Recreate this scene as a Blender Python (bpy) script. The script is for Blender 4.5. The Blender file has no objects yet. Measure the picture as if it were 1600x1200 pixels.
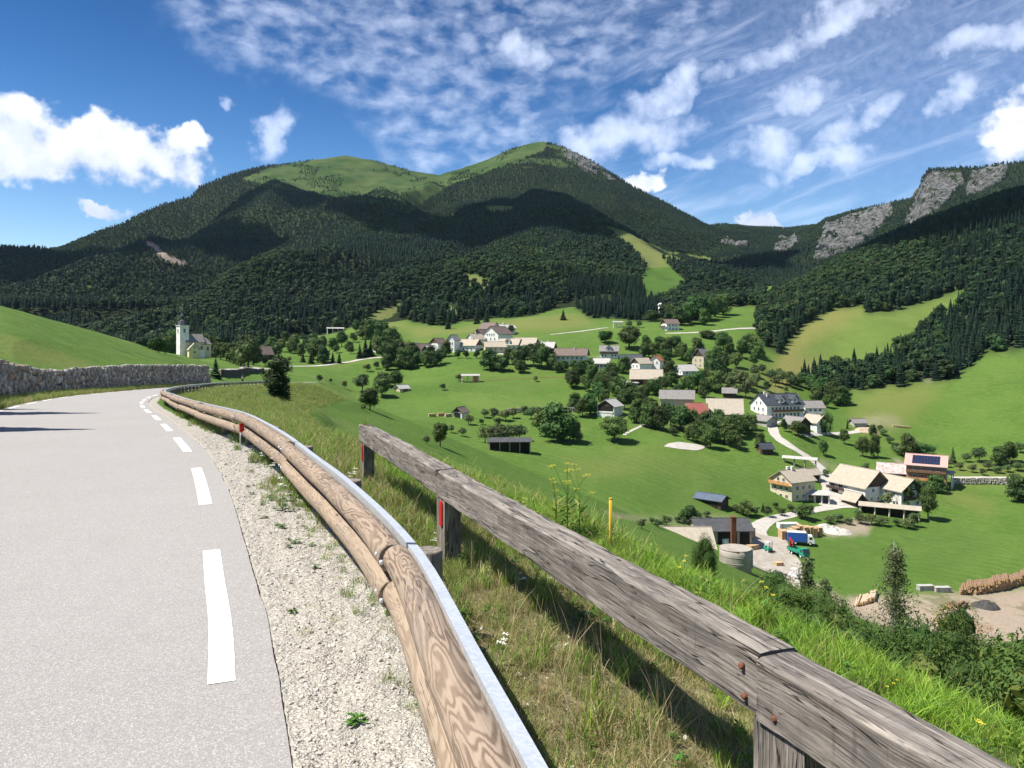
import bpy, math, random
import numpy as np
from mathutils import Vector, Matrix, Euler

# ------------------------------------------------------------------ camera, sky, sun, exposure
scene = bpy.context.scene
COL = scene.collection
CAMZ = 2.08
F = 1200.0
HOR = 540.0
cam_d = bpy.data.cameras.new("camera")
cam = bpy.data.objects.new("camera", cam_d)
COL.objects.link(cam)
cam.location = (0, 0, CAMZ)
cam.rotation_euler = (math.radians(90), 0, 0)
cam_d.sensor_width = 36.0
cam_d.lens = 27.0
cam_d.shift_y = -60.0 / 1600.0
cam_d.clip_start = 0.05
cam_d.clip_end = 20000
scene.camera = cam
scene.view_settings.view_transform = 'Standard'
scene.view_settings.look = 'None'
scene.view_settings.exposure = 0.85
scene.view_settings.gamma = 1.0
scene.cycles.max_bounces = 5
scene.cycles.diffuse_bounces = 2
scene.cycles.glossy_bounces = 2
scene.cycles.transparent_max_bounces = 6
scene.cycles.use_denoising = True
scene.cycles.use_adaptive_sampling = True

SUN = Vector((-0.52, -0.07, 0.85)).normalized()     # towards the sun
SUN_EL = math.asin(SUN.z)
SUN_AZ = math.atan2(SUN.x, SUN.y)
sun_d = bpy.data.lights.new("sun", 'SUN')
sun_d.energy = 4.6
sun_d.angle = math.radians(0.5)
sun_d.color = (1.0, 0.955, 0.88)
sun = bpy.data.objects.new("sun", sun_d)
COL.objects.link(sun)
sun.location = (-60, 10, 120)
sun.rotation_euler = SUN.to_track_quat('Z', 'Y').to_euler()


# ------------------------------------------------------------------ node helper
class NT:
    def __init__(s, tree):
        s.t = tree
    def n(s, typ, **kw):
        nd = s.t.nodes.new(typ)
        for k, v in kw.items():
            setattr(nd, k, v)
        return nd
    def put(s, sock, v):
        if isinstance(v, bpy.types.NodeSocket):
            s.t.links.new(v, sock)
        elif v is not None:
            if isinstance(v, (tuple, list)) and len(v) == 3 and sock.type == 'RGBA':
                v = (*v, 1)
            sock.default_value = v
    def m(s, op, a, b=None, c=None, clamp=False):
        nd = s.n('ShaderNodeMath', operation=op)
        nd.use_clamp = clamp
        s.put(nd.inputs[0], a)
        if b is not None: s.put(nd.inputs[1], b)
        if c is not None: s.put(nd.inputs[2], c)
        return nd.outputs[0]
    def vm(s, op, a, b=None):
        nd = s.n('ShaderNodeVectorMath', operation=op)
        s.put(nd.inputs[0], a)
        if b is not None:
            s.put(nd.inputs[3 if op == 'SCALE' else 1], b)
        return nd.outputs[0]
    def mix(s, f, a, b, mode='MIX'):
        nd = s.n('ShaderNodeMix', data_type='RGBA', blend_type=mode)
        s.put(nd.inputs[0], f); s.put(nd.inputs[6], a); s.put(nd.inputs[7], b)
        return nd.outputs[2]
    def noise(s, vec, scale, detail=4, rough=0.55, dist=0.0, out=0):
        nd = s.n('ShaderNodeTexNoise')
        if vec is not None: s.put(nd.inputs['Vector'], vec)
        s.put(nd.inputs['Scale'], scale); s.put(nd.inputs['Detail'], detail)
        s.put(nd.inputs['Roughness'], rough); s.put(nd.inputs['Distortion'], dist)
        return nd.outputs[out]
    def vor(s, vec, scale, feature='F1', out='Distance'):
        nd = s.n('ShaderNodeTexVoronoi', feature=feature)
        if vec is not None: s.put(nd.inputs['Vector'], vec)
        s.put(nd.inputs['Scale'], scale)
        return nd.outputs[out]
    def ramp(s, f, a, b, lo=0.0, hi=1.0, smooth=True):
        nd = s.n('ShaderNodeMapRange')
        nd.interpolation_type = 'SMOOTHSTEP' if smooth else 'LINEAR'
        s.put(nd.inputs[0], f); s.put(nd.inputs[1], a); s.put(nd.inputs[2], b)
        s.put(nd.inputs[3], lo); s.put(nd.inputs[4], hi)
        return nd.outputs[0]
    def scale(s, vec, v3):
        return s.vm('MULTIPLY', vec, v3)
    def attr(s, name, out='Fac'):
        nd = s.n('ShaderNodeAttribute'); nd.attribute_name = name
        return nd.outputs[out]
    def bump(s, h, strength=0.5, dist=0.02, normal=None):
        nd = s.n('ShaderNodeBump')
        s.put(nd.inputs['Height'], h); nd.inputs['Strength'].default_value = strength
        nd.inputs['Distance'].default_value = dist
        if normal is not None: s.put(nd.inputs['Normal'], normal)
        return nd.outputs[0]


def new_mat(name):
    m = bpy.data.materials.new(name)
    m.use_nodes = True
    t = m.node_tree
    for nd in list(t.nodes):
        t.nodes.remove(nd)
    T = NT(t)
    out = T.n('ShaderNodeOutputMaterial')
    bs = T.n('ShaderNodeBsdfPrincipled')
    t.links.new(bs.outputs[0], out.inputs[0])
    bs.inputs['Specular IOR Level'].default_value = 0.3
    bs.inputs['Roughness'].default_value = 0.85
    T.bs = bs; T.out = out
    return m, T


# ------------------------------------------------------------------ world: sky with clouds
def build_world():
    w = bpy.data.worlds.new("World")
    scene.world = w
    w.use_nodes = True
    t = w.node_tree
    for nd in list(t.nodes):
        t.nodes.remove(nd)
    T = NT(t)
    out = T.n('ShaderNodeOutputWorld')
    bg = T.n('ShaderNodeBackground')
    bg.inputs[1].default_value = 0.115
    t.links.new(bg.outputs[0], out.inputs[0])
    sky = T.n('ShaderNodeTexSky', sky_type='NISHITA')
    sky.sun_disc = False
    sky.sun_elevation = SUN_EL
    sky.sun_rotation = SUN_AZ
    sky.altitude = 900
    sky.air_density = 1.25
    sky.dust_density = 0.25
    sky.ozone_density = 2.2
    geo = T.n('ShaderNodeTexCoord')
    d = geo.outputs['Generated']
    sep = T.n('ShaderNodeSeparateXYZ'); T.put(sep.inputs[0], d)
    x, y, z = sep.outputs
    az = T.m('ARCTAN2', x, y)
    el = T.m('ARCSINE', z)
    D = 57.29578
    azd = T.m('MULTIPLY', az, D)
    eld = T.m('MULTIPLY', el, D)
    def px(u, v):
        a = math.atan((u - 800) / F)
        e = math.atan((HOR - v) / F * math.cos(a))
        return math.degrees(a), math.degrees(e)
    comb = T.n('ShaderNodeCombineXYZ'); T.put(comb.inputs[0], azd); T.put(comb.inputs[1], eld)
    P = comb.outputs[0]
    # warp so that cloud outlines are ragged
    wn = T.noise(P, 0.22, 5, 0.6, out=1)
    wv = T.vm('SCALE', T.vm('SUBTRACT', wn, (0.5, 0.5, 0.5)), 5.5)
    P2 = T.vm('ADD', P, wv)
    sp = T.n('ShaderNodeSeparateXYZ'); T.put(sp.inputs[0], P2)
    ax, ay = sp.outputs[0], sp.outputs[1]
    def blob(u, v, ru, rv, flat=False, rot=0.0):
        a, e = px(u, v)
        ra, re = ru / F * D, rv / F * D
        dx = T.m('SUBTRACT', ax, a); dy = T.m('SUBTRACT', ay, e)
        c, s_ = math.cos(rot), math.sin(rot)
        rx = T.m('ADD', T.m('MULTIPLY', dx, c), T.m('MULTIPLY', dy, s_))
        ry = T.m('SUBTRACT', T.m('MULTIPLY', dy, c), T.m('MULTIPLY', dx, s_))
        q = T.m('ADD', T.m('POWER', T.m('ABSOLUTE', T.m('DIVIDE', rx, ra)), 2.0),
                T.m('POWER', T.m('ABSOLUTE', T.m('DIVIDE', ry, re)), 2.0))
        return T.ramp(q, 0.0, 1.9, 1.0, 0.0, smooth=False)
    def mx(lst):
        r = lst[0]
        for q in lst[1:]:
            r = T.m('MAXIMUM', r, q)
        return r
    puff_n = T.noise(P, 0.50, 6, 0.50)
    fine_n = T.noise(P, 1.6, 5, 0.6)
    cum = mx([blob(60, 232, 195, 50), blob(205, 230, 115, 44), blob(292, 205, 52, 20), blob(10, 212, 130, 50),
              blob(158, 336, 38, 14), blob(1600, 195, 52, 56),
              blob(1192, 345, 36, 16), blob(1255, 350, 48, 14), blob(1000, 287, 34, 18)])
    soft = mx([blob(985, 205, 118, 42, rot=0.1), blob(905, 222, 80, 26), blob(1035, 140, 85, 30, rot=0.5), blob(820, 82, 60, 34),
               blob(432, 205, 24, 42, rot=-0.4), blob(362, 143, 20, 10),
               blob(1490, 150, 44, 26, rot=0.7), blob(1330, 195, 100, 26, rot=0.6), blob(1200, 235, 60, 36),
               blob(1250, 155, 60, 30), blob(1270, 255, 100, 22), blob(1060, 250, 60, 20),
               blob(1550, 60, 100, 26, rot=0.2), blob(1290, 40, 180, 30, rot=0.35)])
    def cov(mask, n, thr, wdt):
        q = T.m('ADD', mask, T.m('MULTIPLY', T.m('SUBTRACT', n, 0.5), 1.5))
        return T.ramp(q, thr, thr + wdt)
    dens_c = cov(cum, puff_n, 0.42, 0.42)
    dens_s = T.m('MULTIPLY', cov(soft, puff_n, 0.34, 0.95), 0.78)
    # mottled altocumulus field
    a0, e0 = px(650, 60)
    Pm = T.scale(P, (0.55, 1.0, 1.0))
    cell = T.m('SUBTRACT', 1.0, T.vor(T.vm('ADD', Pm, T.vm('SCALE', wn, 1.6)), 0.95, 'SMOOTH_F1'))
    cell_n = T.noise(Pm, 1.0, 5, 0.55, 0.2)
    fld = mx([blob(600, 60, 260, 92, rot=-0.35), blob(700, 170, 190, 80, rot=-0.45), blob(450, 30, 150, 60), blob(900, 40, 230, 60),
              blob(740, 232, 120, 36)])
    mot = T.m('MULTIPLY', T.ramp(T.m('ADD', T.m('MULTIPLY', cell, 0.35), cell_n), 0.44, 1.12),
              T.ramp(fld, 0.05, 0.65))
    mot = T.m('MULTIPLY', mot, 0.52)
    # streaky high cirrus on the right
    rot = T.n('ShaderNodeMapping'); T.put(rot.inputs[0], P)
    rot.inputs['Rotation'].default_value = (0, 0, math.radians(-17))
    Ps = T.scale(rot.outputs[0], (0.16, 0.85, 1))
    st = T.noise(Ps, 0.65, 6, 0.62, 0.5)
    big = T.noise(P, 0.1, 3, 0.5)
    right = T.ramp(azd, -3.0, 9.0)
    cir = T.m('MULTIPLY', T.m('MULTIPLY', T.ramp(T.m('ADD', st, T.m('MULTIPLY', big, 0.5)), 0.62, 1.12), right), 0.55)
    veil = T.m('MULTIPLY', T.m('MULTIPLY', T.ramp(azd, 6.0, 24.0), T.ramp(eld, 4.0, 20.0)), T.m('MULTIPLY', fine_n, 0.36))
    thin = mx([mot, cir, veil, dens_s])
    # cumulus shading: grey base, white head
    lo = T.ramp(T.m('ADD', T.m('MULTIPLY', T.m('SUBTRACT', eld, 13.0), 0.10), T.m('MULTIPLY', T.m('SUBTRACT', puff_n, 0.5), 2.6)), -0.7, 0.9)
    ccol = T.mix(lo, (3.7, 4.1, 5.1), (6.3, 6.5, 6.9))
    # deepen the blue a little towards the zenith
    hsv = T.n('ShaderNodeHueSaturation')
    hsv.inputs['Saturation'].default_value = 1.46
    T.put(hsv.inputs['Value'], T.ramp(eld, 0.0, 28.0, 0.82, 0.37))
    T.put(hsv.inputs['Color'], sky.outputs[0])
    hsv.inputs['Hue'].default_value = 0.513
    base = T.mix(thin, hsv.outputs[0], (4.9, 5.5, 6.9))
    fin = T.mix(dens_c, base, ccol)
    up = T.ramp(z, -0.02, 0.0)
    fin = T.mix(up, sky.outputs[0], fin)
    t.links.new(fin, bg.inputs[0])
build_world()


# ------------------------------------------------------------------ tags and object helpers
def tag(o, label=None, cat=None, group=None, kind=None):
    if label: o["label"] = label
    if cat: o["category"] = cat
    if group: o["group"] = group
    if kind: o["kind"] = kind
    return o

def empty(name, loc, rz=0.0, sc=None, label=None, cat=None, group=None):
    o = bpy.data.objects.new(name, None)
    COL.objects.link(o)
    o.location = loc
    o.rotation_euler = (0, 0, rz)
    o.empty_display_size = 0.5
    if sc is not None:
        o.scale = (sc, sc, sc) if not isinstance(sc, (tuple, list)) else sc
    return tag(o, label, cat, group)

class MB:
    def __init__(s):
        s.v = []; s.f = []; s.mi = []; s.uv = []; s.sm = []
    def add(s, verts, faces, mi=0, uvs=None, smooth=False, M=None):
        b = len(s.v)
        if M is not None:
            verts = [tuple(M @ Vector(p)) for p in verts]
        s.v.extend([tuple(p) for p in verts])
        for k, f in enumerate(faces):
            s.f.append([i + b for i in f])
            s.mi.append(mi); s.sm.append(smooth)
            s.uv.append(uvs[k] if uvs else None)
        return s
    def box(s, c, d, mi=0, rz=0.0, M=None, rx=0.0, ry=0.0):
        x, y, z = d[0] / 2, d[1] / 2, d[2] / 2
        vs = [(-x, -y, -z), (x, -y, -z), (x, y, -z), (-x, y, -z), (-x, -y, z), (x, -y, z), (x, y, z), (-x, y, z)]
        R = Matrix.Translation(c) @ Euler((rx, ry, rz)).to_matrix().to_4x4()
        if M is not None: R = M @ R
        fs = [(0, 3, 2, 1), (4, 5, 6, 7), (0, 1, 5, 4), (1, 2, 6, 5), (2, 3, 7, 6), (3, 0, 4, 7)]
        return s.add(vs, fs, mi, M=R)
    def prism(s, prof, x0, x1, mi=0, M=None):
        """profile [(y,z)] counter-clockwise seen from +x, extruded along x"""
        n = len(prof)
        vs = [(x0, p[0], p[1]) for p in prof] + [(x1, p[0], p[1]) for p in prof]
        fs = [tuple(range(n - 1, -1, -1)), tuple(range(n, 2 * n))]
        fs += [(i, (i + 1) % n, n + (i + 1) % n, n + i) for i in range(n)]
        return s.add(vs, fs, mi, M=M)
    def tube(s, pts, r, n=10, mi=0, smooth=True, caps=True, M=None, jitter=0.0, rnd=None, sx=1.0):
        """sweep with UVs in metres (along, around)"""
        pts = [Vector(p) for p in pts]
        if not isinstance(r, (list, tuple)): r = [r] * len(pts)
        vs = []; L = 0.0; Ls = []
        for i, p in enumerate(pts):
            a = pts[max(i - 1, 0)]; b = pts[min(i + 1, len(pts) - 1)]
            t = (b - a)
            if t.length < 1e-9: t = Vector((0, 0, 1))
            t.normalize()
            up = Vector((0, 0, 1)) if abs(t.z) < 0.95 else Vector((0, 1, 0))
            sd = t.cross(up).normalized(); nu = sd.cross(t).normalized()
            if i: L += (pts[i] - pts[i - 1]).length
            Ls.append(L)
            for k in range(n):
                an = 2 * math.pi * k / n
                rr = r[i] * (1 + (rnd.uniform(-jitter, jitter) if rnd else 0))
                vs.append(tuple(p + sd * (math.cos(an) * rr * sx) + nu * (math.sin(an) * rr)))
        fs = []; uvs = []
        for i in range(len(pts) - 1):
            for k in range(n):
                k2 = (k + 1) % n
                fs.append((i * n + k, i * n + k2, (i + 1) * n + k2, (i + 1) * n + k))
                w = 2 * math.pi * r[i] / n
                uvs.append([(Ls[i], k * w), (Ls[i], (k + 1) * w), (Ls[i + 1], (k + 1) * w), (Ls[i + 1], k * w)])
        s.add(vs, fs, mi, uvs, smooth, M)
        if caps:
            b = len(s.v) - len(vs)
            for base, rev in ((0, False), ((len(pts) - 1) * n, True)):
                idx = [b + base + k for k in range(n)]
                if rev is False: idx = idx[::-1]
                if rev: idx = idx
                s.f.append(idx); s.mi.append(mi); s.sm.append(False)
                s.uv.append([(0.3 * math.cos(2 * math.pi * k / n) * r[0] + 7, 0.3 * math.sin(2 * math.pi * k / n) * r[0]) for k in range(n)])
        return s
    def mesh(s, name, mats):
        me = bpy.data.meshes.new(name)
        me.from_pydata(s.v, [], s.f)
        for m in (mats if isinstance(mats, (list, tuple)) else [mats]):
            me.materials.append(m)
        me.polygons.foreach_set('material_index', s.mi)
        me.polygons.foreach_set('use_smooth', s.sm)
        if any(u is not None for u in s.uv):
            ul = me.uv_layers.new(name='UVMap')
            flat = []
            for f, u in zip(s.f, s.uv):
                if u is None: u = [(0, 0)] * len(f)
                for q in u: flat.extend(q)
            ul.data.foreach_set('uv', flat)
        me.update()
        return me
    def build(s, name, mats, parent=None, loc=None):
        o = bpy.data.objects.new(name, s.mesh(name, mats))
        COL.objects.link(o)
        if parent is not None: o.parent = parent
        if loc is not None: o.location = loc
        return o

def inst(name, me, parent=None, loc=(0, 0, 0), rz=0.0, sc=None):
    o = bpy.data.objects.new(name, me)
    COL.objects.link(o)
    if parent is not None: o.parent = parent
    o.location = loc
    o.rotation_euler = (0, 0, rz)
    if sc is not None:
        o.scale = (sc, sc, sc) if not isinstance(sc, (tuple, list)) else sc
    return o

# ------------------------------------------------------------------ numpy noise
def _hash(ix, iy, seed):
    h = (ix.astype(np.int64) * 374761393 + iy.astype(np.int64) * 668265263 + seed * 974634777) & 0x7fffffff
    h = ((h ^ (h >> 13)) * 1274126177) & 0x7fffffff
    return ((h ^ (h >> 16)) & 0xffff) / 65535.0

def vnoise(x, y, seed=0):
    x = np.asarray(x, float); y = np.asarray(y, float)
    ix = np.floor(x); iy = np.floor(y)
    fx = x - ix; fy = y - iy
    fx = fx * fx * (3 - 2 * fx); fy = fy * fy * (3 - 2 * fy)
    a = _hash(ix, iy, seed); b = _hash(ix + 1, iy, seed)
    c = _hash(ix, iy + 1, seed); d = _hash(ix + 1, iy + 1, seed)
    return (a + (b - a) * fx) * (1 - fy) + (c + (d - c) * fx) * fy

def fbm(x, y, oct=4, seed=0, gain=0.5):
    t = 0.0; a = 1.0; n = 0.0
    for o in range(oct):
        t = t + a * (vnoise(x * 2 ** o + 17.3 * o, y * 2 ** o - 9.1 * o, seed + o) - 0.5)
        n += a; a *= gain
    return t / n * 2

def sstep(x, a, b):
    t = np.clip((np.asarray(x, float) - a) / (b - a), 0, 1)
    return t * t * (3 - 2 * t)

def inpoly(u, v, poly):
    u = np.asarray(u, float); v = np.asarray(v, float)
    r = np.zeros(u.shape, bool)
    n = len(poly)
    for i in range(n):
        x1, y1 = poly[i]; x2, y2 = poly[(i + 1) % n]
        if y1 == y2: continue
        c = ((y1 > v) != (y2 > v)) & (u < (x2 - x1) * (v - y1) / (y2 - y1) + x1)
        r ^= c
    return r

# ------------------------------------------------------------------ near road geometry (K metres per layout unit)
K = 1.3
edge_pts = [(4.6, -12), (3.3, -8), (1.9, -4.4), (1.0, -2), (.25, 0), (-.5, 2), (-.83, 2.91), (-1.08, 3.59), (-1.43, 4.5), (-1.74, 5.22),
            (-2.18, 6.27), (-2.78, 7.68), (-3.8, 9.95), (-4.6, 11.6), (-6.5, 15.3), (-9.45, 21), (-12.6, 26.9), (-15.9, 33.6),
            (-20.6, 45), (-25.2, 60), (-29.2, 75), (-33.4, 100), (-36, 125), (-37, 150)]
rail_pts = [(1.9, -5), (1.02, -2), (.22, 1), (-.20, 2.56), (-.625, 4.1), (-1.44, 6.17), (-1.95, 7.3), (-2.69, 8.96), (-3.62, 10.9),
            (-4.62, 12.9), (-6.1, 15.5), (-8.8, 20.5), (-11.6, 26), (-14.4, 31.6), (-19.7, 45), (-24.4, 60), (-28.6, 75), (-32.7, 100), (-35.2, 125), (-36.1, 145)]

def smooth_path(pts, step):
    P = [np.array(p, float) for p in pts]
    out = []
    for i in range(len(P) - 1):
        p0 = P[max(i - 1, 0)]; p1 = P[i]; p2 = P[i + 1]; p3 = P[min(i + 2, len(P) - 1)]
        L = np.linalg.norm(p2 - p1); n = max(2, int(L / step) + 1)
        d01 = max(np.linalg.norm(p1 - p0), 1e-6) ** .5; d12 = L ** .5; d23 = max(np.linalg.norm(p3 - p2), 1e-6) ** .5
        m1 = (p2 - p1) if i == 0 else ((p1 - p0) / d01 - (p2 - p0) / (d01 + d12) + (p2 - p1) / d12) * d12
        m2 = (p2 - p1) if i == len(P) - 2 else ((p2 - p1) / d12 - (p3 - p1) / (d12 + d23) + (p3 - p2) / d23) * d12
        for k in range(n):
            t = k / n
            out.append((2 * t**3 - 3 * t**2 + 1) * p1 + (t**3 - 2 * t**2 + t) * m1 + (-2 * t**3 + 3 * t**2) * p2 + (t**3 - t**2) * m2)
    out.append(P[-1])
    return np.array(out)

def resample(path, step):
    d = np.r_[0, np.cumsum(np.linalg.norm(np.diff(path, axis=0), axis=1))]
    n = max(2, int(d[-1] / step))
    s = np.linspace(0, d[-1], n + 1)
    return np.stack([np.interp(s, d, path[:, k]) for k in range(path.shape[1])], 1), s

EDGE = resample(smooth_path(edge_pts, 0.4), 0.4)[0] * K
RAIL = resample(smooth_path(rail_pts, 0.2), 0.2)[0] * K

def zroad(y):
    y = np.asarray(y, float) / K
    t = np.clip((y - 9) / 6, 0, 1)
    z = -0.04 * 6 * t * t / 2 * 1.0
    z = z - 0.04 * np.clip(y - 15, 0, 200)
    return z * K

def normals(path):
    t = np.gradient(path, axis=0)
    t /= np.linalg.norm(t, axis=1)[:, None]
    return np.stack([t[:, 1], -t[:, 0]], 1)      # to the right when moving +y

def offset(path, o):
    return path + normals(path) * o

def sdist(x, y, path=None):
    """signed distance to the asphalt's right edge, + on the valley side"""
    if path is None: path = EDGE_C
    x = np.asarray(x, float).ravel(); y = np.asarray(y, float).ravel()
    best = np.full(x.shape, 1e18); sg = np.ones(x.shape)
    for i in range(len(path) - 1):
        ax, ay = path[i]; bx, by = path[i + 1]
        dx, dy = bx - ax, by - ay
        t = np.clip(((x - ax) * dx + (y - ay) * dy) / (dx * dx + dy * dy), 0, 1)
        qx = x - (ax + t * dx); qy = y - (ay + t * dy)
        d2 = qx * qx + qy * qy
        cr = dy * qx - dx * qy
        m = d2 < best
        best = np.where(m, d2, best); sg = np.where(m, np.sign(cr), sg)
    return np.sqrt(best) * np.where(sg == 0, 1, sg)

EDGE_C = resample(smooth_path(edge_pts, 0.8), 1.2)[0] * K
ROADW = 4.65 * K
WALLOFF = -(4.65 + 1.05) * K
WH_Y = [0, 34, 42, 50, 58, 70, 88, 115, 130]
WH_H = [2.7, 2.6, 2.3, 2.05, 1.8, 2.2, 2.7, 3.1, 3.2]
def wall_height(y):
    return np.interp(y, WH_Y, WH_H)

# ------------------------------------------------------------------ terrain table: picture row of the ground by bearing and distance
TAB = {
 -3000: [(20, 560), (40, 500), (100, 400), (200, 330), (600, 330), (1500, 420)],
 -600: [(20, 560), (45, 520), (80, 450), (120, 415), (180, 405), (300, 480), (500, 540), (1500, 560)],
 -200: [(20, 570), (45, 545), (80, 490), (115, 445), (150, 432), (190, 450), (260, 520), (400, 556), (1500, 540)],
 0: [(20, 590), (45, 560), (60, 541), (90, 500), (120, 478), (150, 476), (190, 500), (260, 548), (400, 560), (800, 545), (1500, 540)],
 100: [(25, 600), (60, 561), (90, 533), (130, 506), (165, 503), (200, 520), (270, 555), (400, 560), (800, 540), (1500, 535)],
 200: [(25, 620), (80, 571), (110, 551), (150, 534), (185, 531), (230, 545), (300, 560), (400, 558), (800, 538), (1500, 530)],
 270: [(30, 640), (95, 576), (130, 565), (180, 557), (230, 556), (300, 558), (380, 558), (500, 553), (800, 535), (1500, 530)],
 330: [(20, 760), (60, 640), (100, 612), (130, 603), (165, 589), (220, 572), (300, 567), (380, 558), (480, 550), (600, 541), (800, 530), (1500, 520)],
 400: [(20, 740), (40, 660), (80, 621), (110, 608), (135, 600), (160, 603), (200, 596), (260, 585), (330, 576), (400, 570), (480, 556), (560, 545), (650, 535), (800, 520), (1500, 500)],
 450: [(20, 740), (30, 690), (60, 648), (100, 625), (150, 612), (200, 606), (260, 598), (330, 588), (400, 577), (460, 562), (540, 545), (650, 530), (800, 512), (1500, 490)],
 500: [(20, 780), (30, 725), (60, 672), (100, 645), (150, 632), (200, 624), (260, 614), (330, 601), (400, 584), (450, 569), (520, 552), (620, 526), (800, 505), (1500, 480)],
 560: [(20, 1100), (30, 950), (60, 770), (100, 706), (150, 684), (200, 671), (260, 657), (330, 634), (400, 602), (450, 572), (500, 552), (560, 534), (650, 510), (800, 490), (1500, 470)],
 640: [(20, 1500), (60, 850), (100, 760), (150, 710), (200, 690), (260, 674), (330, 647), (400, 603), (450, 573), (500, 550), (560, 534), (650, 508), (800, 487), (1500, 465)],
 700: [(20, 1700), (60, 950), (100, 810), (150, 756), (200, 724), (250, 702), (290, 682), (340, 648), (400, 600), (450, 568), (490, 551), (560, 527), (650, 507), (750, 490), (900, 475), (1500, 455)],
 850: [(20, 2200), (60, 1150), (100, 940), (150, 850), (200, 795), (230, 752), (270, 710), (300, 690), (350, 646), (400, 606), (430, 581), (470, 556), (550, 521), (650, 494), (800, 475), (1500, 450)],
 1000: [(20, 2700), (60, 1350), (100, 1100), (150, 930), (200, 850), (230, 786), (260, 741), (290, 703), (340, 655), (400, 611), (430, 586), (480, 553), (530, 525), (600, 503), (700, 482), (900, 460), (1500, 445)],
 1150: [(20, 3000), (60, 1600), (100, 1210), (150, 1000), (180, 921), (200, 880), (230, 822), (260, 772), (290, 728), (340, 667), (360, 647), (400, 614), (440, 582), (480, 556), (540, 524), (620, 495), (720, 474), (900, 458), (1500, 442)],
 1230: [(20, 3200), (60, 1680), (100, 1225), (150, 1005), (180, 929), (200, 888), (230, 830), (260, 782), (290, 738), (340, 668), (370, 648), (410, 618), (450, 588), (500, 562), (560, 530), (620, 498), (700, 472), (850, 452), (1100, 445), (1500, 447)],
 1300: [(20, 3300), (60, 1720), (100, 1235), (150, 1010), (180, 931), (200, 890), (230, 832), (260, 790), (300, 737), (340, 690), (370, 660), (400, 636), (450, 600), (500, 572), (560, 532), (620, 492), (680, 468), (760, 440), (900, 417), (1100, 415), (1500, 440)],
 1380: [(20, 3400), (60, 1730), (100, 1240), (150, 1010), (180, 926), (200, 888), (230, 835), (260, 790), (300, 740), (340, 700), (380, 652), (420, 614), (470, 577), (530, 538), (600, 492), (660, 466), (760, 420), (900, 385), (1050, 372), (1500, 420)],
 1450: [(20, 3400), (60, 1740), (100, 1240), (150, 1010), (180, 918), (200, 880), (230, 837), (260, 793), (300, 748), (340, 708), (380, 655), (420, 610), (460, 580), (520, 540), (580, 500), (640, 468), (760, 405), (880, 358), (1000, 345), (1500, 400)],
 1600: [(20, 3400), (60, 1750), (100, 1240), (150, 1005), (180, 925), (200, 882), (230, 838), (260, 795), (300, 745), (340, 690), (380, 635), (420, 585), (450, 550), (520, 490), (600, 435), (700, 375), (820, 320), (920, 298), (1050, 295), (1500, 370)],
 1900: [(20, 3500), (60, 1750), (100, 1240), (150, 1000), (180, 918), (230, 822), (300, 720), (380, 600), (450, 510), (600, 390), (800, 260), (950, 215), (1500, 280)],
 3500: [(20, 3500), (60, 1750), (100, 1200), (150, 950), (200, 800), (300, 600), (450, 400), (600, 300), (800, 200), (1500, 200)],
}

def pchip(xs, ys, xq):
    xs = np.asarray(xs, float); ys = np.asarray(ys, float); xq = np.clip(xq, xs[0], xs[-1])
    h = np.diff(xs); dl = (np.diff(ys, axis=0).T / h).T
    m = np.zeros_like(ys)
    if len(xs) == 2:
        m[:] = dl[0]
    else:
        w1 = 2 * h[1:] + h[:-1]; w2 = h[1:] + 2 * h[:-1]
        if ys.ndim > 1: w1 = w1[:, None]; w2 = w2[:, None]
        a, b = dl[:-1], dl[1:]
        ok = (a * b) > 0
        with np.errstate(divide='ignore', invalid='ignore'):
            mm = (w1 + w2) / (w1 / a + w2 / b)
        m[1:-1] = np.where(ok, mm, 0)
        m[0] = dl[0]; m[-1] = dl[-1]
    i = np.clip(np.searchsorted(xs, xq, 'right') - 1, 0, len(xs) - 2)
    hh = h[i]; t = (xq - xs[i]) / hh
    if ys.ndim > 1: t = t[:, None]; hh = hh[:, None]
    return ((2 * t**3 - 3 * t**2 + 1) * ys[i] + (t**3 - 2 * t**2 + t) * hh * m[i] + (-2 * t**3 + 3 * t**2) * ys[i + 1] + (t**3 - t**2) * hh * m[i + 1])

_us = sorted(TAB)
LN0, LN1, NL = math.log(20.0), math.log(1500.0), 260
_lg = np.linspace(LN0, LN1, NL)
_T = []
for _u in _us:
    _d = np.log([p[0] for p in TAB[_u]]); _v = np.array([p[1] for p in TAB[_u]], float)
    _T.append(pchip(_d, _v, np.clip(_lg, _d[0], _d[-1])))
_T = np.array(_T)
_wu = lambda u: np.arctan((np.asarray(u, float) - 800) / F)
_au = np.linspace(float(_wu(-3000)), float(_wu(3500)), 700)
_TT = pchip(_wu(_us), _T, _au)

def vtab(a, d):
    """bearing a (radians), distance d along +y -> picture row"""
    fa = np.clip((a - _au[0]) / (_au[1] - _au[0]), 0, len(_au) - 1.001)
    fl = np.clip((np.log(np.maximum(d, 1e-3)) - LN0) / (_lg[1] - _lg[0]), 0, NL - 1.001)
    i = fa.astype(int); j = fl.astype(int); ta = fa - i; tl = fl - j
    return (_TT[i, j] * (1 - ta) * (1 - tl) + _TT[i + 1, j] * ta * (1 - tl) + _TT[i, j + 1] * (1 - ta) * tl + _TT[i + 1, j + 1] * ta * tl)

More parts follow.
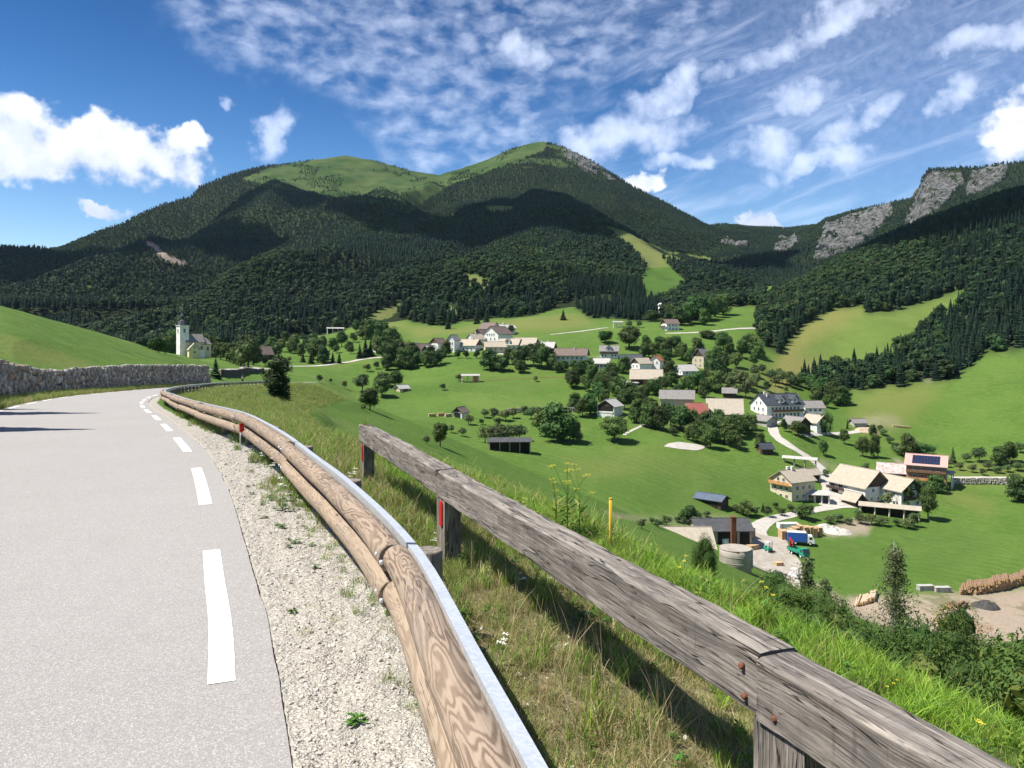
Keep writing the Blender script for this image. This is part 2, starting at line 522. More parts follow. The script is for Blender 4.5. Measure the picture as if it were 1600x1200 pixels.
AMAX = 1.13
def ground_z(x, y, s=None):
    x = np.asarray(x, float); y = np.asarray(y, float)
    sh = x.shape; x = x.ravel(); y = y.ravel()
    r = np.hypot(x, y)
    a = np.clip(np.arctan2(x, y), -AMAX, AMAX)
    d = r * np.cos(a)
    if s is None: s = sdist(x, y)
    dd = np.maximum(d, 20)
    zv = CAMZ - (vtab(a, dd) - HOR) / F * dd
    zv = zv + fbm(x / 60, y / 60, 4, 3) * np.clip((d - 60) / 200, 0, 1) * 1.6 + fbm(x / 9, y / 9, 3, 8) * np.clip((d - 30) / 60, 0, 1) * 0.25
    zr = zroad(y)
    su = s / K
    # valley side
    near = sstep(y / K, 9, 22)
    slope = 0.80 * (1 - near) + 0.42 * near
    drop = 0.02 * np.clip(su, 0, 1) + 0.135 * np.clip(su - 0.9, 0, 2.5) + slope * np.clip(su - 3.3, 0, 400) * sstep(su, 3.0, 4.4)
    plat = zr - drop * K - 0.004
    plat = plat + fbm(x / 1.3, y / 1.3, 3, 5) * 0.05 * sstep(su, 0.8, 2.0)
    zv_ = zv - 15.0 * (1 - sstep(su, 1.2, 4.5)) * (1 - sstep(y / K, 105, 130))
    mx = np.maximum(plat, zv_); mn = np.minimum(plat, zv_)
    kk = 0.6 * sstep(su, 1.5, 5)
    right = mx + np.where(kk > 0, np.exp(-(mx - mn) / np.maximum(kk, 1e-3)) * kk * 0.35, 0)
    # uphill side: verge, wall top, meadow
    hs = -(su + 5.9)
    wallh = wall_height(y) - 0.12
    hill0 = zr + wallh + np.clip(hs, 0, 300) * K * 0.16
    bl = sstep(y, 50, 75)
    hill = hill0 * (1 - bl) + np.maximum(zv, zr + wallh * (1 - sstep(y / K, 96, 100))) * bl
    verge = zr + 0.03 * np.clip(-su - 4.65, 0, 3) * K
    hill = np.where((y < 96 * K), np.minimum(hill, zr + wallh + np.clip(hs, 0, 400) * K * 0.24 + 0.02 * np.clip(hs * K, 0, 400) ** 2), hill)
    left = np.where(su < -5.85, hill, verge)
    farz = sstep(y / K, 101, 112)
    left = left * (1 - farz) + (zv * sstep(-su, 4.8, 8.5) + (zr - 0.0) * (1 - sstep(-su, 4.8, 8.5))) * farz
    z = np.where(su >= 0, right, np.where(su > -4.70, zr - 0.09, left))
    ff = sstep(y / K, 135, 150)
    z = z * (1 - ff) + zv * ff
    back = sstep(-y, 5, 40)
    z = z * (1 - back * (su < 0)) + (zr + 1.0) * back * (su < 0)
    return z.reshape(sh)

_dl = np.exp(np.linspace(math.log(2.0), math.log(1450.0), 3000))
_gcache = {}
def at(u, v, dmin=2.0):
    """the point where the view ray through a picture position meets the ground"""
    key = round(u, 1)
    if key not in _gcache:
        _gcache[key] = ground_z((u - 800) / F * _dl, _dl)
    g = _gcache[key]
    zr_ = CAMZ - (v - HOR) / F * _dl
    hit = np.where((zr_ <= g) & (_dl >= dmin))[0]
    if len(hit) == 0:
        i = len(_dl) - 1
    else:
        i = hit[0]
    d = float(_dl[i])
    if 0 < i < len(_dl) - 1 and len(hit):
        f0 = zr_[i - 1] - g[i - 1]; f1 = zr_[i] - g[i]
        if f0 > 0: d = float(_dl[i - 1] + (_dl[i] - _dl[i - 1]) * f0 / (f0 - f1))
    x = (u - 800) / F * d
    return Vector((x, d, float(ground_z(np.array([x]), np.array([d]))[0])))

def gz(x, y):
    return float(ground_z(np.array([x]), np.array([y]))[0])

# mountains: skylines (u, v, distance)
SKY_B = [(-900, 470, 1500), (-400, 445, 1600), (-150, 415, 1700), (0, 400, 1750), (50, 397, 1800), (100, 386, 1850), (150, 364, 1900), (190, 350, 1950), (240, 324, 2050),
         (300, 306, 2150), (312, 291, 2200), (360, 273, 2300), (400, 263, 2350), (440, 256, 2400), (500, 248, 2450), (540, 243, 2500),
         (580, 249, 2500), (640, 266, 2450), (685, 273, 2450), (720, 263, 2500), (760, 249, 2550), (800, 232, 2600), (830, 223, 2600),
         (850, 221, 2600), (880, 229, 2550), (920, 247, 2500), (950, 267, 2450), (990, 292, 2400), (1030, 312, 2350), (1070, 333, 2300),
         (1100, 350, 2250), (1150, 372, 2200), (1200, 395, 2150), (1260, 425, 2100), (1350, 460, 2000), (1500, 500, 1900)]
SKY_D = [(900, 420, 3100), (1000, 380, 3000), (1080, 356, 2900), (1130, 350, 2800), (1180, 355, 2700), (1230, 357, 2600), (1275, 352, 2450), (1292, 341, 2350),
         (1340, 328, 2250), (1400, 314, 2150), (1422, 312, 2050), (1432, 300, 2000), (1441, 277, 1960), (1452, 264, 1930), (1500, 262, 1900), (1530, 262, 1900),
         (1560, 256, 1880), (1600, 252, 1850), (1700, 235, 1800), (1900, 215, 1750), (2200, 230, 1700)]

def mount_fn(sky, df, vf, amp, seed, power=1.0):
    us = np.array([p[0] for p in sky], float); vs = np.array([p[1] for p in sky], float); ds = np.array([p[2] for p in sky], float)
    def fn(x, y):
        x = np.asarray(x, float); y = np.maximum(np.asarray(y, float), 1.0)
        u = 800 + F * x / y
        vr = np.interp(u, us, vs); dr = np.interp(u, us, ds)
        vff = np.interp(u, [0, 400, 1000, 1400], vf) if isinstance(vf, (list, tuple)) else vf
        t = np.log(y / df) / np.log(dr / df)
        tt = np.clip(t, -0.3, 1.0)
        tp = np.where(tt > 0, np.clip(tt, 0, 1) ** power, tt)
        v = vff + (vr - vff) * tp
        z = CAMZ - (v - HOR) / F * y
        zr = CAMZ - (vr - HOR) / F * dr
        z = np.where(t > 1.0, zr - (y - dr) * 0.55, z)
        env = np.clip(tt * 5, 0, 1) * np.clip((1.0 - tt) * 6, 0.0, 1)
        # spurs and gullies running down the slope
        w = fbm(x / 900, y / 900, 2, seed + 7) * 260
        g = 1 - np.abs(fbm((x + w) / 420, y / 1100, 3, seed)) * 2
        z = z + env * amp * (g - 0.55) + env * amp * 0.5 * fbm(x / 150, y / 220, 4, seed + 3)
        z = z + fbm(x / 30, y / 30, 2, seed + 9) * 2.0
        return z
    return fn
mz_B = mount_fn(SKY_B, 600.0, [560, 548, 532, 550], 70.0, 21)
mz_D = mount_fn(SKY_D, 900.0, 475.0, 60.0, 55, 1.15)

# ------------------------------------------------------------------ terrain masks (picture outlines of fields, woods, rock)
ALP = [(378, 281), (400, 270), (430, 258), (470, 250), (510, 243), (545, 236), (590, 246), (640, 262), (690, 270), (740, 250), (800, 226), (830, 215), (856, 219),
       (850, 236), (812, 250), (780, 262), (748, 275), (715, 285), (690, 300), (665, 312), (640, 336), (622, 330), (600, 320), (570, 318), (545, 312), (520, 314), (490, 300), (455, 298), (430, 296), (405, 288)]
GOLD = [(942, 352), (975, 360), (1005, 376), (1040, 392), (1108, 402), (1112, 411), (1050, 405), (1034, 404), (1058, 427), (1074, 442), (1050, 466), (1012, 470), (1001, 444), (1010, 416), (985, 386), (955, 362)]
PATCH = [[(757, 322), (800, 322), (802, 330), (765, 331)], [(722, 432), (742, 428), (776, 446), (770, 453), (735, 447)], [(566, 502), (590, 486), (625, 474), (632, 482), (606, 497), (580, 503)],
         [(692, 474), (716, 484), (722, 492), (700, 492)], [(655, 458), (680, 461), (690, 468), (668, 466)], [(135, 445), (152, 447), (146, 455)]]
SCAR = [(226, 376), (240, 380), (262, 398), (292, 410), (290, 416), (262, 410), (238, 392)]
GULLY = [[(508, 305), (512, 304), (509, 340), (510, 352), (506, 352), (506, 330)]]
RH = [(1184, 480), (1205, 462), (1250, 430), (1300, 395), (1400, 340), (1500, 300), (1600, 265), (2000, 120), (2100, 520), (1900, 520), (1700, 532), (1600, 547), (1570, 549), (1540, 553), (1515, 573), (1482, 596),
      (1440, 593), (1408, 604), (1385, 600), (1360, 610), (1330, 608), (1322, 618), (1300, 622), (1275, 612), (1250, 596), (1232, 590), (1216, 552), (1200, 545), (1190, 540), (1183, 520)]
M1 = [(1196, 604), (1212, 562), (1232, 534), (1262, 505), (1300, 484), (1352, 478), (1353, 490), (1400, 485), (1440, 474), (1504, 452), (1508, 458), (1500, 478), (1462, 500), (1430, 522), (1400, 553), (1345, 575), (1290, 585), (1262, 586), (1235, 596), (1215, 612)]
M1GOLD = [(1196, 606), (1212, 562), (1232, 534), (1262, 505), (1300, 484), (1352, 478), (1352, 482), (1312, 508), (1270, 530), (1255, 545), (1238, 560), (1262, 560), (1290, 560), (1262, 590), (1235, 600), (1215, 616)]
CLIFF = [[(1268, 404), (1280, 372), (1292, 350), (1340, 332), (1392, 318), (1398, 328), (1380, 350), (1352, 382), (1310, 400), (1285, 408)],
         [(1408, 358), (1424, 322), (1440, 282), (1455, 268), (1500, 268), (1508, 282), (1490, 300), (1472, 325), (1450, 335), (1425, 358)],
         [(1508, 296), (1520, 268), (1545, 262), (1574, 258), (1576, 272), (1555, 286), (1530, 300), (1510, 308)],
         [(1206, 394), (1212, 378), (1240, 366), (1252, 370), (1244, 384), (1226, 394)], [(1128, 376), (1136, 368), (1142, 376), (1150, 382), (1170, 376), (1172, 388), (1150, 386), (1130, 382)]]
ROCKS_B = [(880, 232), (900, 236), (940, 262), (965, 282), (930, 280), (900, 258), (884, 246)]
FLINE_U = [-400, 200, 300, 400, 436, 470, 500, 530, 560, 585, 605, 640, 675, 700, 730, 760, 800, 840, 870, 895, 920, 960, 1000, 1025, 1032, 1050, 1080, 1110, 1140, 1170, 1200]
FLINE_V = [548, 552, 552, 543, 528, 526, 524, 519, 505, 500, 492, 502, 507, 508, 500, 498, 498, 492, 480, 478, 498, 498, 500, 500, 496, 506, 501, 490, 481, 478, 484]
GROVE_GAP = [(868, 478), (890, 470), (930, 462), (972, 456), (972, 462), (940, 470), (900, 480), (870, 490)]

def top_z(x, y):
    z = ground_z(x, y)
    f = y > 600
    if np.any(f):
        z = np.where(f, np.maximum(z, np.maximum(mz_B(x, y), np.where(y > 800, mz_D(x, y), -1e4))), z)
    return z

def uv_of(x, y, z):
    return 800 + F * x / y, HOR - F * (z - CAMZ) / y

def alpine_trees(x, y, u, v):
    """how strongly trees creep into the high pasture"""
    n = fbm((x + 30 * fbm(x / 90, y / 90, 2, 5)) / 55, y / 120, 4, 77, 0.6)
    low = sstep(v, 262, 308)
    return (n > 0.17 - 0.30 * low + 0.0 * u)

def wood(x, y, z):
    """probability of trees, share of conifers"""
    u, v = uv_of(x, y, z)
    p = np.zeros(u.shape)
    nn = fbm(x / 55, y / 55, 3, 12)
    jit = nn * 3
    fl = np.interp(u, FLINE_U, FLINE_V)
    m_left = (u < 1195) & (v < fl + jit) & (y > 430)
    p = np.where(m_left, 1.0, p)
    rh = inpoly(u, v, RH) & ~inpoly(u, v + jit * .6, M1) & (y > 370)
    p = np.where(rh, 1.0, p)
    p = np.where((u >= 1180) & (y > 1100), 1.0, p)
    alp = inpoly(u, v, ALP) & (y > 1200)
    p = np.where(alp & ~(alpine_trees(x, y, u, v)), 0.0, p)
    p = np.where(alp & (p > 0), 0.85, p)
    for q in [GOLD] + PATCH + [GROVE_GAP, SCAR]:
        p = np.where(inpoly(u + jit * .5, v + jit * .4, q), 0.0, p)
    for q in CLIFF:
        p = np.where(inpoly(u + jit, v + jit, q) & (y > 1000), np.where(fbm(x / 26, y / 60, 3, 4) + 0.6 * fbm(u / 9, v / 9, 2, 41) > 0.42, 0.7, 0.0), p)
    p = np.where(inpoly(u, v, ROCKS_B), 0.35, p)
    # summit of the right peak is mostly grass and dwarf trees
    pk = (y > 2000) & (v < 262) & (u > 780) & (u < 960)
    p = np.where(pk & (fbm(x / 60, y / 60, 3, 91) > 0.05), p * 0.25, p)
    con = 0.5 + 0.9 * fbm(x / 160, y / 160, 3, 31)
    con = np.where((v < 330) & (y > 1200), 0.85, con)
    con = np.where((u > 885) & (u < 1035) & (v > 440) & (y < 900), 1.0, con)
    con = np.where((u > 1180) & (y < 900), con - 0.12 + 0.25 * (u > 1480), con)
    return p, np.clip(con, 0, 1)

# ------------------------------------------------------------------ materials of the land
def mat_ground():
    m, T = new_mat("meadow_and_verge")
    geo = T.n('ShaderNodeNewGeometry'); P = geo.outputs['Position']
    dry = T.attr('dry'); dirt = T.attr('dirt'); ff = T.attr('wood'); grav = T.attr('gravel'); lush = T.attr('lush'); near = T.attr('near'); mow = T.attr('mow')
    n1 = T.noise(P, 0.045, 5, 0.6); n2 = T.noise(P, 0.45, 5, 0.65); n3 = T.noise(P, 3.5, 5, 0.7); n4 = T.noise(P, 26, 4, 0.7)
    g = T.mix(T.ramp(n1, 0.3, 0.7), (0.056, 0.124, 0.014), (0.084, 0.158, 0.022))
    g = T.mix(T.ramp(n2, 0.35, 0.75), g, (0.108, 0.176, 0.032))
    g = T.mix(T.m('MULTIPLY', T.ramp(n3, 0.45, 0.75), 0.55), g, (0.046, 0.088, 0.015))
    g = T.mix(T.m('MULTIPLY', T.ramp(T.noise(P, 0.16, 3, 0.5, 1.5), 0.55, 0.68), 0.35), g, (0.135, 0.175, 0.046))
    # faint terraces and paths that follow the contour
    sz = T.n('ShaderNodeSeparateXYZ'); T.put(sz.inputs[0], P)
    cz = T.m('FRACT', T.m('ADD', T.m('MULTIPLY', sz.outputs[2], 0.11), T.m('MULTIPLY', T.noise(P, 0.02, 3, 0.6), 4.0)))
    cl = T.m('MULTIPLY', T.ramp(T.m('ABSOLUTE', T.m('SUBTRACT', cz, 0.5)), 0.0, 0.045, 1, 0), T.ramp(T.noise(P, 0.03, 2, 0.5), 0.45, 0.6))
    g = T.mix(T.m('MULTIPLY', T.m('MULTIPLY', cl, mow), 0.55), g, (0.040, 0.075, 0.014))
    g = T.mix(T.m('MULTIPLY', T.ramp(T.noise(P, 1.6, 6, 0.75), 0.5, 0.68), 0.5), g, (0.052, 0.098, 0.016))
    g = T.mix(T.m('MULTIPLY', T.ramp(T.noise(T.scale(P, (1, 1, 1)), 0.018, 4, 0.6, 0.8), 0.52, 0.62), 0.4), g, (0.13, 0.18, 0.04))
    # mowing swathes: faint parallel bands along the slope
    wv = T.n('ShaderNodeTexWave', wave_type='BANDS', bands_direction='DIAGONAL')
    T.put(wv.inputs['Vector'], P); wv.inputs['Scale'].default_value = 0.10; wv.inputs['Distortion'].default_value = 6.0
    wv.inputs['Detail'].default_value = 3.0; wv.inputs['Detail Scale'].default_value = 0.35
    g = T.mix(T.m('MULTIPLY', T.m('MULTIPLY', wv.outputs['Fac'], mow), 0.34), g, (0.125, 0.185, 0.046))
    g = T.mix(T.m('MULTIPLY', lush, T.ramp(T.m('ADD', n2, T.m('MULTIPLY', n3, .4)), 0.5, 0.9)), g, (0.034, 0.074, 0.012))
    d = T.mix(T.ramp(n2, 0.3, 0.7), (0.215, 0.190, 0.066), (0.150, 0.160, 0.040))
    g = T.mix(T.m('MULTIPLY', dry, T.ramp(n3, 0.2, 0.6, 0.65, 1.0)), g, d)
    # pale flower heads scattered over the meadow
    fl = T.vor(P, 1.3)
    g = T.mix(T.m('MULTIPLY', T.m('MULTIPLY', T.ramp(fl, 0.10, 0.16, 1, 0), T.ramp(n1, 0.48, 0.62)), 0.30), g, (0.42, 0.44, 0.34))
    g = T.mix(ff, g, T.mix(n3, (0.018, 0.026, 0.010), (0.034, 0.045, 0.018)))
    di = T.mix(T.ramp(n3, 0.3, 0.7), (0.33, 0.245, 0.175), (0.44, 0.375, 0.295))
    di = T.mix(T.ramp(T.noise(P, 0.12, 4, 0.6), 0.54, 0.62, 0, 0.7), di, (0.12, 0.135, 0.04))
    di = T.mix(T.ramp(n4, 0.4, 0.7), di, (0.20, 0.16, 0.12))
    g = T.mix(T.m('MULTIPLY', dirt, T.ramp(T.m('ADD', n3, T.m('MULTIPLY', dirt, 0.6)), 0.5, 0.75)), g, di)
    # roadside ground: straw, soil and limestone chips
    soil = T.mix(T.ramp(n3, 0.35, 0.7), (0.20, 0.165, 0.085), (0.10, 0.105, 0.035))
    soil = T.mix(T.ramp(n4, 0.5, 0.75), soil, (0.30, 0.26, 0.16))
    g = T.mix(near, g, soil)
    v1 = T.vor(P, 55, out='Color'); vd = T.vor(P, 55)
    vs = T.n('ShaderNodeSeparateColor'); T.put(vs.inputs[0], v1)
    gr = T.mix(vs.outputs[0], (0.32, 0.29, 0.24), (0.60, 0.56, 0.49))
    v2 = T.vor(P, 140)
    gr = T.mix(T.ramp(vd, 0.32, 0.6, 0, 0.75), gr, (0.17, 0.15, 0.12))
    gr = T.mix(T.ramp(v2, 0.05, 0.5, 0, 0.35), gr, (0.60, 0.57, 0.50))
    gr = T.mix(T.ramp(n3, 0.55, 0.8, 0, 0.5), gr, (0.24, 0.20, 0.15))
    gm = T.ramp(T.m('ADD', grav, T.m('MULTIPLY', T.m('SUBTRACT', n3, 0.5), 0.9)), 0.35, 0.65)
    g = T.mix(gm, g, gr)
    T.put(T.bs.inputs['Base Color'], g)
    T.put(T.bs.inputs['Roughness'], 0.95)
    T.bs.inputs['Specular IOR Level'].default_value = 0.15
    h = T.m('ADD', T.m('MULTIPLY', vd, -0.6), T.m('MULTIPLY', n4, 0.8))
    b1 = T.bump(h, 0.9, 0.012)
    b2 = T.bump(T.m('ADD', n2, T.m('MULTIPLY', n3, 0.45)), 0.7, 0.55, b1)
    T.put(T.bs.inputs['Normal'], b2)
    return m

def mat_mountain():
    m, T = new_mat("mountain_land")
    geo = T.n('ShaderNodeNewGeometry'); P = geo.outputs['Position']
    alp = T.attr('alp'); rock = T.attr('rock'); dry = T.attr('dry'); scar = T.attr('scar')
    n1 = T.noise(P, 0.012, 5, 0.6); n2 = T.noise(P, 0.08, 5, 0.65); n3 = T.noise(P, 0.5, 3, 0.6)
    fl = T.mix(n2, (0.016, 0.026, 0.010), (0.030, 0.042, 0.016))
    al = T.mix(T.ramp(n1, 0.35, 0.65), (0.032, 0.066, 0.016), (0.075, 0.105, 0.032))
    al = T.mix(T.ramp(n2, 0.5, 0.75), al, (0.038, 0.072, 0.016))
    al = T.mix(T.ramp(n3, 0.62, 0.8, 0, 0.7), al, (0.20, 0.19, 0.15))
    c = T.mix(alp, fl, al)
    c = T.mix(T.ramp(dry, 0.0, 0.3), c, T.mix(T.ramp(dry, 0.4, 0.9), (0.060, 0.118, 0.020), T.mix(n2, (0.16, 0.155, 0.060), (0.10, 0.135, 0.035))))
    Pr = T.scale(P, (1.0, 0.7, 0.35))
    r1 = T.noise(Pr, 0.09, 8, 0.72, 0.6); r2 = T.noise(Pr, 0.45, 5, 0.7)
    rk = T.mix(T.ramp(r1, 0.35, 0.65), (0.10, 0.10, 0.10), (0.33, 0.325, 0.315))
    rk = T.mix(T.ramp(r2, 0.45, 0.7), rk, (0.09, 0.085, 0.08))
    rk = T.mix(T.ramp(n2, 0.50, 0.60), rk, (0.035, 0.055, 0.02))
    c = T.mix(rock, c, rk)
    c = T.mix(scar, c, T.mix(n3, (0.20, 0.15, 0.12), (0.33, 0.27, 0.22)))
    T.put(T.bs.inputs['Base Color'], c)
    T.bs.inputs['Roughness'].default_value = 0.95
    T.bs.inputs['Specular IOR Level'].default_value = 0.1
    h = T.m('MULTIPLY', T.m('ADD', r1, T.m('MULTIPLY', r2, 0.3)), T.m('ADD', T.m('MULTIPLY', rock, 1.0), 0.12))
    T.put(T.bs.inputs['Normal'], T.bump(h, 1.0, 14.0))
    return m

M_GROUND = mat_ground()
M_MOUNT = mat_mountain()

def grid_mesh(name, X, Y, Z, mat, attrs, wrap=False):
    nr, nc = X.shape
    me = bpy.data.meshes.new(name)
    co = np.stack([X, Y, Z], -1).reshape(-1, 3).astype(np.float32)
    me.vertices.add(len(co)); me.vertices.foreach_set('co', co.ravel())
    i = np.arange(nr - 1)[:, None]; j = np.arange(nc - 1)[None, :]
    a = (i * nc + j); q = np.stack([a, a + 1, a + nc + 1, a + nc], -1).reshape(-1, 4)
    nf = len(q)
    me.loops.add(nf * 4); me.loops.foreach_set('vertex_index', q.ravel().astype(np.int32))
    me.polygons.add(nf)
    me.polygons.foreach_set('loop_start', np.arange(0, nf * 4, 4, dtype=np.int32))
    me.polygons.foreach_set('loop_total', np.full(nf, 4, dtype=np.int32))
    me.polygons.foreach_set('use_smooth', np.ones(nf, bool))
    me.materials.append(mat)
    me.update(calc_edges=True)
    for k, arr in attrs.items():
        at_ = me.attributes.new(k, 'FLOAT', 'POINT')
        at_.data.foreach_set('value', np.asarray(arr, np.float32).ravel())
    me.validate()
    o = bpy.data.objects.new(name, me)
    COL.objects.link(o)
    return o

def polymask(u, v, poly, soft=0.0):
    return inpoly(u, v, poly).astype(float)

def build_ground():
    th = np.concatenate([np.linspace(-math.pi, -0.85, 60, endpoint=False), np.linspace(-0.85, 0.95, 900, endpoint=False), np.linspace(0.95, math.pi, 58)])
    r = np.concatenate([np.exp(np.linspace(math.log(0.35), math.log(1700), 700))])
    TH, R = np.meshgrid(th, r)
    X = R * np.sin(TH); Y = R * np.cos(TH)
    S = sdist(X, Y).reshape(X.shape)
    Z = ground_z(X, Y, S.ravel())
    su = S / K
    Ys = np.maximum(Y, 1.0)
    U, V = uv_of(X, Ys, Z)
    vis = Y > 1
    far = (Y > 30)
    nz = fbm(X / 6, Y / 6, 3, 61); nz2 = fbm(X / 25, Y / 25, 3, 62)
    Uj = U + nz2 * 5; Vj = V + nz2 * 3
    # dry, golden grass
    dry = np.zeros(X.shape)
    def add(a, poly, val):
        mk = inpoly(Uj, Vj, poly) & far & vis
        return np.where(mk, np.maximum(a, val), a)
    dry = add(dry, M1GOLD, 1.0)
    dry = add(dry, [(560, 512), (600, 496), (640, 510), (700, 514), (760, 505), (870, 492), (915, 494), (930, 506), (880, 516), (800, 517), (730, 520), (680, 524), (650, 530), (640, 518), (600, 508)], 0.62)
    dry = add(dry, [(566, 504), (600, 480), (625, 474), (632, 484), (600, 500)], 0.9)
    dry = add(dry, GOLD, 0.65)
    for q in PATCH: dry = add(dry, q, 0.6)
    dry = add(dry, M1, 0.22)
    dry = add(dry, [(1320, 640), (1380, 600), (1440, 596), (1480, 600), (1440, 640), (1400, 672), (1340, 672)], 0.45)
    dry = add(dry, [(1150, 580), (1190, 570), (1230, 600), (1210, 640), (1165, 620)], 0.35)
    dry = add(dry, [(1480, 735), (1500, 722), (1600, 715), (1600, 748), (1500, 745)], 0.45)
    dry = add(dry, [(870, 720), (990, 715), (1010, 740), (900, 752)], 0.30)
    dry = add(dry, [(940, 694), (1060, 708), (1140, 722), (1040, 740), (980, 732)], 0.22)
    dry = add(dry, [(1490, 766), (1560, 790), (1540, 800), (1470, 775)], 0.55)
    dry = add(dry, [(0, 520), (60, 540), (140, 568), (160, 582), (60, 570), (0, 555)], 0.40)
    dry = np.where((su > 1.0) & (su < 9) & (Y > 14) & (Y < 130), np.maximum(dry, 0.55 * sstep(nz2 + nz * .5, -0.1, 0.4)), dry)
    dirt = np.zeros(X.shape)
    def addd(poly, val):
        nonlocal dirt
        mk = inpoly(Uj, Vj, poly) & far & vis
        dirt = np.where(mk, np.maximum(dirt, val), dirt)
    addd([(1325, 935), (1600, 920), (1700, 915), (1700, 1010), (1560, 1005), (1440, 1000), (1330, 960)], 1.0)
    addd([(1345, 655), (1372, 645), (1400, 650), (1420, 664), (1390, 672), (1350, 668)], 0.45)
    addd([(1268, 723), (1290, 721), (1316, 727), (1312, 731), (1285, 730)], 0.95)
    addd([(1394, 716), (1408, 720), (1420, 728), (1412, 731), (1400, 725)], 0.9)
    addd([(1440, 592), (1460, 590), (1462, 596), (1446, 598)], 0.6)
    addd([(1040, 697), (1070, 695), (1102, 697), (1100, 700), (1068, 702), (1042, 700)], 0.0)
    addd([(1330, 812), (1370, 815), (1356, 834), (1290, 838), (1280, 828)], 0.9)
    addd([(940, 797), (1010, 806), (1080, 805), (1150, 802), (1150, 815), (1060, 822), (960, 812)], 0.42)
    addd([(800, 638), (940, 634), (945, 642), (800, 644)], 0.35)
    addd([(1008, 650), (1040, 648), (1010, 664), (990, 666)], 0.5)
    addd([(1230, 900), (1262, 905), (1330, 940), (1310, 950), (1250, 925)], 0.8)
    dirt = np.where((su > 6) & (su < 14) & (Y > 100) & (nz > .3), 0.2, dirt)
    lush = np.zeros(X.shape)
    for q, val in [([(650, 600), (880, 596), (885, 600), (650, 610), (560, 640), (540, 636)], 0.9), ([(440, 600), (560, 640), (640, 650), (560, 648), (470, 622)], 0.6),
                   ([(1120, 560), (1330, 600), (1335, 660), (1290, 690), (1210, 650), (1120, 600)], 0.5), ([(1140, 740), (1210, 745), (1150, 790), (1080, 770)], 0.5),
                   ([(940, 745), (1010, 735), (1200, 740), (1200, 800), (1000, 805), (930, 800)], 0.35), ([(1265, 830), (1440, 800), (1560, 850), (1480, 900), (1400, 930), (1330, 940), (1270, 890)], 0.35),
                   ([(1190, 780), (1320, 800), (1420, 806), (1430, 822), (1300, 818), (1230, 806), (1170, 800)], 0.9), ([(860, 720), (960, 712), (960, 716), (880, 726)], 0.6)]:
        mk = inpoly(Uj, Vj, q) & far & vis
        lush = np.where(mk, np.maximum(lush, val), lush)
    fx, fy = np.broadcast_arrays(X, Y)
    pw, _ = wood(X, np.maximum(Y, 1), Z)
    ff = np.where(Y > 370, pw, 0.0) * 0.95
    gravel = sstep(su, -0.3, 0.0) * (1 - sstep(su + nz * 0.12, 0.60, 0.95)) + np.where((su < 0), 1.0, 0) * (su > -5.5)
    gravel = np.where(Y < 16, gravel, gravel * (1 - 0.75 * sstep(Y, 14, 30) * (su > 0.35)))
    gravel = gravel + 0.25 * sstep(nz, 0.15, 0.5) * (su > 1) * (su < 2.4) * (R < 12)
    near = sstep(su, 0.6, 1.1) * (1 - sstep(su, 2.2, 3.6)) * (1 - sstep(R, 16, 34))
    mow = sstep(R, 60, 120) * (1 - sstep(R, 700, 900)) * (0.35 + 0.65 * sstep(nz2, -0.2, 0.3))
    def blur(a, k, n=2):
        for _ in range(n):
            c = np.cumsum(np.pad(a, ((k + 1, k), (0, 0)), 'edge'), 0); a = (c[2 * k + 1:] - c[:-2 * k - 1]) / (2 * k + 1)
            c = np.cumsum(np.pad(a, ((0, 0), (k + 1, k)), 'edge'), 1); a = (c[:, 2 * k + 1:] - c[:, :-2 * k - 1]) / (2 * k + 1)
        return a
    dry = blur(dry, 2); dirt = blur(dirt, 1); lush = blur(lush, 2); ff = blur(ff, 1)
    o = grid_mesh("ground", X, Y, Z, M_GROUND, dict(dry=dry, dirt=dirt, wood=ff, gravel=np.clip(gravel, 0, 1), lush=lush, near=near, mow=mow))
    tag(o, kind='structure')
    return o
build_ground()

def build_mountain(name, fn, d0, d1, a0, a1, na, nd):
    a = np.linspace(a0, a1, na); d = np.exp(np.linspace(math.log(d0), math.log(d1), nd))
    A, Dd = np.meshgrid(a, d)
    X = np.tan(A) * Dd; Y = Dd.copy()
    Z = fn(X, Y)
    U, V = uv_of(X, Y, Z)
    jit = fbm(X / 60, Y / 60, 3, 13) * 4
    alp = inpoly(U + jit, V + jit * .7, ALP).astype(float)
    alp = np.maximum(alp, ((Y > 2000) & (V < 262) & (U > 780) & (U < 960) & (fbm(X / 60, Y / 60, 3, 91) > 0.0)) * 0.8)
    dry = inpoly(U + jit, V + jit * .7, GOLD).astype(float) * np.where(V > 418, 0.45, 0.8)
    for q in PATCH: dry = np.maximum(dry, inpoly(U, V, q) * 0.9)
    rock = np.zeros(X.shape)
    for q in CLIFF: rock = np.maximum(rock, inpoly(U + jit, V + jit, q))
    rock = np.maximum(rock, inpoly(U, V, ROCKS_B) * (fbm(X / 40, Y / 40, 3, 15) > 0.0))
    scar = inpoly(U + jit * .5, V + jit * .5, SCAR).astype(float)
    if name == 'far_mountain':
        # crags stand out from the slope
        Z = Z + rock * (fbm(X / 45, Y / 45, 5, 66, 0.6) * 26)
    o = grid_mesh(name, X, Y, Z, M_MOUNT, dict(alp=alp, dry=dry, rock=rock, scar=scar))
    tag(o, kind='structure')
    return o
build_mountain("mountain", mz_B, 600, 3300, -0.95, 0.52, 560, 330)
build_mountain("far_mountain", mz_D, 850, 3600, 0.02, 0.85, 420, 300)

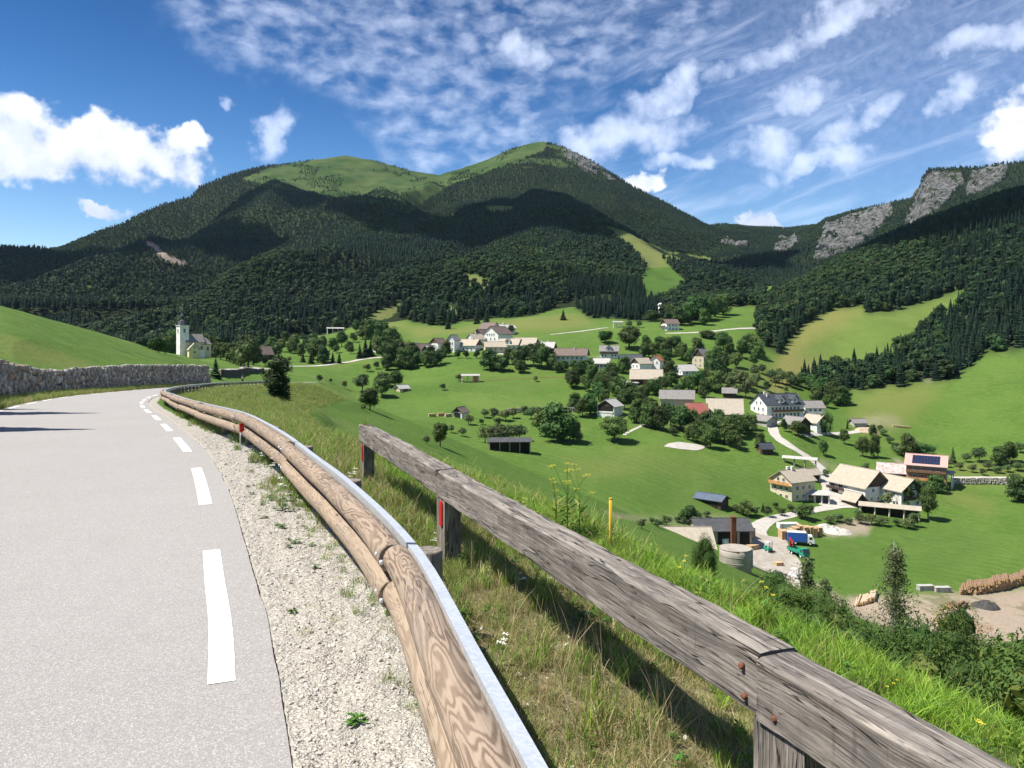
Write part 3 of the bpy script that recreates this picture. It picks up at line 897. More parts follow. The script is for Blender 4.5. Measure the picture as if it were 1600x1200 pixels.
# ------------------------------------------------------------------ foliage materials and tree shapes
def mat_leaf(name, dark, light, hue_var=0.03, rnd_lo=0.65, rnd_hi=1.35, yellow=None, sub=0.0, patchy=False):
    m, T = new_mat(name)
    oi = T.n('ShaderNodeObjectInfo')
    tc = T.n('ShaderNodeTexCoord')
    geo = T.n('ShaderNodeNewGeometry')
    n = T.noise(tc.outputs['Object'], 0.55, 3, 0.6)
    c = T.mix(T.ramp(n, 0.3, 0.7), dark, light)
    isl = geo.outputs['Random Per Island']
    c = T.mix(T.m('MULTIPLY', isl, 0.5), c, light)
    if yellow: c = T.mix(T.ramp(isl, 0.80, 0.85), c, yellow)
    if patchy:
        pn = T.noise(oi.outputs['Location'], 0.006, 4, 0.6)
        c = T.mix(T.ramp(pn, 0.42, 0.60, 0, 0.75), c, tuple(q * k for q, k in zip(light, (1.25, 1.2, 0.9))))
    hsv = T.n('ShaderNodeHueSaturation')
    T.put(hsv.inputs['Color'], c)
    T.put(hsv.inputs['Value'], T.ramp(oi.outputs['Random'], 0, 1, rnd_lo, rnd_hi, smooth=False))
    r2 = T.m('FRACT', T.m('MULTIPLY', oi.outputs['Random'], 17.31))
    T.put(hsv.inputs['Hue'], T.ramp(r2, 0, 1, 0.5 - hue_var, 0.5 + hue_var * 0.6, smooth=False))
    T.put(T.bs.inputs['Base Color'], hsv.outputs[0])
    T.bs.inputs['Roughness'].default_value = 0.7
    T.bs.inputs['Specular IOR Level'].default_value = 0.22
    if sub > 0:
        tr = T.n('ShaderNodeBsdfTranslucent')
        T.put(tr.inputs[0], hsv.outputs[0])
        mx = T.n('ShaderNodeMixShader'); mx.inputs[0].default_value = sub
        T.t.links.new(T.bs.outputs[0], mx.inputs[1]); T.t.links.new(tr.outputs[0], mx.inputs[2])
        T.t.links.new(mx.outputs[0], T.out.inputs[0])
    return m

def mat_bark(name, a, b):
    m, T = new_mat(name)
    tc = T.n('ShaderNodeTexCoord')
    n = T.noise(T.scale(tc.outputs['Object'], (3, 3, 0.8)), 3, 5, 0.65)
    T.put(T.bs.inputs['Base Color'], T.mix(n, a, b))
    T.put(T.bs.inputs['Normal'], T.bump(n, 0.6, 0.03))
    return m

M_LEAF = mat_leaf("broad_leaves", (0.022, 0.052, 0.012), (0.058, 0.104, 0.024), 0.045, 0.65, 1.6)
M_LEAF_GREY = mat_leaf("fruit_tree_leaves", (0.036, 0.066, 0.020), (0.088, 0.128, 0.044), 0.045, 0.7, 1.5)
M_NEEDLE = mat_leaf("spruce_needles", (0.015, 0.036, 0.012), (0.042, 0.078, 0.024), 0.03, 0.7, 1.4)
M_BUSH = mat_leaf("hazel_leaves", (0.034, 0.078, 0.016), (0.075, 0.145, 0.030), 0.02, 0.8, 1.25, yellow=(0.11, 0.15, 0.03), sub=0.2)
M_BIRCH = mat_leaf("birch_leaves", (0.085, 0.12, 0.045), (0.15, 0.19, 0.08), 0.02, 0.85, 1.2, sub=0.25)
M_FOREST_L = mat_leaf("forest_leaves", (0.013, 0.034, 0.014), (0.033, 0.068, 0.022), 0.035, 0.68, 1.22, patchy=True)
M_FOREST_N = mat_leaf("forest_needles", (0.008, 0.022, 0.014), (0.019, 0.042, 0.024), 0.03, 0.68, 1.25, patchy=True)
M_BARK = mat_bark("bark", (0.06, 0.048, 0.035), (0.16, 0.135, 0.105))
M_BARK_B = mat_bark("birch_bark", (0.12, 0.11, 0.10), (0.55, 0.53, 0.48))

def ico(sub):
    import bmesh
    bm = bmesh.new(); bmesh.ops.create_icosphere(bm, subdivisions=sub, radius=1.0)
    v = np.array([tuple(q.co) for q in bm.verts]); f = [[x.index for x in q.verts] for q in bm.faces]
    bm.free()
    return v, f
_ICO1 = ico(1); _ICO2 = ico(2)

def quads_mesh(name, C, N, W, H, mats, extra=None, tri=False, curl=0.25, rng=None):
    """many leaf-sized faces: centres C, normals N, sizes W,H; each is a bent pair of triangles / quad"""
    n = len(C)
    N = N / np.linalg.norm(N, axis=1)[:, None]
    ref = rng.normal(size=(n, 3)); T1 = np.cross(N, ref); T1 /= np.linalg.norm(T1, axis=1)[:, None]
    T2 = np.cross(N, T1)
    w = (T1.T * W).T; h = (T2.T * H).T; b = (N.T * (W * curl)).T
    P0 = C - h; P1 = C + w * 0.55 - b * .5; P2 = C + h; P3 = C - w * 0.55 - b * .5
    vs = np.stack([P0, P1, P2, P3], 1).reshape(-1, 3)
    fs = np.arange(4 * n).reshape(n, 4)
    V = [vs]; Fl = [list(map(list, fs))]; off = len(vs); mi = [0] * n
    if extra:
        for ev, ef, em in extra:
            V.append(np.array(ev)); Fl.append([[i + off for i in f] for f in ef]); off += len(ev); mi += [em] * len(ef)
    me = bpy.data.meshes.new(name)
    faces = [f for L in Fl for f in L]
    me.from_pydata(np.concatenate(V).tolist(), [], faces)
    for m in mats: me.materials.append(m)
    me.polygons.foreach_set('material_index', mi)
    me.update()
    return me

def crown_broad(name, seed, mat, H=10.0, Wd=8.0, nl=1500, leaf=0.42, lobes=16, z0=0.18, ragged=0.25, dense=0.72, flat=0.0):
    """crown of a broad-leaved tree, base of trunk at z=0, total height H"""
    rng = np.random.default_rng(seed)
    cz0 = H * z0; ch = H - cz0
    L = []
    for i in range(lobes):
        t = rng.random() ** 0.8
        zc = cz0 + ch * (0.18 + 0.66 * t)
        rad = Wd / 2 * math.sqrt(max(0.05, 1 - ((t - 0.38) / 0.75) ** 2)) * 0.66
        an = i * 2.399 + rng.normal() * 0.4
        q = rng.random() ** 0.5
        lr = (0.20 + 0.13 * rng.random()) * Wd * (1 - 0.25 * t)
        L.append((rad * q * math.cos(an), rad * q * math.sin(an), zc, lr, lr * (0.75 + 0.3 * rng.random())))
    L.append((0, 0, cz0 + ch * 0.52, Wd * 0.30, ch * 0.36))
    w = np.array([l[3] ** 2 for l in L]); w /= w.sum()
    idx = rng.choice(len(L), nl, p=w)
    A = np.array(L)[idx]
    dr = rng.normal(size=(nl, 3)); dr[:, 2] += 0.25
    dr /= np.linalg.norm(dr, axis=1)[:, None]
    rr = 1 - np.abs(rng.normal(size=nl)) * ragged * 0.6 + (rng.random(nl) < 0.12) * rng.random(nl) * ragged
    C = A[:, :3] + dr * np.stack([A[:, 3] * rr, A[:, 3] * rr, A[:, 4] * rr], 1)
    C[:, 2] = np.maximum(C[:, 2], cz0 * (0.7 + 0.5 * rng.random(nl)))
    N = dr * 0.9 + rng.normal(size=(nl, 3)) * 0.55; N[:, 2] += 0.3
    s = leaf * (0.6 + 0.8 * rng.random(nl))
    extra = []
    for l in L:
        v, f = _ICO1
        vv = v * (1 + 0.18 * rng.normal(size=(len(v), 1))) * np.array([l[3], l[3], l[4]]) * dense + np.array(l[:3])
        vv[:, 2] = np.maximum(vv[:, 2], cz0 * 0.9)
        extra.append((vv, f, 0))
    return quads_mesh(name, C, N, s * .62, s, [mat], extra, rng=rng)

def trunk_mesh(name, seed, H, r, mat, z0=0.3, limbs=5, spread=0.25):
    rnd = random.Random(seed)
    b = MB()
    top = H * 0.62
    pts = [(0, 0, -0.6)] + [(rnd.uniform(-.03, .03) * H * k / 5, rnd.uniform(-.03, .03) * H * k / 5, top * k / 5) for k in range(0, 6)]
    b.tube(pts, [r * 1.5] + [r * (1.25 - 0.17 * k) for k in range(6)], 7)
    for i in range(limbs):
        a = i * 2.4 + rnd.random(); h = H * (z0 * 0.7 + 0.28 * rnd.random())
        e = (math.cos(a) * H * spread, math.sin(a) * H * spread, h + H * (0.18 + 0.14 * rnd.random()))
        mid = (e[0] * .45, e[1] * .45, h + (e[2] - h) * .35)
        b.tube([(0, 0, h), mid, e], [r * .5, r * .36, r * .12], 5)
    return b.mesh(name, mat)

def crown_spruce(name, seed, mat, H=14.0, R=2.6, tiers=22, per=11, z0=0.06, droop=0.35, sub=2, core=0.45):
    """tiers of drooping boughs round a dark core"""
    rng = np.random.default_rng(seed)
    vs = []; fs = []
    def quad(a, b, c, d):
        k = len(vs); vs.extend([a, b, c, d]); fs.append([k, k + 1, k + 2, k + 3])
    for t in range(tiers):
        q = t / (tiers - 1)
        z = H * (z0 + (0.985 - z0) * q)
        r = R * (1 - q) ** 0.85 * (0.86 + 0.28 * rng.random()) + 0.12
        n = max(4, int(per * (1 - 0.55 * q)))
        for i in range(n):
            a = 2 * math.pi * (i + rng.random() * 0.8) / n + t * 0.7
            rr = r * (0.7 + 0.5 * rng.random())
            wv = rr * (0.34 + 0.16 * rng.random()) + 0.08
            c, s = math.cos(a), math.sin(a)
            z1 = z - droop * rr * (0.35 + 0.3 * rng.random()); z2 = z - droop * rr * (0.8 + 0.5 * rng.random())
            def pt(rad, side, zz): return (c * rad - s * side, s * rad + c * side, zz)
            quad(pt(0.0, 0, z + .1), pt(rr * .55, -wv, z1 - .12 * rr), pt(rr, 0, z2), pt(rr * .55, wv, z1 - .12 * rr))
            if sub > 1:
                for k in range(2):
                    f = 0.35 + 0.5 * rng.random(); sd = (rng.random() - .5) * 1.6 * wv
                    o = pt(rr * f, sd, z - droop * rr * f - .05)
                    o2 = pt(rr * (f + .22), sd * 1.3, z - droop * rr * f - .35 * rr * .6)
                    quad(o, (o[0] + s * .12 * rr, o[1] - c * .12 * rr, o[2] - .18 * rr), o2, (o[0] - s * .12 * rr, o[1] + c * .12 * rr, o[2] - .18 * rr))
    k0 = len(vs); m = 8; rings = 6
    for j in range(rings):
        q = j / (rings - 1)
        for i in range(m):
            a = 2 * math.pi * i / m + j * .3
            r = R * core * (1 - q) ** 0.9 * (0.8 + 0.4 * rng.random()) + 0.02
            vs.append((math.cos(a) * r, math.sin(a) * r, H * (z0 + (0.97 - z0) * q)))
    for j in range(rings - 1):
        for i in range(m):
            i2 = (i + 1) % m
            fs.append([k0 + j * m + i, k0 + j * m + i2, k0 + (j + 1) * m + i2, k0 + (j + 1) * m + i])
    me = bpy.data.meshes.new(name)
    me.from_pydata([tuple(map(float, p)) for p in vs], [], fs)
    me.materials.append(mat); me.update()
    return me

# prototypes
BROAD = [crown_broad("leaf_crown", 100 + i, M_LEAF, 10, [8.8, 8.0, 9.8, 8.4][i], 2400, 0.44, 17 + i, 0.06) for i in range(4)]
BROAD_T = [trunk_mesh("leaf_trunk", 200 + i, 10, 0.28, M_BARK) for i in range(4)]
FRUIT = [crown_broad("fruit_crown", 300 + i, M_LEAF_GREY, 5.5, [4.6, 5.2, 4.2][i], 900, 0.30, 10, 0.24, 0.45, 0.5) for i in range(3)]
FRUIT_T = [trunk_mesh("fruit_trunk", 310 + i, 5.5, 0.13, M_BARK, 0.3, 6, 0.26) for i in range(3)]
SPRUCE = [crown_spruce("spruce_crown", 400 + i, M_NEEDLE, 14, [2.7, 3.1, 2.3][i], 24, 12) for i in range(3)]
SPRUCE_T = trunk_mesh("spruce_trunk", 410, 18, 0.24, M_BARK, limbs=0)

def add_tree(kind, loc, h, seed, name, label, group=None, w=None, cat='tree'):
    """a tree of height h (m) at loc; trunk and crown are its parts"""
    rnd = random.Random(seed * 7 + 1)
    e = empty(name, loc, rnd.uniform(0, 6.28), label=label, cat=cat, group=group)
    if kind == 'broad':
        k = rnd.randrange(4); s = h / 10.0; sw = s * (w or rnd.uniform(0.85, 1.1)); c, t = BROAD[k], BROAD_T[k]
    elif kind == 'fruit':
        k = rnd.randrange(3); s = h / 5.5; sw = s * (w or rnd.uniform(0.85, 1.15)); c, t = FRUIT[k], FRUIT_T[k]
    else:
        k = rnd.randrange(3); s = h / 14.0; sw = s * (w or rnd.uniform(0.85, 1.2)); c, t = SPRUCE[k], SPRUCE_T
    inst('trunk', t, e, sc=(sw, sw, s)); inst('crown', c, e, sc=(sw, sw, s))
    return e

# ------------------------------------------------------------------ forest stuff through geometry nodes
def proto_collection(name, meshes):
    c = bpy.data.collections.new(name)
    for i, me in enumerate(meshes):
        o = bpy.data.objects.new(f"{name}_{i:02d}", me)
        c.objects.link(o)
    return c

def scatter_group(coll, name):
    g = bpy.data.node_groups.new(name, 'GeometryNodeTree')
    g.interface.new_socket('Geometry', in_out='INPUT', socket_type='NodeSocketGeometry')
    g.interface.new_socket('Geometry', in_out='OUTPUT', socket_type='NodeSocketGeometry')
    N = g.nodes
    gi = N.new('NodeGroupInput'); go = N.new('NodeGroupOutput')
    ip = N.new('GeometryNodeInstanceOnPoints')
    ci = N.new('GeometryNodeCollectionInfo'); ci.inputs['Collection'].default_value = coll
    ci.inputs['Separate Children'].default_value = True; ci.inputs['Reset Children'].default_value = True
    def na(nm, dt):
        q = N.new('GeometryNodeInputNamedAttribute'); q.data_type = dt; q.inputs['Name'].default_value = nm
        return q.outputs['Attribute']
    e2r = N.new('FunctionNodeEulerToRotation')
    L = g.links.new
    L(gi.outputs[0], ip.inputs['Points']); L(ci.outputs[0], ip.inputs['Instance'])
    ip.inputs['Pick Instance'].default_value = True
    L(na('idx', 'INT'), ip.inputs['Instance Index'])
    L(na('rot', 'FLOAT_VECTOR'), e2r.inputs[0]); L(e2r.outputs[0], ip.inputs['Rotation'])
    L(na('scl', 'FLOAT_VECTOR'), ip.inputs['Scale'])
    L(ip.outputs[0], go.inputs[0])
    return g

def scatter_obj(name, P, idx, rot, scl, coll, label=None, cat=None, kind='stuff'):
    me = bpy.data.meshes.new(name)
    me.vertices.add(len(P)); me.vertices.foreach_set('co', np.asarray(P, np.float32).ravel())
    a = me.attributes.new('idx', 'INT', 'POINT'); a.data.foreach_set('value', np.asarray(idx, np.int32))
    a = me.attributes.new('rot', 'FLOAT_VECTOR', 'POINT'); a.data.foreach_set('vector', np.asarray(rot, np.float32).ravel())
    a = me.attributes.new('scl', 'FLOAT_VECTOR', 'POINT'); a.data.foreach_set('vector', np.asarray(scl, np.float32).ravel())
    me.update()
    o = bpy.data.objects.new(name, me); COL.objects.link(o)
    md = o.modifiers.new('scatter', 'NODES'); md.node_group = scatter_group(coll, name)
    tag(o, label, cat, kind=kind)
    return o

def far_broad(seed, n, nl, leaf):
    return crown_broad("wood_leaf_crown", seed, M_FOREST_L, 12, 8.5, nl, leaf, n, 0.05, 0.25, 0.82)

def build_forest():
    rng = np.random.default_rng(5)
    pts = []
    def sample(d0, d1, sp, u0, u1):
        x0, x1 = (u0 - 800) / F * d1, (u1 - 800) / F * d1
        nx = int((x1 - x0) / sp); ny = int((d1 - d0) / sp)
        gx, gy = np.meshgrid(np.linspace(x0, x1, nx), np.linspace(d0, d1, ny))
        gx = gx + rng.uniform(-.5, .5, gx.shape) * sp; gy = gy + rng.uniform(-.5, .5, gx.shape) * sp
        gx = gx.ravel(); gy = gy.ravel()
        u = 800 + F * gx / gy
        k = (u > u0) & (u < u1) & (gy > d0) & (gy < d1)
        gx, gy = gx[k], gy[k]
        z = top_z(gx, gy)
        p, con = wood(gx, gy, z)
        k = rng.random(len(p)) < p
        return gx[k], gy[k], z[k], con[k]
    S = [sample(370, 560, 5.6, -120, 1760), sample(560, 900, 5.8, -120, 1760), sample(900, 1500, 5.9, -120, 1740), sample(1500, 3000, 6.4, -100, 1740)]
    X, Y, Z, Cn = [np.concatenate([s[i] for s in S]) for i in range(4)]
    # drop trees on ground that the camera's side of the hills hides by a wide margin
    vis = np.ones(len(X), bool)
    for f in np.linspace(0.35, 0.985, 26):
        zz = top_z(X * f, Y * f)
        lim = CAMZ + (Z + 45 - CAMZ) * f
        vis &= zz <= lim
    X, Y, Z, Cn = X[vis], Y[vis], Z[vis], Cn[vis]
    con = rng.random(len(X)) < Cn
    U, V = uv_of(X, Y, Z)
    alpm = inpoly(U, V, ALP) & (Y > 1200)
    h = np.where(con, rng.uniform(11, 19, len(X)), rng.uniform(9, 15, len(X)))
    h = h * np.interp(Y, [450, 700, 1000, 1500, 2000], [1.0, 0.80, 0.66, 0.58, 0.52])
    h = np.where(Y < 560, h * 0.84, h)
    h = np.where(alpm, h * 0.75, h)
    size = h / Y * ((U > -20) & (U < 1620))
    # a second visibility test at crown height picks the trees that really show
    show = np.ones(len(X), bool)
    for f in np.linspace(0.5, 0.99, 22):
        show &= top_z(X * f, Y * f) + (0 if f < .5 else 1.0) <= CAMZ + (Z + h * .9 - CAMZ) * f + 0.5
    size = size * show
    ind = np.zeros(len(X), bool)
    for c, n in ((True, 260), (False, 150)):
        k = np.where(con == c)[0]
        o = k[np.argsort(-size[k])[:n]]
        ind[o] = True
    rest = ~ind
    NB = [far_broad(500 + i, 9, 420, 0.85) for i in range(4)]
    NC = [crown_spruce("wood_spruce_crown", 520 + i, M_FOREST_N, 14, [2.6, 3.0, 2.2, 2.8][i], 15, 9, sub=1, core=0.6) for i in range(4)]
    FB = [far_broad(540 + i, 6, 90, 1.7) for i in range(4)]
    FC = [crown_spruce("far_spruce_crown", 560 + i, M_FOREST_N, 14, [2.7, 3.1, 2.3, 2.9][i], 8, 7, sub=1, core=0.7) for i in range(4)]
    coll = proto_collection("wood_kinds", NB + NC + FB + FC)
    k = np.where(rest)[0]
    near = Y[k] < 950
    idx = rng.integers(0, 4, len(k)) + np.where(con[k], 4, 0) + np.where(near, 0, 8)
    sc = np.where(con[k], h[k] / 14, h[k] / 12)
    wv = rng.uniform(0.95, 1.4, len(k)) * sc
    rot = np.stack([rng.normal(size=len(k)) * .03, rng.normal(size=len(k)) * .03, rng.uniform(0, 6.28, len(k))], 1)
    P = np.stack([X[k], Y[k], Z[k] - 0.5], 1)
    m1 = Y[k] < 1000
    for nm, msk in (("hillside_forest", m1), ("mountain_forest", ~m1)):
        scatter_obj(nm, P[msk], idx[msk], rot[msk], np.stack([wv, wv, sc], 1)[msk], coll,
                    'dense dark green mixed forest covering the ' + ('hillsides around the valley' if nm[0] == 'h' else 'big mountain and the far ridges'), 'forest')
    print('FOREST', len(k), 'individual', int(ind.sum()), 'near', int(m1.sum()))
    for i in np.where(ind)[0]:
        u = U[i]
        if con[i]:
            nm = 'spruce_tree'; me = NC[i % 4]; s = h[i] / 14
        else:
            nm = 'forest_tree'; me = NB[i % 4]; s = h[i] / 12
        w_ = s * (1.1 + 0.35 * ((i * 37) % 10) / 10)
        o = inst(nm, me, None, (X[i], Y[i], Z[i] - 0.5), (i * 1.7) % 6.28, (w_, w_, s))
        u_, v_ = U[i], V[i]
        if u_ > 1180:
            z_ = ("at the left tip of the right hillside forest" if u_ < 1290 else "above the guesthouse" if u_ < 1400 else "above the beehive meadow" if u_ < 1500 else "near the right picture edge")
            z_ += (", uphill of the sloping clearing" if v_ < 500 else ", downhill of the sloping clearing")
        else:
            z_ = ("in the forest edge behind the church" if u_ < 430 else "in the forest edge left of the upper hamlet" if u_ < 640 else "in the forest edge right above the upper hamlet" if u_ < 900 else
                  "in the dark grove above the village" if u_ < 1032 else "in the forest edge above the lone upper house")
        z_ = ("dark spruce " if con[i] else "broadleaf tree ") + z_
        tag(o, z_, 'tree', z_.replace("dark spruce", "spruces").replace("broadleaf tree", "broadleaf trees").replace(", ", " "))
build_forest()

# ------------------------------------------------------------------ foreground materials
def mat_asphalt():
    m, T = new_mat("asphalt")
    P = T.n('ShaderNodeNewGeometry').outputs['Position']
    big = T.noise(P, 0.35, 4, 0.6); mid = T.noise(P, 3.0, 4, 0.6)
    v = T.vor(P, 120, out='Color'); vd = T.vor(P, 120); v2 = T.vor(P, 230, out='Color')
    sc = T.n('ShaderNodeSeparateColor'); T.put(sc.inputs[0], v)
    s2 = T.n('ShaderNodeSeparateColor'); T.put(s2.inputs[0], v2)
    c = T.mix(sc.outputs[0], (0.26, 0.243, 0.228), (0.345, 0.325, 0.305))
    c = T.mix(T.ramp(sc.outputs[1], 0.80, 0.9), c, (0.44, 0.42, 0.40))
    c = T.mix(T.m('MULTIPLY', T.ramp(s2.outputs[0], 0.84, 0.94), 0.6), c, (0.14, 0.13, 0.125))
    c = T.mix(T.ramp(T.vor(P, 46), 0.0, 0.13, 0.7, 0), c, (0.09, 0.085, 0.08))
    c = T.mix(T.ramp(big, 0.3, 0.7, 0, 0.28), c, (0.36, 0.345, 0.33))
    c = T.mix(T.ramp(mid, 0.5, 0.8, 0, 0.25), c, (0.24, 0.23, 0.225))
    T.put(T.bs.inputs['Base Color'], c)
    T.bs.inputs['Roughness'].default_value = 0.88
    T.put(T.bs.inputs['Normal'], T.bump(T.m('ADD', vd, T.m('MULTIPLY', s2.outputs[1], 0.4)), 0.40, 0.005))
    return m
def mat_paint():
    m, T = new_mat("road_paint")
    P = T.n('ShaderNodeNewGeometry').outputs['Position']
    n = T.noise(P, 60, 5, 0.7); n2 = T.noise(P, 4, 4, 0.6)
    c = T.mix(T.ramp(T.m('ADD', n, T.m('MULTIPLY', n2, 0.3)), 0.74, 0.86), (0.80, 0.80, 0.77), (0.42, 0.41, 0.39))
    T.put(T.bs.inputs['Base Color'], c); T.bs.inputs['Roughness'].default_value = 0.6
    T.put(T.bs.inputs['Normal'], T.bump(n, 0.4, 0.003))
    return m
def mat_log(name, pale, dark, fibre, contrast=0.9):
    """weathered round timber: contour-like grain along the log"""
    m, T = new_mat(name)
    uv = T.n('ShaderNodeUVMap').outputs[0]
    oi = T.n('ShaderNodeObjectInfo')
    off = T.n('ShaderNodeCombineXYZ'); T.put(off.inputs[0], T.m('MULTIPLY', oi.outputs['Random'], 41.0)); T.put(off.inputs[2], T.m('MULTIPLY', oi.outputs['Random'], 13.0))
    P = T.vm('ADD', uv, off.outputs[0])
    f = T.noise(T.scale(P, (0.95, 6.0, 1.0)), 1.0, 2, 0.45, 0.7)
    f2 = T.noise(T.scale(P, (7.0, 30.0, 1.0)), 1.0, 3, 0.6)
    band = T.m('FRACT', T.m('ADD', T.m('MULTIPLY', f, 12.0), T.m('MULTIPLY', f2, 0.8)))
    tri = T.m('ABSOLUTE', T.m('SUBTRACT', T.m('MULTIPLY', band, 2.0), 1.0))
    g = T.m('MULTIPLY', T.ramp(tri, 0.22, 0.85), T.ramp(T.noise(T.scale(P, (1.6, 5, 1)), 1.0, 3, 0.6), 0.3, 0.6, 0.45, 1.0))
    fine = T.noise(T.scale(P, (8, 170, 1)), 1.0, 4, 0.7)
    c = T.mix(T.m('MULTIPLY', g, contrast), pale, dark)
    c = T.mix(T.ramp(fine, 0.45, 0.75, 0, 0.55), c, fibre)
    big = T.noise(T.scale(P, (0.9, 2.5, 1)), 1.0, 3, 0.6)
    c = T.mix(T.ramp(big, 0.45, 0.75, 0, 0.55), c, T.mix(0.5, fibre, (0.30, 0.28, 0.26)))
    # knots and drying cracks
    kn = T.vor(T.scale(P, (1.3, 5.0, 1)), 1.0)
    c = T.mix(T.ramp(kn, 0.05, 0.11, 0.75, 0.0), c, (0.05, 0.032, 0.02))
    cr = T.noise(T.scale(P, (0.8, 46, 1)), 1.0, 2, 0.5)
    cm = T.m('MULTIPLY', T.ramp(T.m('ABSOLUTE', T.m('SUBTRACT', cr, 0.5)), 0.0, 0.010, 1.0, 0.0), T.ramp(big, 0.4, 0.55))
    c = T.mix(cm, c, (0.03, 0.022, 0.016))
    T.put(T.bs.inputs['Base Color'], c)
    T.bs.inputs['Roughness'].default_value = 0.75
    T.put(T.bs.inputs['Normal'], T.bump(T.m('SUBTRACT', T.m('ADD', T.m('MULTIPLY', g, -0.3), T.m('MULTIPLY', fine, 0.6)), T.m('MULTIPLY', cm, 2.0)), 0.7, 0.004))
    return m
def mat_beam():
    m, T = new_mat("weathered_beam")
    uv = T.n('ShaderNodeUVMap').outputs[0]
    oi = T.n('ShaderNodeObjectInfo')
    off = T.n('ShaderNodeCombineXYZ'); T.put(off.inputs[0], T.m('MULTIPLY', oi.outputs['Random'], 31.0)); T.put(off.inputs[2], T.m('MULTIPLY', oi.outputs['Random'], 9.0))
    P = T.vm('ADD', uv, off.outputs[0])
    wob = T.noise(T.scale(P, (1.2, 2.5, 1)), 1.0, 2, 0.5, out=1)
    Pw = T.vm('ADD', P, T.vm('MULTIPLY', T.vm('SUBTRACT', wob, (0.5, 0.5, 0.5)), (0.05, 0.09, 0)))
    fib = T.noise(T.scale(Pw, (5.0, 170, 1)), 1.0, 5, 0.75)
    fib2 = T.noise(T.scale(Pw, (1.4, 34, 1)), 1.0, 4, 0.6)
    blot = T.noise(T.scale(P, (2.6, 7, 1)), 1.0, 5, 0.65, 0.6)
    c = T.mix(T.ramp(fib2, 0.3, 0.7), (0.17, 0.148, 0.125), (0.37, 0.33, 0.285))
    c = T.mix(T.ramp(fib, 0.45, 0.62, 0, 0.75), c, (0.10, 0.086, 0.072))
    c = T.mix(T.ramp(blot, 0.48, 0.70, 0, 0.75), c, (0.115, 0.104, 0.094))
    c = T.mix(T.ramp(T.noise(T.scale(P, (1.1, 3, 1)), 1.3, 4, 0.6), 0.55, 0.75, 0, 0.45), c, (0.42, 0.37, 0.31))
    # across-grain stains where rain ran down
    st = T.noise(T.scale(P, (22, 1.6, 1)), 1.0, 3, 0.6)
    c = T.mix(T.m('MULTIPLY', T.ramp(st, 0.56, 0.72, 0, 0.6), T.ramp(blot, 0.35, 0.55)), c, (0.085, 0.078, 0.07))
    cr = T.noise(T.scale(Pw, (0.75, 15, 1)), 1.0, 3, 0.5)
    big = T.noise(T.scale(P, (0.8, 3.0, 1)), 1.0, 2, 0.5)
    cm = T.m('MULTIPLY', T.ramp(T.m('ABSOLUTE', T.m('SUBTRACT', cr, 0.5)), 0.0, 0.014, 1.0, 0.0), T.ramp(big, 0.36, 0.48))
    cr2 = T.noise(T.scale(Pw, (1.3, 60, 1)), 1.0, 2, 0.5)
    cm2 = T.m('MULTIPLY', T.ramp(T.m('ABSOLUTE', T.m('SUBTRACT', cr2, 0.5)), 0.0, 0.022, 0.85, 0.0), T.ramp(blot, 0.42, 0.55))
    c = T.mix(T.m('MAXIMUM', cm, cm2), c, (0.022, 0.018, 0.015))
    kn = T.vor(T.scale(P, (0.9, 5.2, 1)), 1.0)
    ring = T.m('MULTIPLY', T.ramp(kn, 0.07, 0.19, 1, 0), T.ramp(T.noise(P, 0.9, 1), 0.36, 0.44))
    c = T.mix(T.m('MULTIPLY', ring, 0.6), c, (0.45, 0.40, 0.33))
    c = T.mix(T.m('MULTIPLY', T.ramp(kn, 0.06, 0.09, 0.9, 0), T.ramp(T.noise(P, 0.9, 1), 0.36, 0.44)), c, (0.03, 0.024, 0.02))
    T.put(T.bs.inputs['Base Color'], c); T.bs.inputs['Roughness'].default_value = 0.85
    h = T.m('SUBTRACT', T.m('ADD', T.m('MULTIPLY', fib, 0.7), T.m('MULTIPLY', fib2, 0.7)), T.m('MULTIPLY', T.m('MAXIMUM', cm, cm2), 2.4))
    T.put(T.bs.inputs['Normal'], T.bump(h, 0.9, 0.006))
    return m
def mat_plain(name, col, rough=0.7, metal=0.0, var=0.12, nscale=4.0, bump=0.0, spec=0.35, col2=None, coords='Object', stretch=(1, 1, 1)):
    m, T = new_mat(name)
    tc = T.n('ShaderNodeTexCoord')
    n = T.noise(T.scale(tc.outputs[coords], stretch), nscale, 5, 0.65)
    if col2 is None:
        col2 = tuple(c * (1 - var * 2) for c in col); a = tuple(min(1, c * (1 + var * .6)) for c in col)
    else: a = col
    T.put(T.bs.inputs['Base Color'], T.mix(T.ramp(n, 0.3, 0.75), a, col2))
    T.bs.inputs['Roughness'].default_value = rough
    T.bs.inputs['Metallic'].default_value = metal
    T.bs.inputs['Specular IOR Level'].default_value = spec
    if bump: T.put(T.bs.inputs['Normal'], T.bump(n, bump, 0.03))
    return m

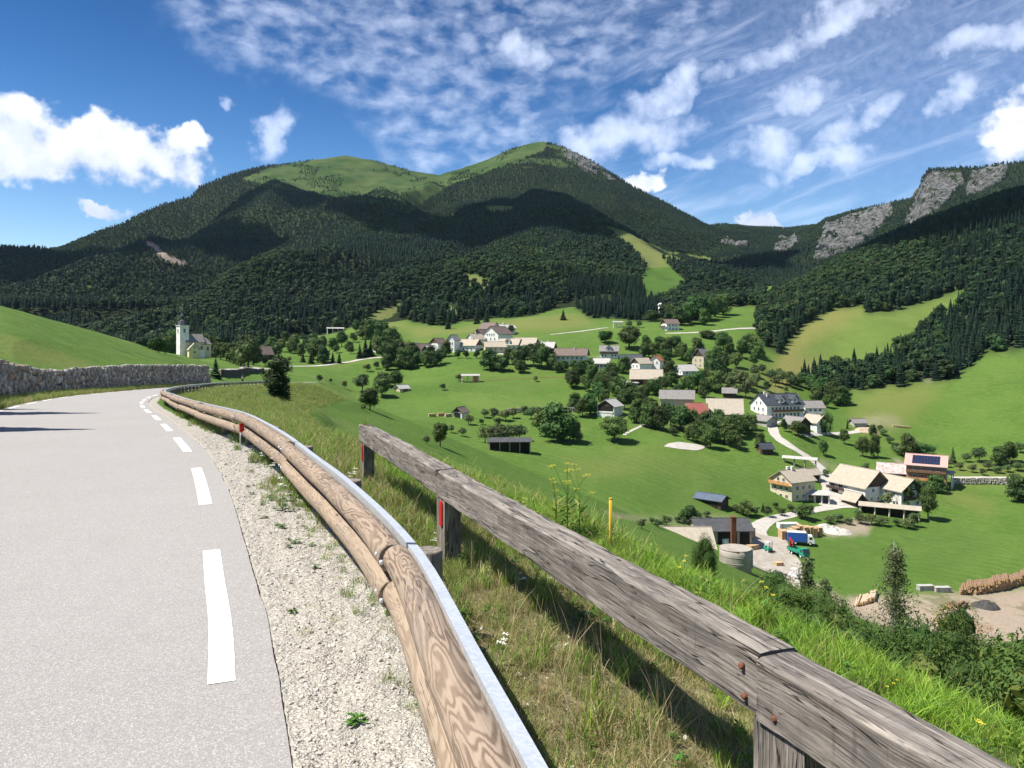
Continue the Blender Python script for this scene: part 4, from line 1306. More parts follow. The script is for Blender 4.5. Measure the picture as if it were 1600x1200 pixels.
def mat_steel():
    m, T = new_mat("galvanised_steel")
    P = T.n('ShaderNodeNewGeometry').outputs['Position']
    v = T.vor(P, 60, out='Color'); s = T.n('ShaderNodeSeparateColor'); T.put(s.inputs[0], v)
    n = T.noise(P, 5, 4, 0.6)
    c = T.mix(s.outputs[0], (0.60, 0.64, 0.68), (0.74, 0.77, 0.80))
    c = T.mix(T.ramp(n, 0.5, 0.8, 0, 0.4), c, (0.42, 0.45, 0.48))
    T.put(T.bs.inputs['Base Color'], c)
    T.bs.inputs['Metallic'].default_value = 0.45; T.bs.inputs['Roughness'].default_value = 0.42
    return m
def mat_stone(name, cols, scale=2.0, bump=0.05):
    m, T = new_mat(name)
    geo = T.n('ShaderNodeNewGeometry'); P = geo.outputs['Position']; isl = geo.outputs['Random Per Island']
    c = T.mix(T.ramp(isl, 0.15, 0.45, smooth=False), cols[0], cols[1])
    c = T.mix(T.ramp(isl, 0.60, 0.75, smooth=False), c, cols[2])
    c = T.mix(T.ramp(isl, 0.86, 0.94), c, cols[3])
    n = T.noise(P, scale * 2, 6, 0.7); n2 = T.noise(P, scale * 9, 4, 0.7)
    c = T.mix(T.ramp(n, 0.45, 0.75, 0, 0.55), c, tuple(q * 0.45 for q in cols[0]))
    c = T.mix(T.ramp(n2, 0.5, 0.8, 0, 0.4), c, tuple(min(1, q * 1.25) for q in cols[1]))
    T.put(T.bs.inputs['Base Color'], c)
    T.put(T.bs.inputs['Normal'], T.bump(T.m('ADD', n, T.m('MULTIPLY', n2, .4)), 0.8, bump))
    T.bs.inputs['Roughness'].default_value = 0.9
    return m
M_ASPH = mat_asphalt(); M_PAINT = mat_paint(); M_BEAM = mat_beam(); M_STEEL = mat_steel()
M_LOG = mat_log("rail_wood_weathered", (0.34, 0.262, 0.19), (0.125, 0.083, 0.058), (0.19, 0.138, 0.098), 0.85)
M_LOG2 = mat_log("rail_wood_fresh", (0.36, 0.28, 0.20), (0.20, 0.138, 0.092), (0.27, 0.205, 0.15), 0.7)
M_POSTW = mat_plain("post_wood", (0.27, 0.235, 0.195), 0.85, col2=(0.10, 0.085, 0.07), nscale=5, bump=0.5, stretch=(6, 6, 0.7))
M_RED = mat_plain("red_reflector", (0.62, 0.015, 0.02), 0.35, var=0.05, spec=0.6)
M_RUST = mat_plain("rusty_iron", (0.24, 0.085, 0.040), 0.8, col2=(0.09, 0.04, 0.025), nscale=40, bump=0.4)
M_WALLST = mat_stone("wall_stones", [(0.20, 0.185, 0.168), (0.36, 0.335, 0.30), (0.31, 0.24, 0.18), (0.56, 0.53, 0.48)], 1.6, 0.09)
M_CHIP = mat_stone("limestone_chips", [(0.36, 0.33, 0.28), (0.52, 0.49, 0.43), (0.42, 0.35, 0.27), (0.66, 0.64, 0.60)], 20, 0.004)
M_DARKCORE = mat_plain("wall_core", (0.07, 0.065, 0.06), 0.95)

# ------------------------------------------------------------------ road
def ribbon(name, cols, z_fn, mat, uvs=False):
    """cols: list of (n,2) paths, left to right -> sheet"""
    nc = len(cols); n = len(cols[0])
    vs = []; fs = []
    for k in range(n):
        for c in range(nc):
            x, y = cols[c][k]
            vs.append((x, y, 0))
    V = np.array(vs); V[:, 2] = z_fn(V[:, 0], V[:, 1])
    for k in range(n - 1):
        for c in range(nc - 1):
            a = k * nc + c
            fs.append((a, a + 1, a + nc + 1, a + nc))
    me = bpy.data.meshes.new(name); me.from_pydata(V.tolist(), [], fs)
    me.materials.append(mat); me.polygons.foreach_set('use_smooth', [True] * len(fs)); me.update()
    o = bpy.data.objects.new(name, me); COL.objects.link(o)
    return o

rp, rs = resample(EDGE, 0.35)
rn = normals(rp)
wob = fbm(rs / 0.5, rs * 0, 3, 2)[:, None] * 0.022
road_cols = [rp + rn * (-ROADW * f + (wob if f == 0 else 0)) for f in (1.0, 0.75, 0.5, 0.25, 0.03, 0.0)]
tag(ribbon("road", road_cols, lambda x, y: zroad(y) + 0.008, M_ASPH), kind='structure')
# vertical lip of the asphalt edge
lip = ribbon("road_edge", [rp + rn * wob, rp + rn * (wob + 0.015)], lambda x, y: zroad(y) + 0.008, M_ASPH)
co = np.array([v.co for v in lip.data.vertices]); co[1::2, 2] -= 0.05
lip.data.vertices.foreach_set('co', co.ravel().astype(np.float32)); tag(lip, kind='structure')

def dash(o_m, a0, a1, w, side_path):
    d = np.r_[0, np.cumsum(np.linalg.norm(np.diff(side_path, axis=0), axis=1))]
    s = np.linspace(a0, a1, 9)
    p = np.stack([np.interp(s, d, side_path[:, 0]), np.interp(s, d, side_path[:, 1])], 1)
    nn = normals(p)
    return p + nn * (o_m - w / 2), p + nn * (o_m + w / 2)
mbd = MB()
fine_edge = resample(EDGE, 0.2)[0]
cum = np.r_[0, np.cumsum(np.linalg.norm(np.diff(fine_edge, axis=0), axis=1))]
s_ref = float(np.interp(3.72 * K, fine_edge[:, 1], cum))
for off_, wd, ph in ((-0.26 * K, 0.125 * K, 0.0), (-ROADW + 0.24 * K, 0.12 * K, 1.6)):
    for i in range(-3, 34):
        a0 = s_ref + ph + i * 4.42 * K
        if a0 < 1: continue
        L, R = dash(off_, a0, a0 + 2.55 * K, wd, fine_edge)
        vs = []
        for l, r in zip(L, R):
            vs += [(l[0], l[1], float(zroad(l[1])) + 0.012), (r[0], r[1], float(zroad(r[1])) + 0.012)]
        mbd.add(vs, [(2 * k, 2 * k + 1, 2 * k + 3, 2 * k + 2) for k in range(len(L) - 1)])
tag(mbd.build("road_marking", M_PAINT), kind='structure')

# ------------------------------------------------------------------ dry-stone retaining wall on the uphill side
def stone_wall(name, path, z_fn, h_fn, mat, sw, sh, label, lean=0.14, seed=1, cap=True, thick=0.5):
    """a wall face packed with single rough stones in front of a dark core"""
    rng = np.random.default_rng(seed)
    p, s = resample(path, sw * 0.82)
    nn = normals(p)
    V = []; Fc = []; off = 0
    base, faces = _ICO1 if sw > 0.35 else _ICO1
    for i in range(len(p)):
        h = float(h_fn(p[i][0], p[i][1])); zb = float(z_fn(p[i][0], p[i][1]))
        z = -0.1 + (i % 2) * sh * 0.35
        while z < h - sh * 0.15:
            hh = sh * rng.uniform(0.6, 1.25); ww = sw * rng.uniform(0.8, 1.25)
            hh = min(hh, h - z + sh * 0.2)
            t = np.array([nn[i][1], -nn[i][0]]) * -1
            c = p[i] - nn[i] * (lean * z) + t * rng.uniform(-.12, .12) * sw
            v = base * (1 + rng.normal(size=(len(base), 1)) * 0.13)
            v = np.clip(v, -0.80, 0.80) * 1.08
            v = v * np.array([ww * 0.51, thick * 0.46 * rng.uniform(.5, 1.5), hh * 0.51])
            a = rng.normal() * 0.22
            vx = v[:, 0] * math.cos(a) - v[:, 2] * math.sin(a); vz = v[:, 0] * math.sin(a) + v[:, 2] * math.cos(a)
            dn = v[:, 1]
            V.append(np.stack([c[0] + t[0] * vx + nn[i][0] * dn, c[1] + t[1] * vx + nn[i][1] * dn, zb + z + hh / 2 + vz], 1))
            Fc.append(np.array(faces) + off); off += len(v)
            z += hh * 0.86
    nst = off
    core = MB()
    me = bpy.data.meshes.new(name)
    pc = p
    cv = []; cf = []
    for i in range(len(pc)):
        h = float(h_fn(*pc[i])); zb = float(z_fn(*pc[i]))
        for dn, zz in ((-0.02, -0.4), (-0.02 - lean * h, h - 0.12), (-0.02 - lean * h - thick, h - 0.05), (-0.02 - lean * h - thick, -0.4)):
            cv.append((pc[i][0] + nn[i][0] * dn, pc[i][1] + nn[i][1] * dn, zb + zz))
    for i in range(len(pc) - 1):
        for k in range(3):
            a = off + i * 4 + k
            cf.append([a, a + 1, a + 5, a + 4])
    cf.append([off, off + 1, off + 2, off + 3]); e = off + (len(pc) - 1) * 4; cf.append([e + 3, e + 2, e + 1, e])
    allf = np.concatenate(Fc).tolist()
    me.from_pydata(np.concatenate(V + [np.array(cv)]).tolist(), [], allf + cf)
    me.materials.append(mat); me.materials.append(M_DARKCORE)
    me.polygons.foreach_set('material_index', [0] * len(allf) + [1] * len(cf))
    me.update()
    o = bpy.data.objects.new(name, me); COL.objects.link(o)
    tag(o, label, 'wall')
    return o
wpath = offset(resample(EDGE, 0.5)[0], WALLOFF)
keep = (wpath[:, 1] > 9 * K) & (wpath[:, 1] < 99.5 * K)
wall_h = lambda x, y: float(wall_height(y)) + 0.05 * math.sin(y * 0.9)
stone_wall("stone_wall", wpath[keep], lambda x, y: float(zroad(y)) + 0.03, wall_h, M_WALLST, 0.46, 0.70,
           "long retaining wall of rough upright grey and brown stones along the road's uphill side", seed=4)

# ------------------------------------------------------------------ round-timber guardrail
def guardrail():
    path, s = resample(RAIL[RAIL[:, 1] < 104 * K], 0.3)
    root = empty("guardrail", (0, 0, 0), label="curved roadside guardrail of two stacked round logs backed by a galvanised steel strip", cat="guardrail")
    tot = s[-1]
    def P(a, o=0.0, z=0.0):
        x = np.interp(a, s, path[:, 0]); y = np.interp(a, s, path[:, 1])
        x2 = np.interp(a + .05, s, path[:, 0]); y2 = np.interp(a + .05, s, path[:, 1])
        x1 = np.interp(a - .05, s, path[:, 0]); y1 = np.interp(a - .05, s, path[:, 1])
        tx, ty = x2 - x1, y2 - y1; l = math.hypot(tx, ty) or 1
        return Vector((x + ty / l * o, y - tx / l * o, float(zroad(y)) + z))
    LL = 4.75 * K
    sj = float(np.interp(4.12 * K, path[:, 1], s))
    n0 = -int(sj / LL) - 1
    rnd = random.Random(3)
    i = n0
    while sj + i * LL < tot - 1:
        a = max(0.0, sj + i * LL); b = min(tot, sj + (i + 1) * LL)
        if b - a > 0.5:
            near = a < sj + 60
            for lvl, zc in ((1, 0.592), (0, 0.350)):
                o = (0.014 if i % 2 else -0.012); dz = rnd.uniform(-.008, .008) + (0.008 if i % 2 else -.004)
                r0 = (0.104 if i % 2 else 0.101) + rnd.uniform(-.003, .003); r1 = 0.099 + rnd.uniform(-.003, .003)
                n = 26 if near else 8
                pts = []; rr = []
                for k in range(n + 1):
                    t = k / n; sa = a + 0.022 + (b - a - 0.044) * t
                    q = P(sa, o + 0.004 * math.sin(t * 9 + i), zc + dz + 0.004 * math.sin(t * 7 + lvl * 2 + i))
                    pts.append(q); rr.append((r0 + (r1 - r0) * t) * (1 + 0.012 * math.sin(t * 23 + i * 3)))
                pts = [pts[0] + (pts[0] - pts[1]).normalized() * 0.012] + pts + [pts[-1] + (pts[-1] - pts[-2]).normalized() * 0.012]
                rr = [rr[0] * 0.9] + rr + [rr[-1] * 0.9]
                mb = MB(); mb.tube(pts, rr, 20 if near else 10)
                mb.build("rail", M_LOG if (lvl == 1 or i % 3 == 1) else M_LOG2, root)
            # steel strip behind the upper log
            mb = MB(); n = 20 if near else 6; vs = []
            for k in range(n + 1):
                sa = a + 0.03 + (b - a - 0.06) * k / n
                for oo, zz in ((0.090, 0.694), (0.160, 0.686), (0.166, 0.560), (0.100, 0.556)):
                    vs.append(P(sa, oo, zz))
            fs = [(k * 4 + j, k * 4 + (j + 1) % 4, (k + 1) * 4 + (j + 1) % 4, (k + 1) * 4 + j) for k in range(n) for j in range(4)]
            fs += [(3, 2, 1, 0), (n * 4, n * 4 + 1, n * 4 + 2, n * 4 + 3)]
            mb.add(vs, fs); mb.build("steel_strip", M_STEEL, root)
            if near:
                for da in (0.10, -0.12):
                    for zz in (0.61, 0.35):
                        c = P(b + da if da < 0 else a + da, -0.105, zz)
                        mb = MB(); q = P(a if da > 0 else b, -0.13, zz) ; 
                        d = (P(a if da > 0 else b, -0.2, zz) - P(a if da > 0 else b, 0, zz)).normalized()
                        mb.tube([c - d * .01, c + d * .010, c + d * .014], [.016, .016, .009], 10); mb.build("bolt", M_STEEL, root)
        i += 1
    k = -3
    while sj + k * LL / 2 < tot:
        a = sj + k * LL / 2 + 0.14
        if a > 0.2:
            mb = MB()
            p0 = P(a, 0.275, -0.4); p1 = P(a, 0.275, 0.60)
            r = 0.105
            mb.tube([p0, P(a, 0.275, 0.3), P(a, 0.275, 0.585), p1], [r, r, r, r * .93], 18)
            mb.build("post", M_POSTW, root)
        k += 1
    # red reflector between the logs
    a = float(np.interp(11.9 * K, path[:, 1], s))
    c = P(a, -0.10, 0.47)
    t = (P(a + .1) - P(a)).normalized()
    mb = MB(); mb.box((0, 0, 0), (0.10, 0.02, 0.17), M=Matrix.Translation(c) @ Matrix.Rotation(math.atan2(t.y, t.x) - 1.1, 4, 'Z'))
    mb.build("reflector", M_RED, root)
    mb = MB(); mb.tube([P(a, -0.13, 0.0), P(a, -0.12, 0.42)], .012, 6); mb.build("reflector_stake", M_STEEL, root)
    return P
guardrail()

# ------------------------------------------------------------------ squared timber fence
def timber_fence():
    root = empty("timber_fence", (0, 0, 0), label="heavy weathered grey squared-timber barrier on short posts beyond the log guardrail", cat="fence")
    X0, Y0 = -1.90 * K, 9.55 * K
    dx, dy = 0.3532, -0.9356
    nx, ny = 0.9356, 0.3532
    HB, WB = 0.275, 0.21
    ztop = CAMZ - 0.985 * K
    def W(a, o, z): return Vector((X0 + dx * a + nx * o, Y0 + dy * a + ny * o, z))
    # stations of posts: 1 at the far end, then 2, 3 and one beside the camera
    st = [0.16, 4.90, 9.98, 15.0]
    cuts = [(-0.03, 4.787), (4.795, 9.862), (9.870, 15.4)]
    for bi, (a, b) in enumerate(cuts):
        n = 90; prof = []
        c = 0.018
        base = [(0, 0.0), (0, -HB + c), (c, -HB), (WB - c, -HB), (WB, -HB + c), (WB, -c), (WB - c, 0), (c, 0), (0, -c)]
        # outline: front side down, under, back, top
        ring = [(c, 0), (0, -c), (0, -HB * .35), (0, -HB * .7), (0, -HB + c), (c, -HB), (WB * .5, -HB), (WB - c, -HB), (WB, -HB + c), (WB, -HB * .5), (WB, -c), (WB - c, 0), (WB * .66, 0), (WB * .33, 0)]
        m = len(ring); vs = []; rnd = random.Random(bi + 5)
        dz0, dz1 = [(0.006, 0.0), (-0.006, 0.0), (-0.008, -0.008)][bi]
        do = [0.0, 0.004, -0.004][bi]
        for k in range(n + 1):
            t = k / n; s_ = a + (b - a) * t
            for j, (o, z) in enumerate(ring):
                q = float(fbm(np.array([s_ * 1.2 + j * .35]), np.array([j * .8 + bi * 7.0]), 3, 9)[0]) * 0.012
                q2 = float(fbm(np.array([s_ * 7]), np.array([j * 2.8 + bi * 3.0]), 2, 19)[0]) * 0.004
                oc = o + do + (q + q2) * (1 if o > WB / 2 else -1); zc = z + dz0 + (dz1 - dz0) * t + (q * .8 + q2)
                if z < -HB * .9: zc = z + dz0 + (dz1 - dz0) * t - q
                vs.append(W(s_, oc, ztop + zc))
        per = [0]
        for j in range(m):
            a_, b_ = ring[j], ring[(j + 1) % m]
            per.append(per[-1] + math.hypot(a_[0] - b_[0], a_[1] - b_[1]))
        fs = []; uv = []
        for k in range(n):
            for j in range(m):
                j2 = (j + 1) % m
                fs.append((k * m + j, (k + 1) * m + j, (k + 1) * m + j2, k * m + j2))
                u0 = (b - a) * k / n; u1 = (b - a) * (k + 1) / n
                uv.append([(u0, per[j]), (u1, per[j]), (u1, per[j + 1]), (u0, per[j + 1])])
        fs.append(tuple(range(m))); uv.append([(ring[j][0] * .3, ring[j][1] * 2) for j in range(m)])
        fs.append(tuple(n * m + j for j in range(m - 1, -1, -1))); uv.append([(ring[j][0] * .3, ring[j][1] * 2) for j in range(m - 1, -1, -1)])
        mb = MB(); mb.add(vs, fs, 0, uv, False); mb.build("beam", M_BEAM, root)
    for i, a in enumerate(st):
        g = gz(X0 + dx * a, Y0 + dy * a)
        Lp, Wp = (0.30, 0.17)
        o0 = 0.012 if i else 0.02
        mb = MB(); vs = []; uv = []
        zt = ztop - HB + 0.004
        for s_, o in ((-Lp / 2, o0), (Lp / 2, o0), (Lp / 2, o0 + Wp), (-Lp / 2, o0 + Wp)):
            vs.append(W(a + s_, o, g - 0.4))
        for s_, o in ((-Lp / 2, o0), (Lp / 2, o0), (Lp / 2, o0 + Wp), (-Lp / 2, o0 + Wp)):
            vs.append(W(a + s_ + .0, o, zt))
        hgt = zt - g + .4
        fs = [(0, 1, 5, 4), (1, 2, 6, 5), (2, 3, 7, 6), (3, 0, 4, 7), (4, 5, 6, 7)]
        wds = [Lp, Wp, Lp, Wp]; off = 0
        for w_ in wds:
            uv.append([(0, off), (0, off + w_), (hgt, off + w_), (hgt, off)]); off += w_
        uv.append([(0, 0), (0, .2), (.2, .2), (.2, 0)])
        mb.add(vs, fs, 0, uv); p = mb.build("post", M_BEAM, root)
        mb = MB()
        c = W(a + 0.045, o0 - 0.008, zt - 0.155 if i != 2 else zt - .33)
        R = Matrix.Translation(c) @ Matrix.Rotation(math.atan2(dy, dx), 4, 'Z')
        mb.box((0, 0, 0), (0.095, 0.016, 0.22), M=R)
        mb.box((0, 0, 0.115), (0.07, 0.014, 0.02), M=R); mb.box((0, 0, -0.115), (0.07, 0.014, 0.02), M=R)
        mb.build("reflector", M_RED, p, )
    for s_, zz, r in ((9.77, -0.085, .014), (9.79, -0.205, .014), (9.98, -0.215, .014)):
        c = W(s_, -0.004, ztop + zz); d = Vector((-nx, -ny, 0))
        mb = MB(); mb.tube([c - d * .01, c + d * .006, c + d * .011], [r, r, r * .55], 12)
        mb.build("bolt", M_RUST, root)
    # tuft of grass rooted on the weathered far end is part of the grass scatter
    return W
FENCE_W = timber_fence()

# ------------------------------------------------------------------ grass, herbs and stones near the road
def mat_grass(name, a, b, tip, sub=0.35, lo=0.75, hi=1.3):
    m, T = new_mat(name)
    oi = T.n('ShaderNodeObjectInfo'); geo = T.n('ShaderNodeNewGeometry')
    isl = geo.outputs['Random Per Island']
    c = T.mix(isl, a, b)
    c = T.mix(T.ramp(T.m('FRACT', T.m('MULTIPLY', isl, 7.7)), 0.82, 0.9, 0, 0.8), c, tip)
    hsv = T.n('ShaderNodeHueSaturation'); T.put(hsv.inputs['Color'], c)
    T.put(hsv.inputs['Value'], T.ramp(oi.outputs['Random'], 0, 1, lo, hi, smooth=False))
    r2 = T.m('FRACT', T.m('MULTIPLY', oi.outputs['Random'], 13.7))
    T.put(hsv.inputs['Hue'], T.ramp(r2, 0, 1, 0.475, 0.515, smooth=False))
    T.put(T.bs.inputs['Base Color'], hsv.outputs[0]); T.bs.inputs['Roughness'].default_value = 0.6
    tr = T.n('ShaderNodeBsdfTranslucent'); T.put(tr.inputs[0], hsv.outputs[0])
    mx = T.n('ShaderNodeMixShader'); mx.inputs[0].default_value = sub
    T.t.links.new(T.bs.outputs[0], mx.inputs[1]); T.t.links.new(tr.outputs[0], mx.inputs[2]); T.t.links.new(mx.outputs[0], T.out.inputs[0])
    return m
G_GREEN = mat_grass("grass_green", (0.085, 0.165, 0.018), (0.17, 0.28, 0.040), (0.34, 0.32, 0.10))
G_LIME = mat_grass("grass_lime", (0.18, 0.34, 0.030), (0.30, 0.50, 0.060), (0.46, 0.50, 0.14))
G_STRAW = mat_grass("grass_straw", (0.38, 0.31, 0.15), (0.54, 0.45, 0.24), (0.26, 0.26, 0.08), 0.25)
G_HERB = mat_grass("herb_leaf", (0.045, 0.115, 0.016), (0.10, 0.21, 0.03), (0.15, 0.25, 0.05), 0.3)
G_WHITE = mat_plain("white_petals", (0.80, 0.80, 0.72), 0.7, var=0.08)
G_YELLOW = mat_plain("yellow_petals", (0.72, 0.62, 0.06), 0.7, var=0.1)

def blades(seed, n, h, w, lean, spread, mats, matw=(1.0,), seg=3, name="grass_tuft"):
    rng = random.Random(seed); vs = []; fs = []; mi = []
    for i in range(n):
        a = rng.uniform(0, 6.283); r = spread * math.sqrt(rng.random())
        bx, by = r * math.cos(a), r * math.sin(a)
        hh = h * rng.uniform(0.45, 1.15); ww = w * rng.uniform(0.6, 1.3)
        la = rng.uniform(0, 6.283); le = lean * rng.uniform(0.2, 1.4) * hh
        fa = rng.uniform(0, 3.14); cx, cy = math.cos(fa) * ww / 2, math.sin(fa) * ww / 2
        k = len(vs)
        for s in range(seg + 1):
            t = s / seg
            px = bx + math.cos(la) * le * t * t; py = by + math.sin(la) * le * t * t; pz = hh * (t - 0.25 * lean * t * t) - 0.01
            if s < seg:
                q = 1 - 0.45 * t
                vs.append((px - cx * q, py - cy * q, pz)); vs.append((px + cx * q, py + cy * q, pz))
            else: vs.append((px, py, pz))
        m = rng.choices(range(len(matw)), matw)[0]
        for s in range(seg - 1):
            fs.append((k + 2 * s, k + 2 * s + 1, k + 2 * s + 3, k + 2 * s + 2)); mi.append(m)
        fs.append((k + 2 * seg - 2, k + 2 * seg - 1, k + 2 * seg)); mi.append(m)
    me = bpy.data.meshes.new(name); me.from_pydata(vs, [], fs)
    for m in mats: me.materials.append(m)
    me.polygons.foreach_set('material_index', mi); me.update()
    return me

def herb(seed, n, h, leaf, mats, flower=None, nf=0, fr=0.02, name="herb"):
    """a small leafy plant; optional flower heads on stalks (material 1)"""
    rng = random.Random(seed); mb = MB()
    for i in range(n):
        a = rng.uniform(0, 6.283); hh = h * rng.uniform(0.15, 1.0); r = rng.uniform(0.3, 1) * h * 0.45
        L = leaf * rng.uniform(0.6, 1.3)
        c = Vector((math.cos(a) * r, math.sin(a) * r, hh)); d = Vector((math.cos(a), math.sin(a), rng.uniform(-.3, .5))).normalized()
        sd = d.cross(Vector((0, 0, 1))).normalized()
        mb.add([c - d * L, c + sd * L * .42, c + d * L * .9, c - sd * L * .42], [(0, 1, 2, 3)], 0)
        mb.add([(0, 0, 0), (0.003, 0, 0), tuple(c - d * L)], [(0, 1, 2)], 0)
    for i in range(nf):
        a = rng.uniform(0, 6.283); r = rng.uniform(0, .5) * h; hh = h * rng.uniform(0.9, 1.6)
        top = Vector((math.cos(a) * r, math.sin(a) * r, hh))
        mb.tube([(0, 0, 0), top * .5 + Vector((0, 0, .05 * h)), top], 0.002, 4, 0, caps=False)
        for j in range(16):
            q = top + Vector((rng.uniform(-1, 1) * fr, rng.uniform(-1, 1) * fr, rng.uniform(-.2, .2) * fr)); e = fr * 0.22
            mb.add([q + Vector((-e, -e, 0)), q + Vector((e, -e, e * .5)), q + Vector((e, e, 0)), q + Vector((-e, e, e * .5))], [(0, 1, 2, 3)], 1)
    return mb.mesh(name, mats)

def chip(seed):
    rng = np.random.default_rng(seed)
    v, f = _ICO1
    v = np.clip(v * (1 + rng.normal(size=(len(v), 1)) * 0.16), -.75, .75) * np.array([1, .75, .5])
    me = bpy.data.meshes.new("chip"); me.from_pydata(v.tolist(), [], [list(q) for q in f]); me.materials.append(M_CHIP); me.update()
    return me

def scatter_near():
    rng = np.random.default_rng(11)
    kinds = []
    for i in range(3): kinds.append(blades(600 + i, 34, 0.30, 0.0075, 0.55, 0.10, [G_GREEN, G_LIME, G_STRAW], (0.5, 0.3, 0.2)))          # 0-2 verge mix
    for i in range(3): kinds.append(blades(610 + i, 40, 0.17, 0.005, 0.8, 0.11, [G_STRAW, G_GREEN], (0.7, 0.3), seg=2))                     # 3-5 dry turf
    for i in range(3): kinds.append(blades(620 + i, 40, 0.44, 0.013, 0.65, 0.15, [G_LIME, G_GREEN], (0.75, 0.25)))                          # 6-8 lush
    for i in range(2): kinds.append(blades(630 + i, 9, 0.62, 0.0035, 0.45, 0.07, [G_STRAW], (1,), seg=4))                                   # 9-10 tall straw
    for i in range(3): kinds.append(herb(640 + i, 26, 0.20, 0.045, [G_HERB, G_WHITE]))                                                      # 11-13 herbs
    kinds.append(herb(650, 14, 0.30, 0.05, [G_HERB, G_WHITE], True, 4, 0.045))                                                              # 14 white umbels
    kinds.append(herb(651, 14, 0.30, 0.05, [G_HERB, G_YELLOW], True, 3, 0.022))                                                             # 15 yellow flowers
    for i in range(3): kinds.append(blades(660 + i, 60, 0.55, 0.016, 0.6, 0.55, [G_GREEN, G_LIME, G_STRAW], (0.55, 0.25, 0.2), seg=2))      # 16-18 coarse far tufts
    for i in range(2): kinds.append(blades(670 + i, 60, 0.45, 0.014, 0.7, 0.5, [G_STRAW, G_GREEN], (0.65, 0.35), seg=2))                    # 19-20 coarse dry
    kinds.append(herb(652, 34, 0.42, 0.055, [G_GREEN, G_WHITE]))                                                                             # 21 broad-leaved herbs
    coll = proto_collection("verge_kinds", kinds)
    ep, es = resample(EDGE, 0.25); en = normals(ep)
    P = []; I = []; Rr = []; S = []
    def put(n, y0, y1, s0, s1, choose, scl=(0.7, 1.25), bias=1.0, cond=None, zf=1.0):
        i = rng.integers(0, len(ep), n * 6)
        yy = ep[i, 1]; i = i[(yy > y0 - 4) & (yy < y1 + 6)][:n * 3]
        off = (s0 + (s1 - s0) * rng.random(len(i)) ** bias) * K
        q = ep[i] + en[i] * off[:, None] + rng.uniform(-.13, .13, (len(i), 2))
        k = (q[:, 1] > y0) & (q[:, 1] < y1) & (q[:, 0] / np.maximum(q[:, 1], .1) > -0.80) & (q[:, 0] / np.maximum(q[:, 1], .1) < 0.80)
        q = q[k][:n]; o = off[k][:n] / K
        if cond is not None:
            k = cond(q[:, 0], q[:, 1], o); q = q[k]; o = o[k]
        z = ground_z(q[:, 0], q[:, 1])
        idx = choose(q, o)
        s = rng.uniform(scl[0], scl[1], len(q)) * np.where((o > 2.1) & (q[:, 1] < 20), np.clip(0.50 + 0.075 * q[:, 1], .5, 1.05), 1)
        P.append(np.c_[q, z]); I.append(idx); S.append(np.stack([s, s, s * zf * rng.uniform(.85, 1.2, len(q))], 1))
        Rr.append(np.stack([rng.normal(size=len(q)) * .08, rng.normal(size=len(q)) * .08, rng.uniform(0, 6.28, len(q))], 1))
    pick = lambda opts, w: (lambda q, o: rng.choice(opts, len(q), p=np.array(w) / np.sum(w)))
    patch = lambda sc, th, sd: (lambda x, y, o: fbm(x / sc, y / sc, 3, sd) > th)
    # dry turf between guardrail and fence, and round it
    put(8500, 0.6, 13, 0.75, 2.9, pick([3, 4, 5, 0, 1, 2], [3, 3, 3, .6, .6, .6]), (0.4, 0.9))
    put(1500, 0.6, 13, 0.9, 3.2, pick([0, 1, 2, 11, 12, 13], [3, 3, 3, .8, .8, .8]), (0.4, 0.85), cond=patch(0.7, 0.02, 5))
    put(260, 0.8, 13, 0.9, 3.2, pick([9, 10], [1, 1]), (0.7, 1.2))
    put(34, 1.2, 13, 0.8, 1.9, pick([14], [1]), (0.3, 0.6))
    # lush strip beyond the fence up to the lip and over it
    put(9500, 0.8, 16, 2.15, 4.4, pick([6, 7, 8, 0, 21], [3, 3, 3, 2, .2]), (0.34, 0.60), 0.9)
    put(240, 1.0, 16, 2.4, 4.2, pick([15, 21], [1, 2]), (0.45, 0.85))
    # weeds in the gravel
    put(900, 1.5, 14, 0.12, 0.95, pick([3, 4, 0, 11, 12, 13], [3, 3, 1, 3, 3, 3]), (0.3, 0.65), 0.8, cond=patch(0.5, 0.10, 15), zf=0.4)
    put(1500, 8.5, 30, 0.35, 1.0, pick([0, 1, 2, 11, 12, 14], [3, 3, 3, 2, 2, 1.6]), (0.4, 0.85), 0.7, cond=patch(1.8, -0.05, 16))
    put(900, 2, 12, 0.55, 0.95, pick([0, 1, 2, 3], [1, 1, 1, 2]), (0.3, 0.6), zf=0.7)
    put(6000, 0.7, 8, 0.8, 2.6, pick([3, 4, 5, 11, 12], [3, 3, 3, .5, .5]), (0.25, 0.6))
    # embankment beyond the guardrail, farther away
    put(7000, 9, 30, 0.85, 7.5, pick([16, 17, 18, 0, 1, 19, 20, 9], [2, 2, 2, 2, 2, 1.2, 1.2, 1]), (0.32, 0.66))
    put(5200, 28, 75, 0.8, 9, pick([16, 17, 18, 19, 20], [2, 2, 2, 1.6, 1.6]), (0.4, 0.75))
    put(2400, 70, 165, 0.9, 9, pick([16, 17, 18, 19, 20], [2, 2, 2, 1.6, 1.6]), (0.8, 1.2))
    # verge on the uphill side, at the foot of the wall
    put(4200, 12, 130, -5.6, -4.8, pick([16, 17, 18, 19, 20], [1.4, 1.4, 1.4, 2, 2]), (0.5, 1.0))
    P2 = np.concatenate(P); I2 = np.concatenate(I); R2 = np.concatenate(Rr); S2 = np.concatenate(S)
    # tuft sitting on the end of the beam
    for k in range(3):
        w = FENCE_W(0.12 + .05 * k, 0.08, CAMZ - 0.985 * K)
        P2 = np.r_[P2, [tuple(w)]]; I2 = np.r_[I2, 2]; R2 = np.r_[R2, [(0, 0, k)]]; S2 = np.r_[S2, [(0.5, 0.5, 0.5)]]
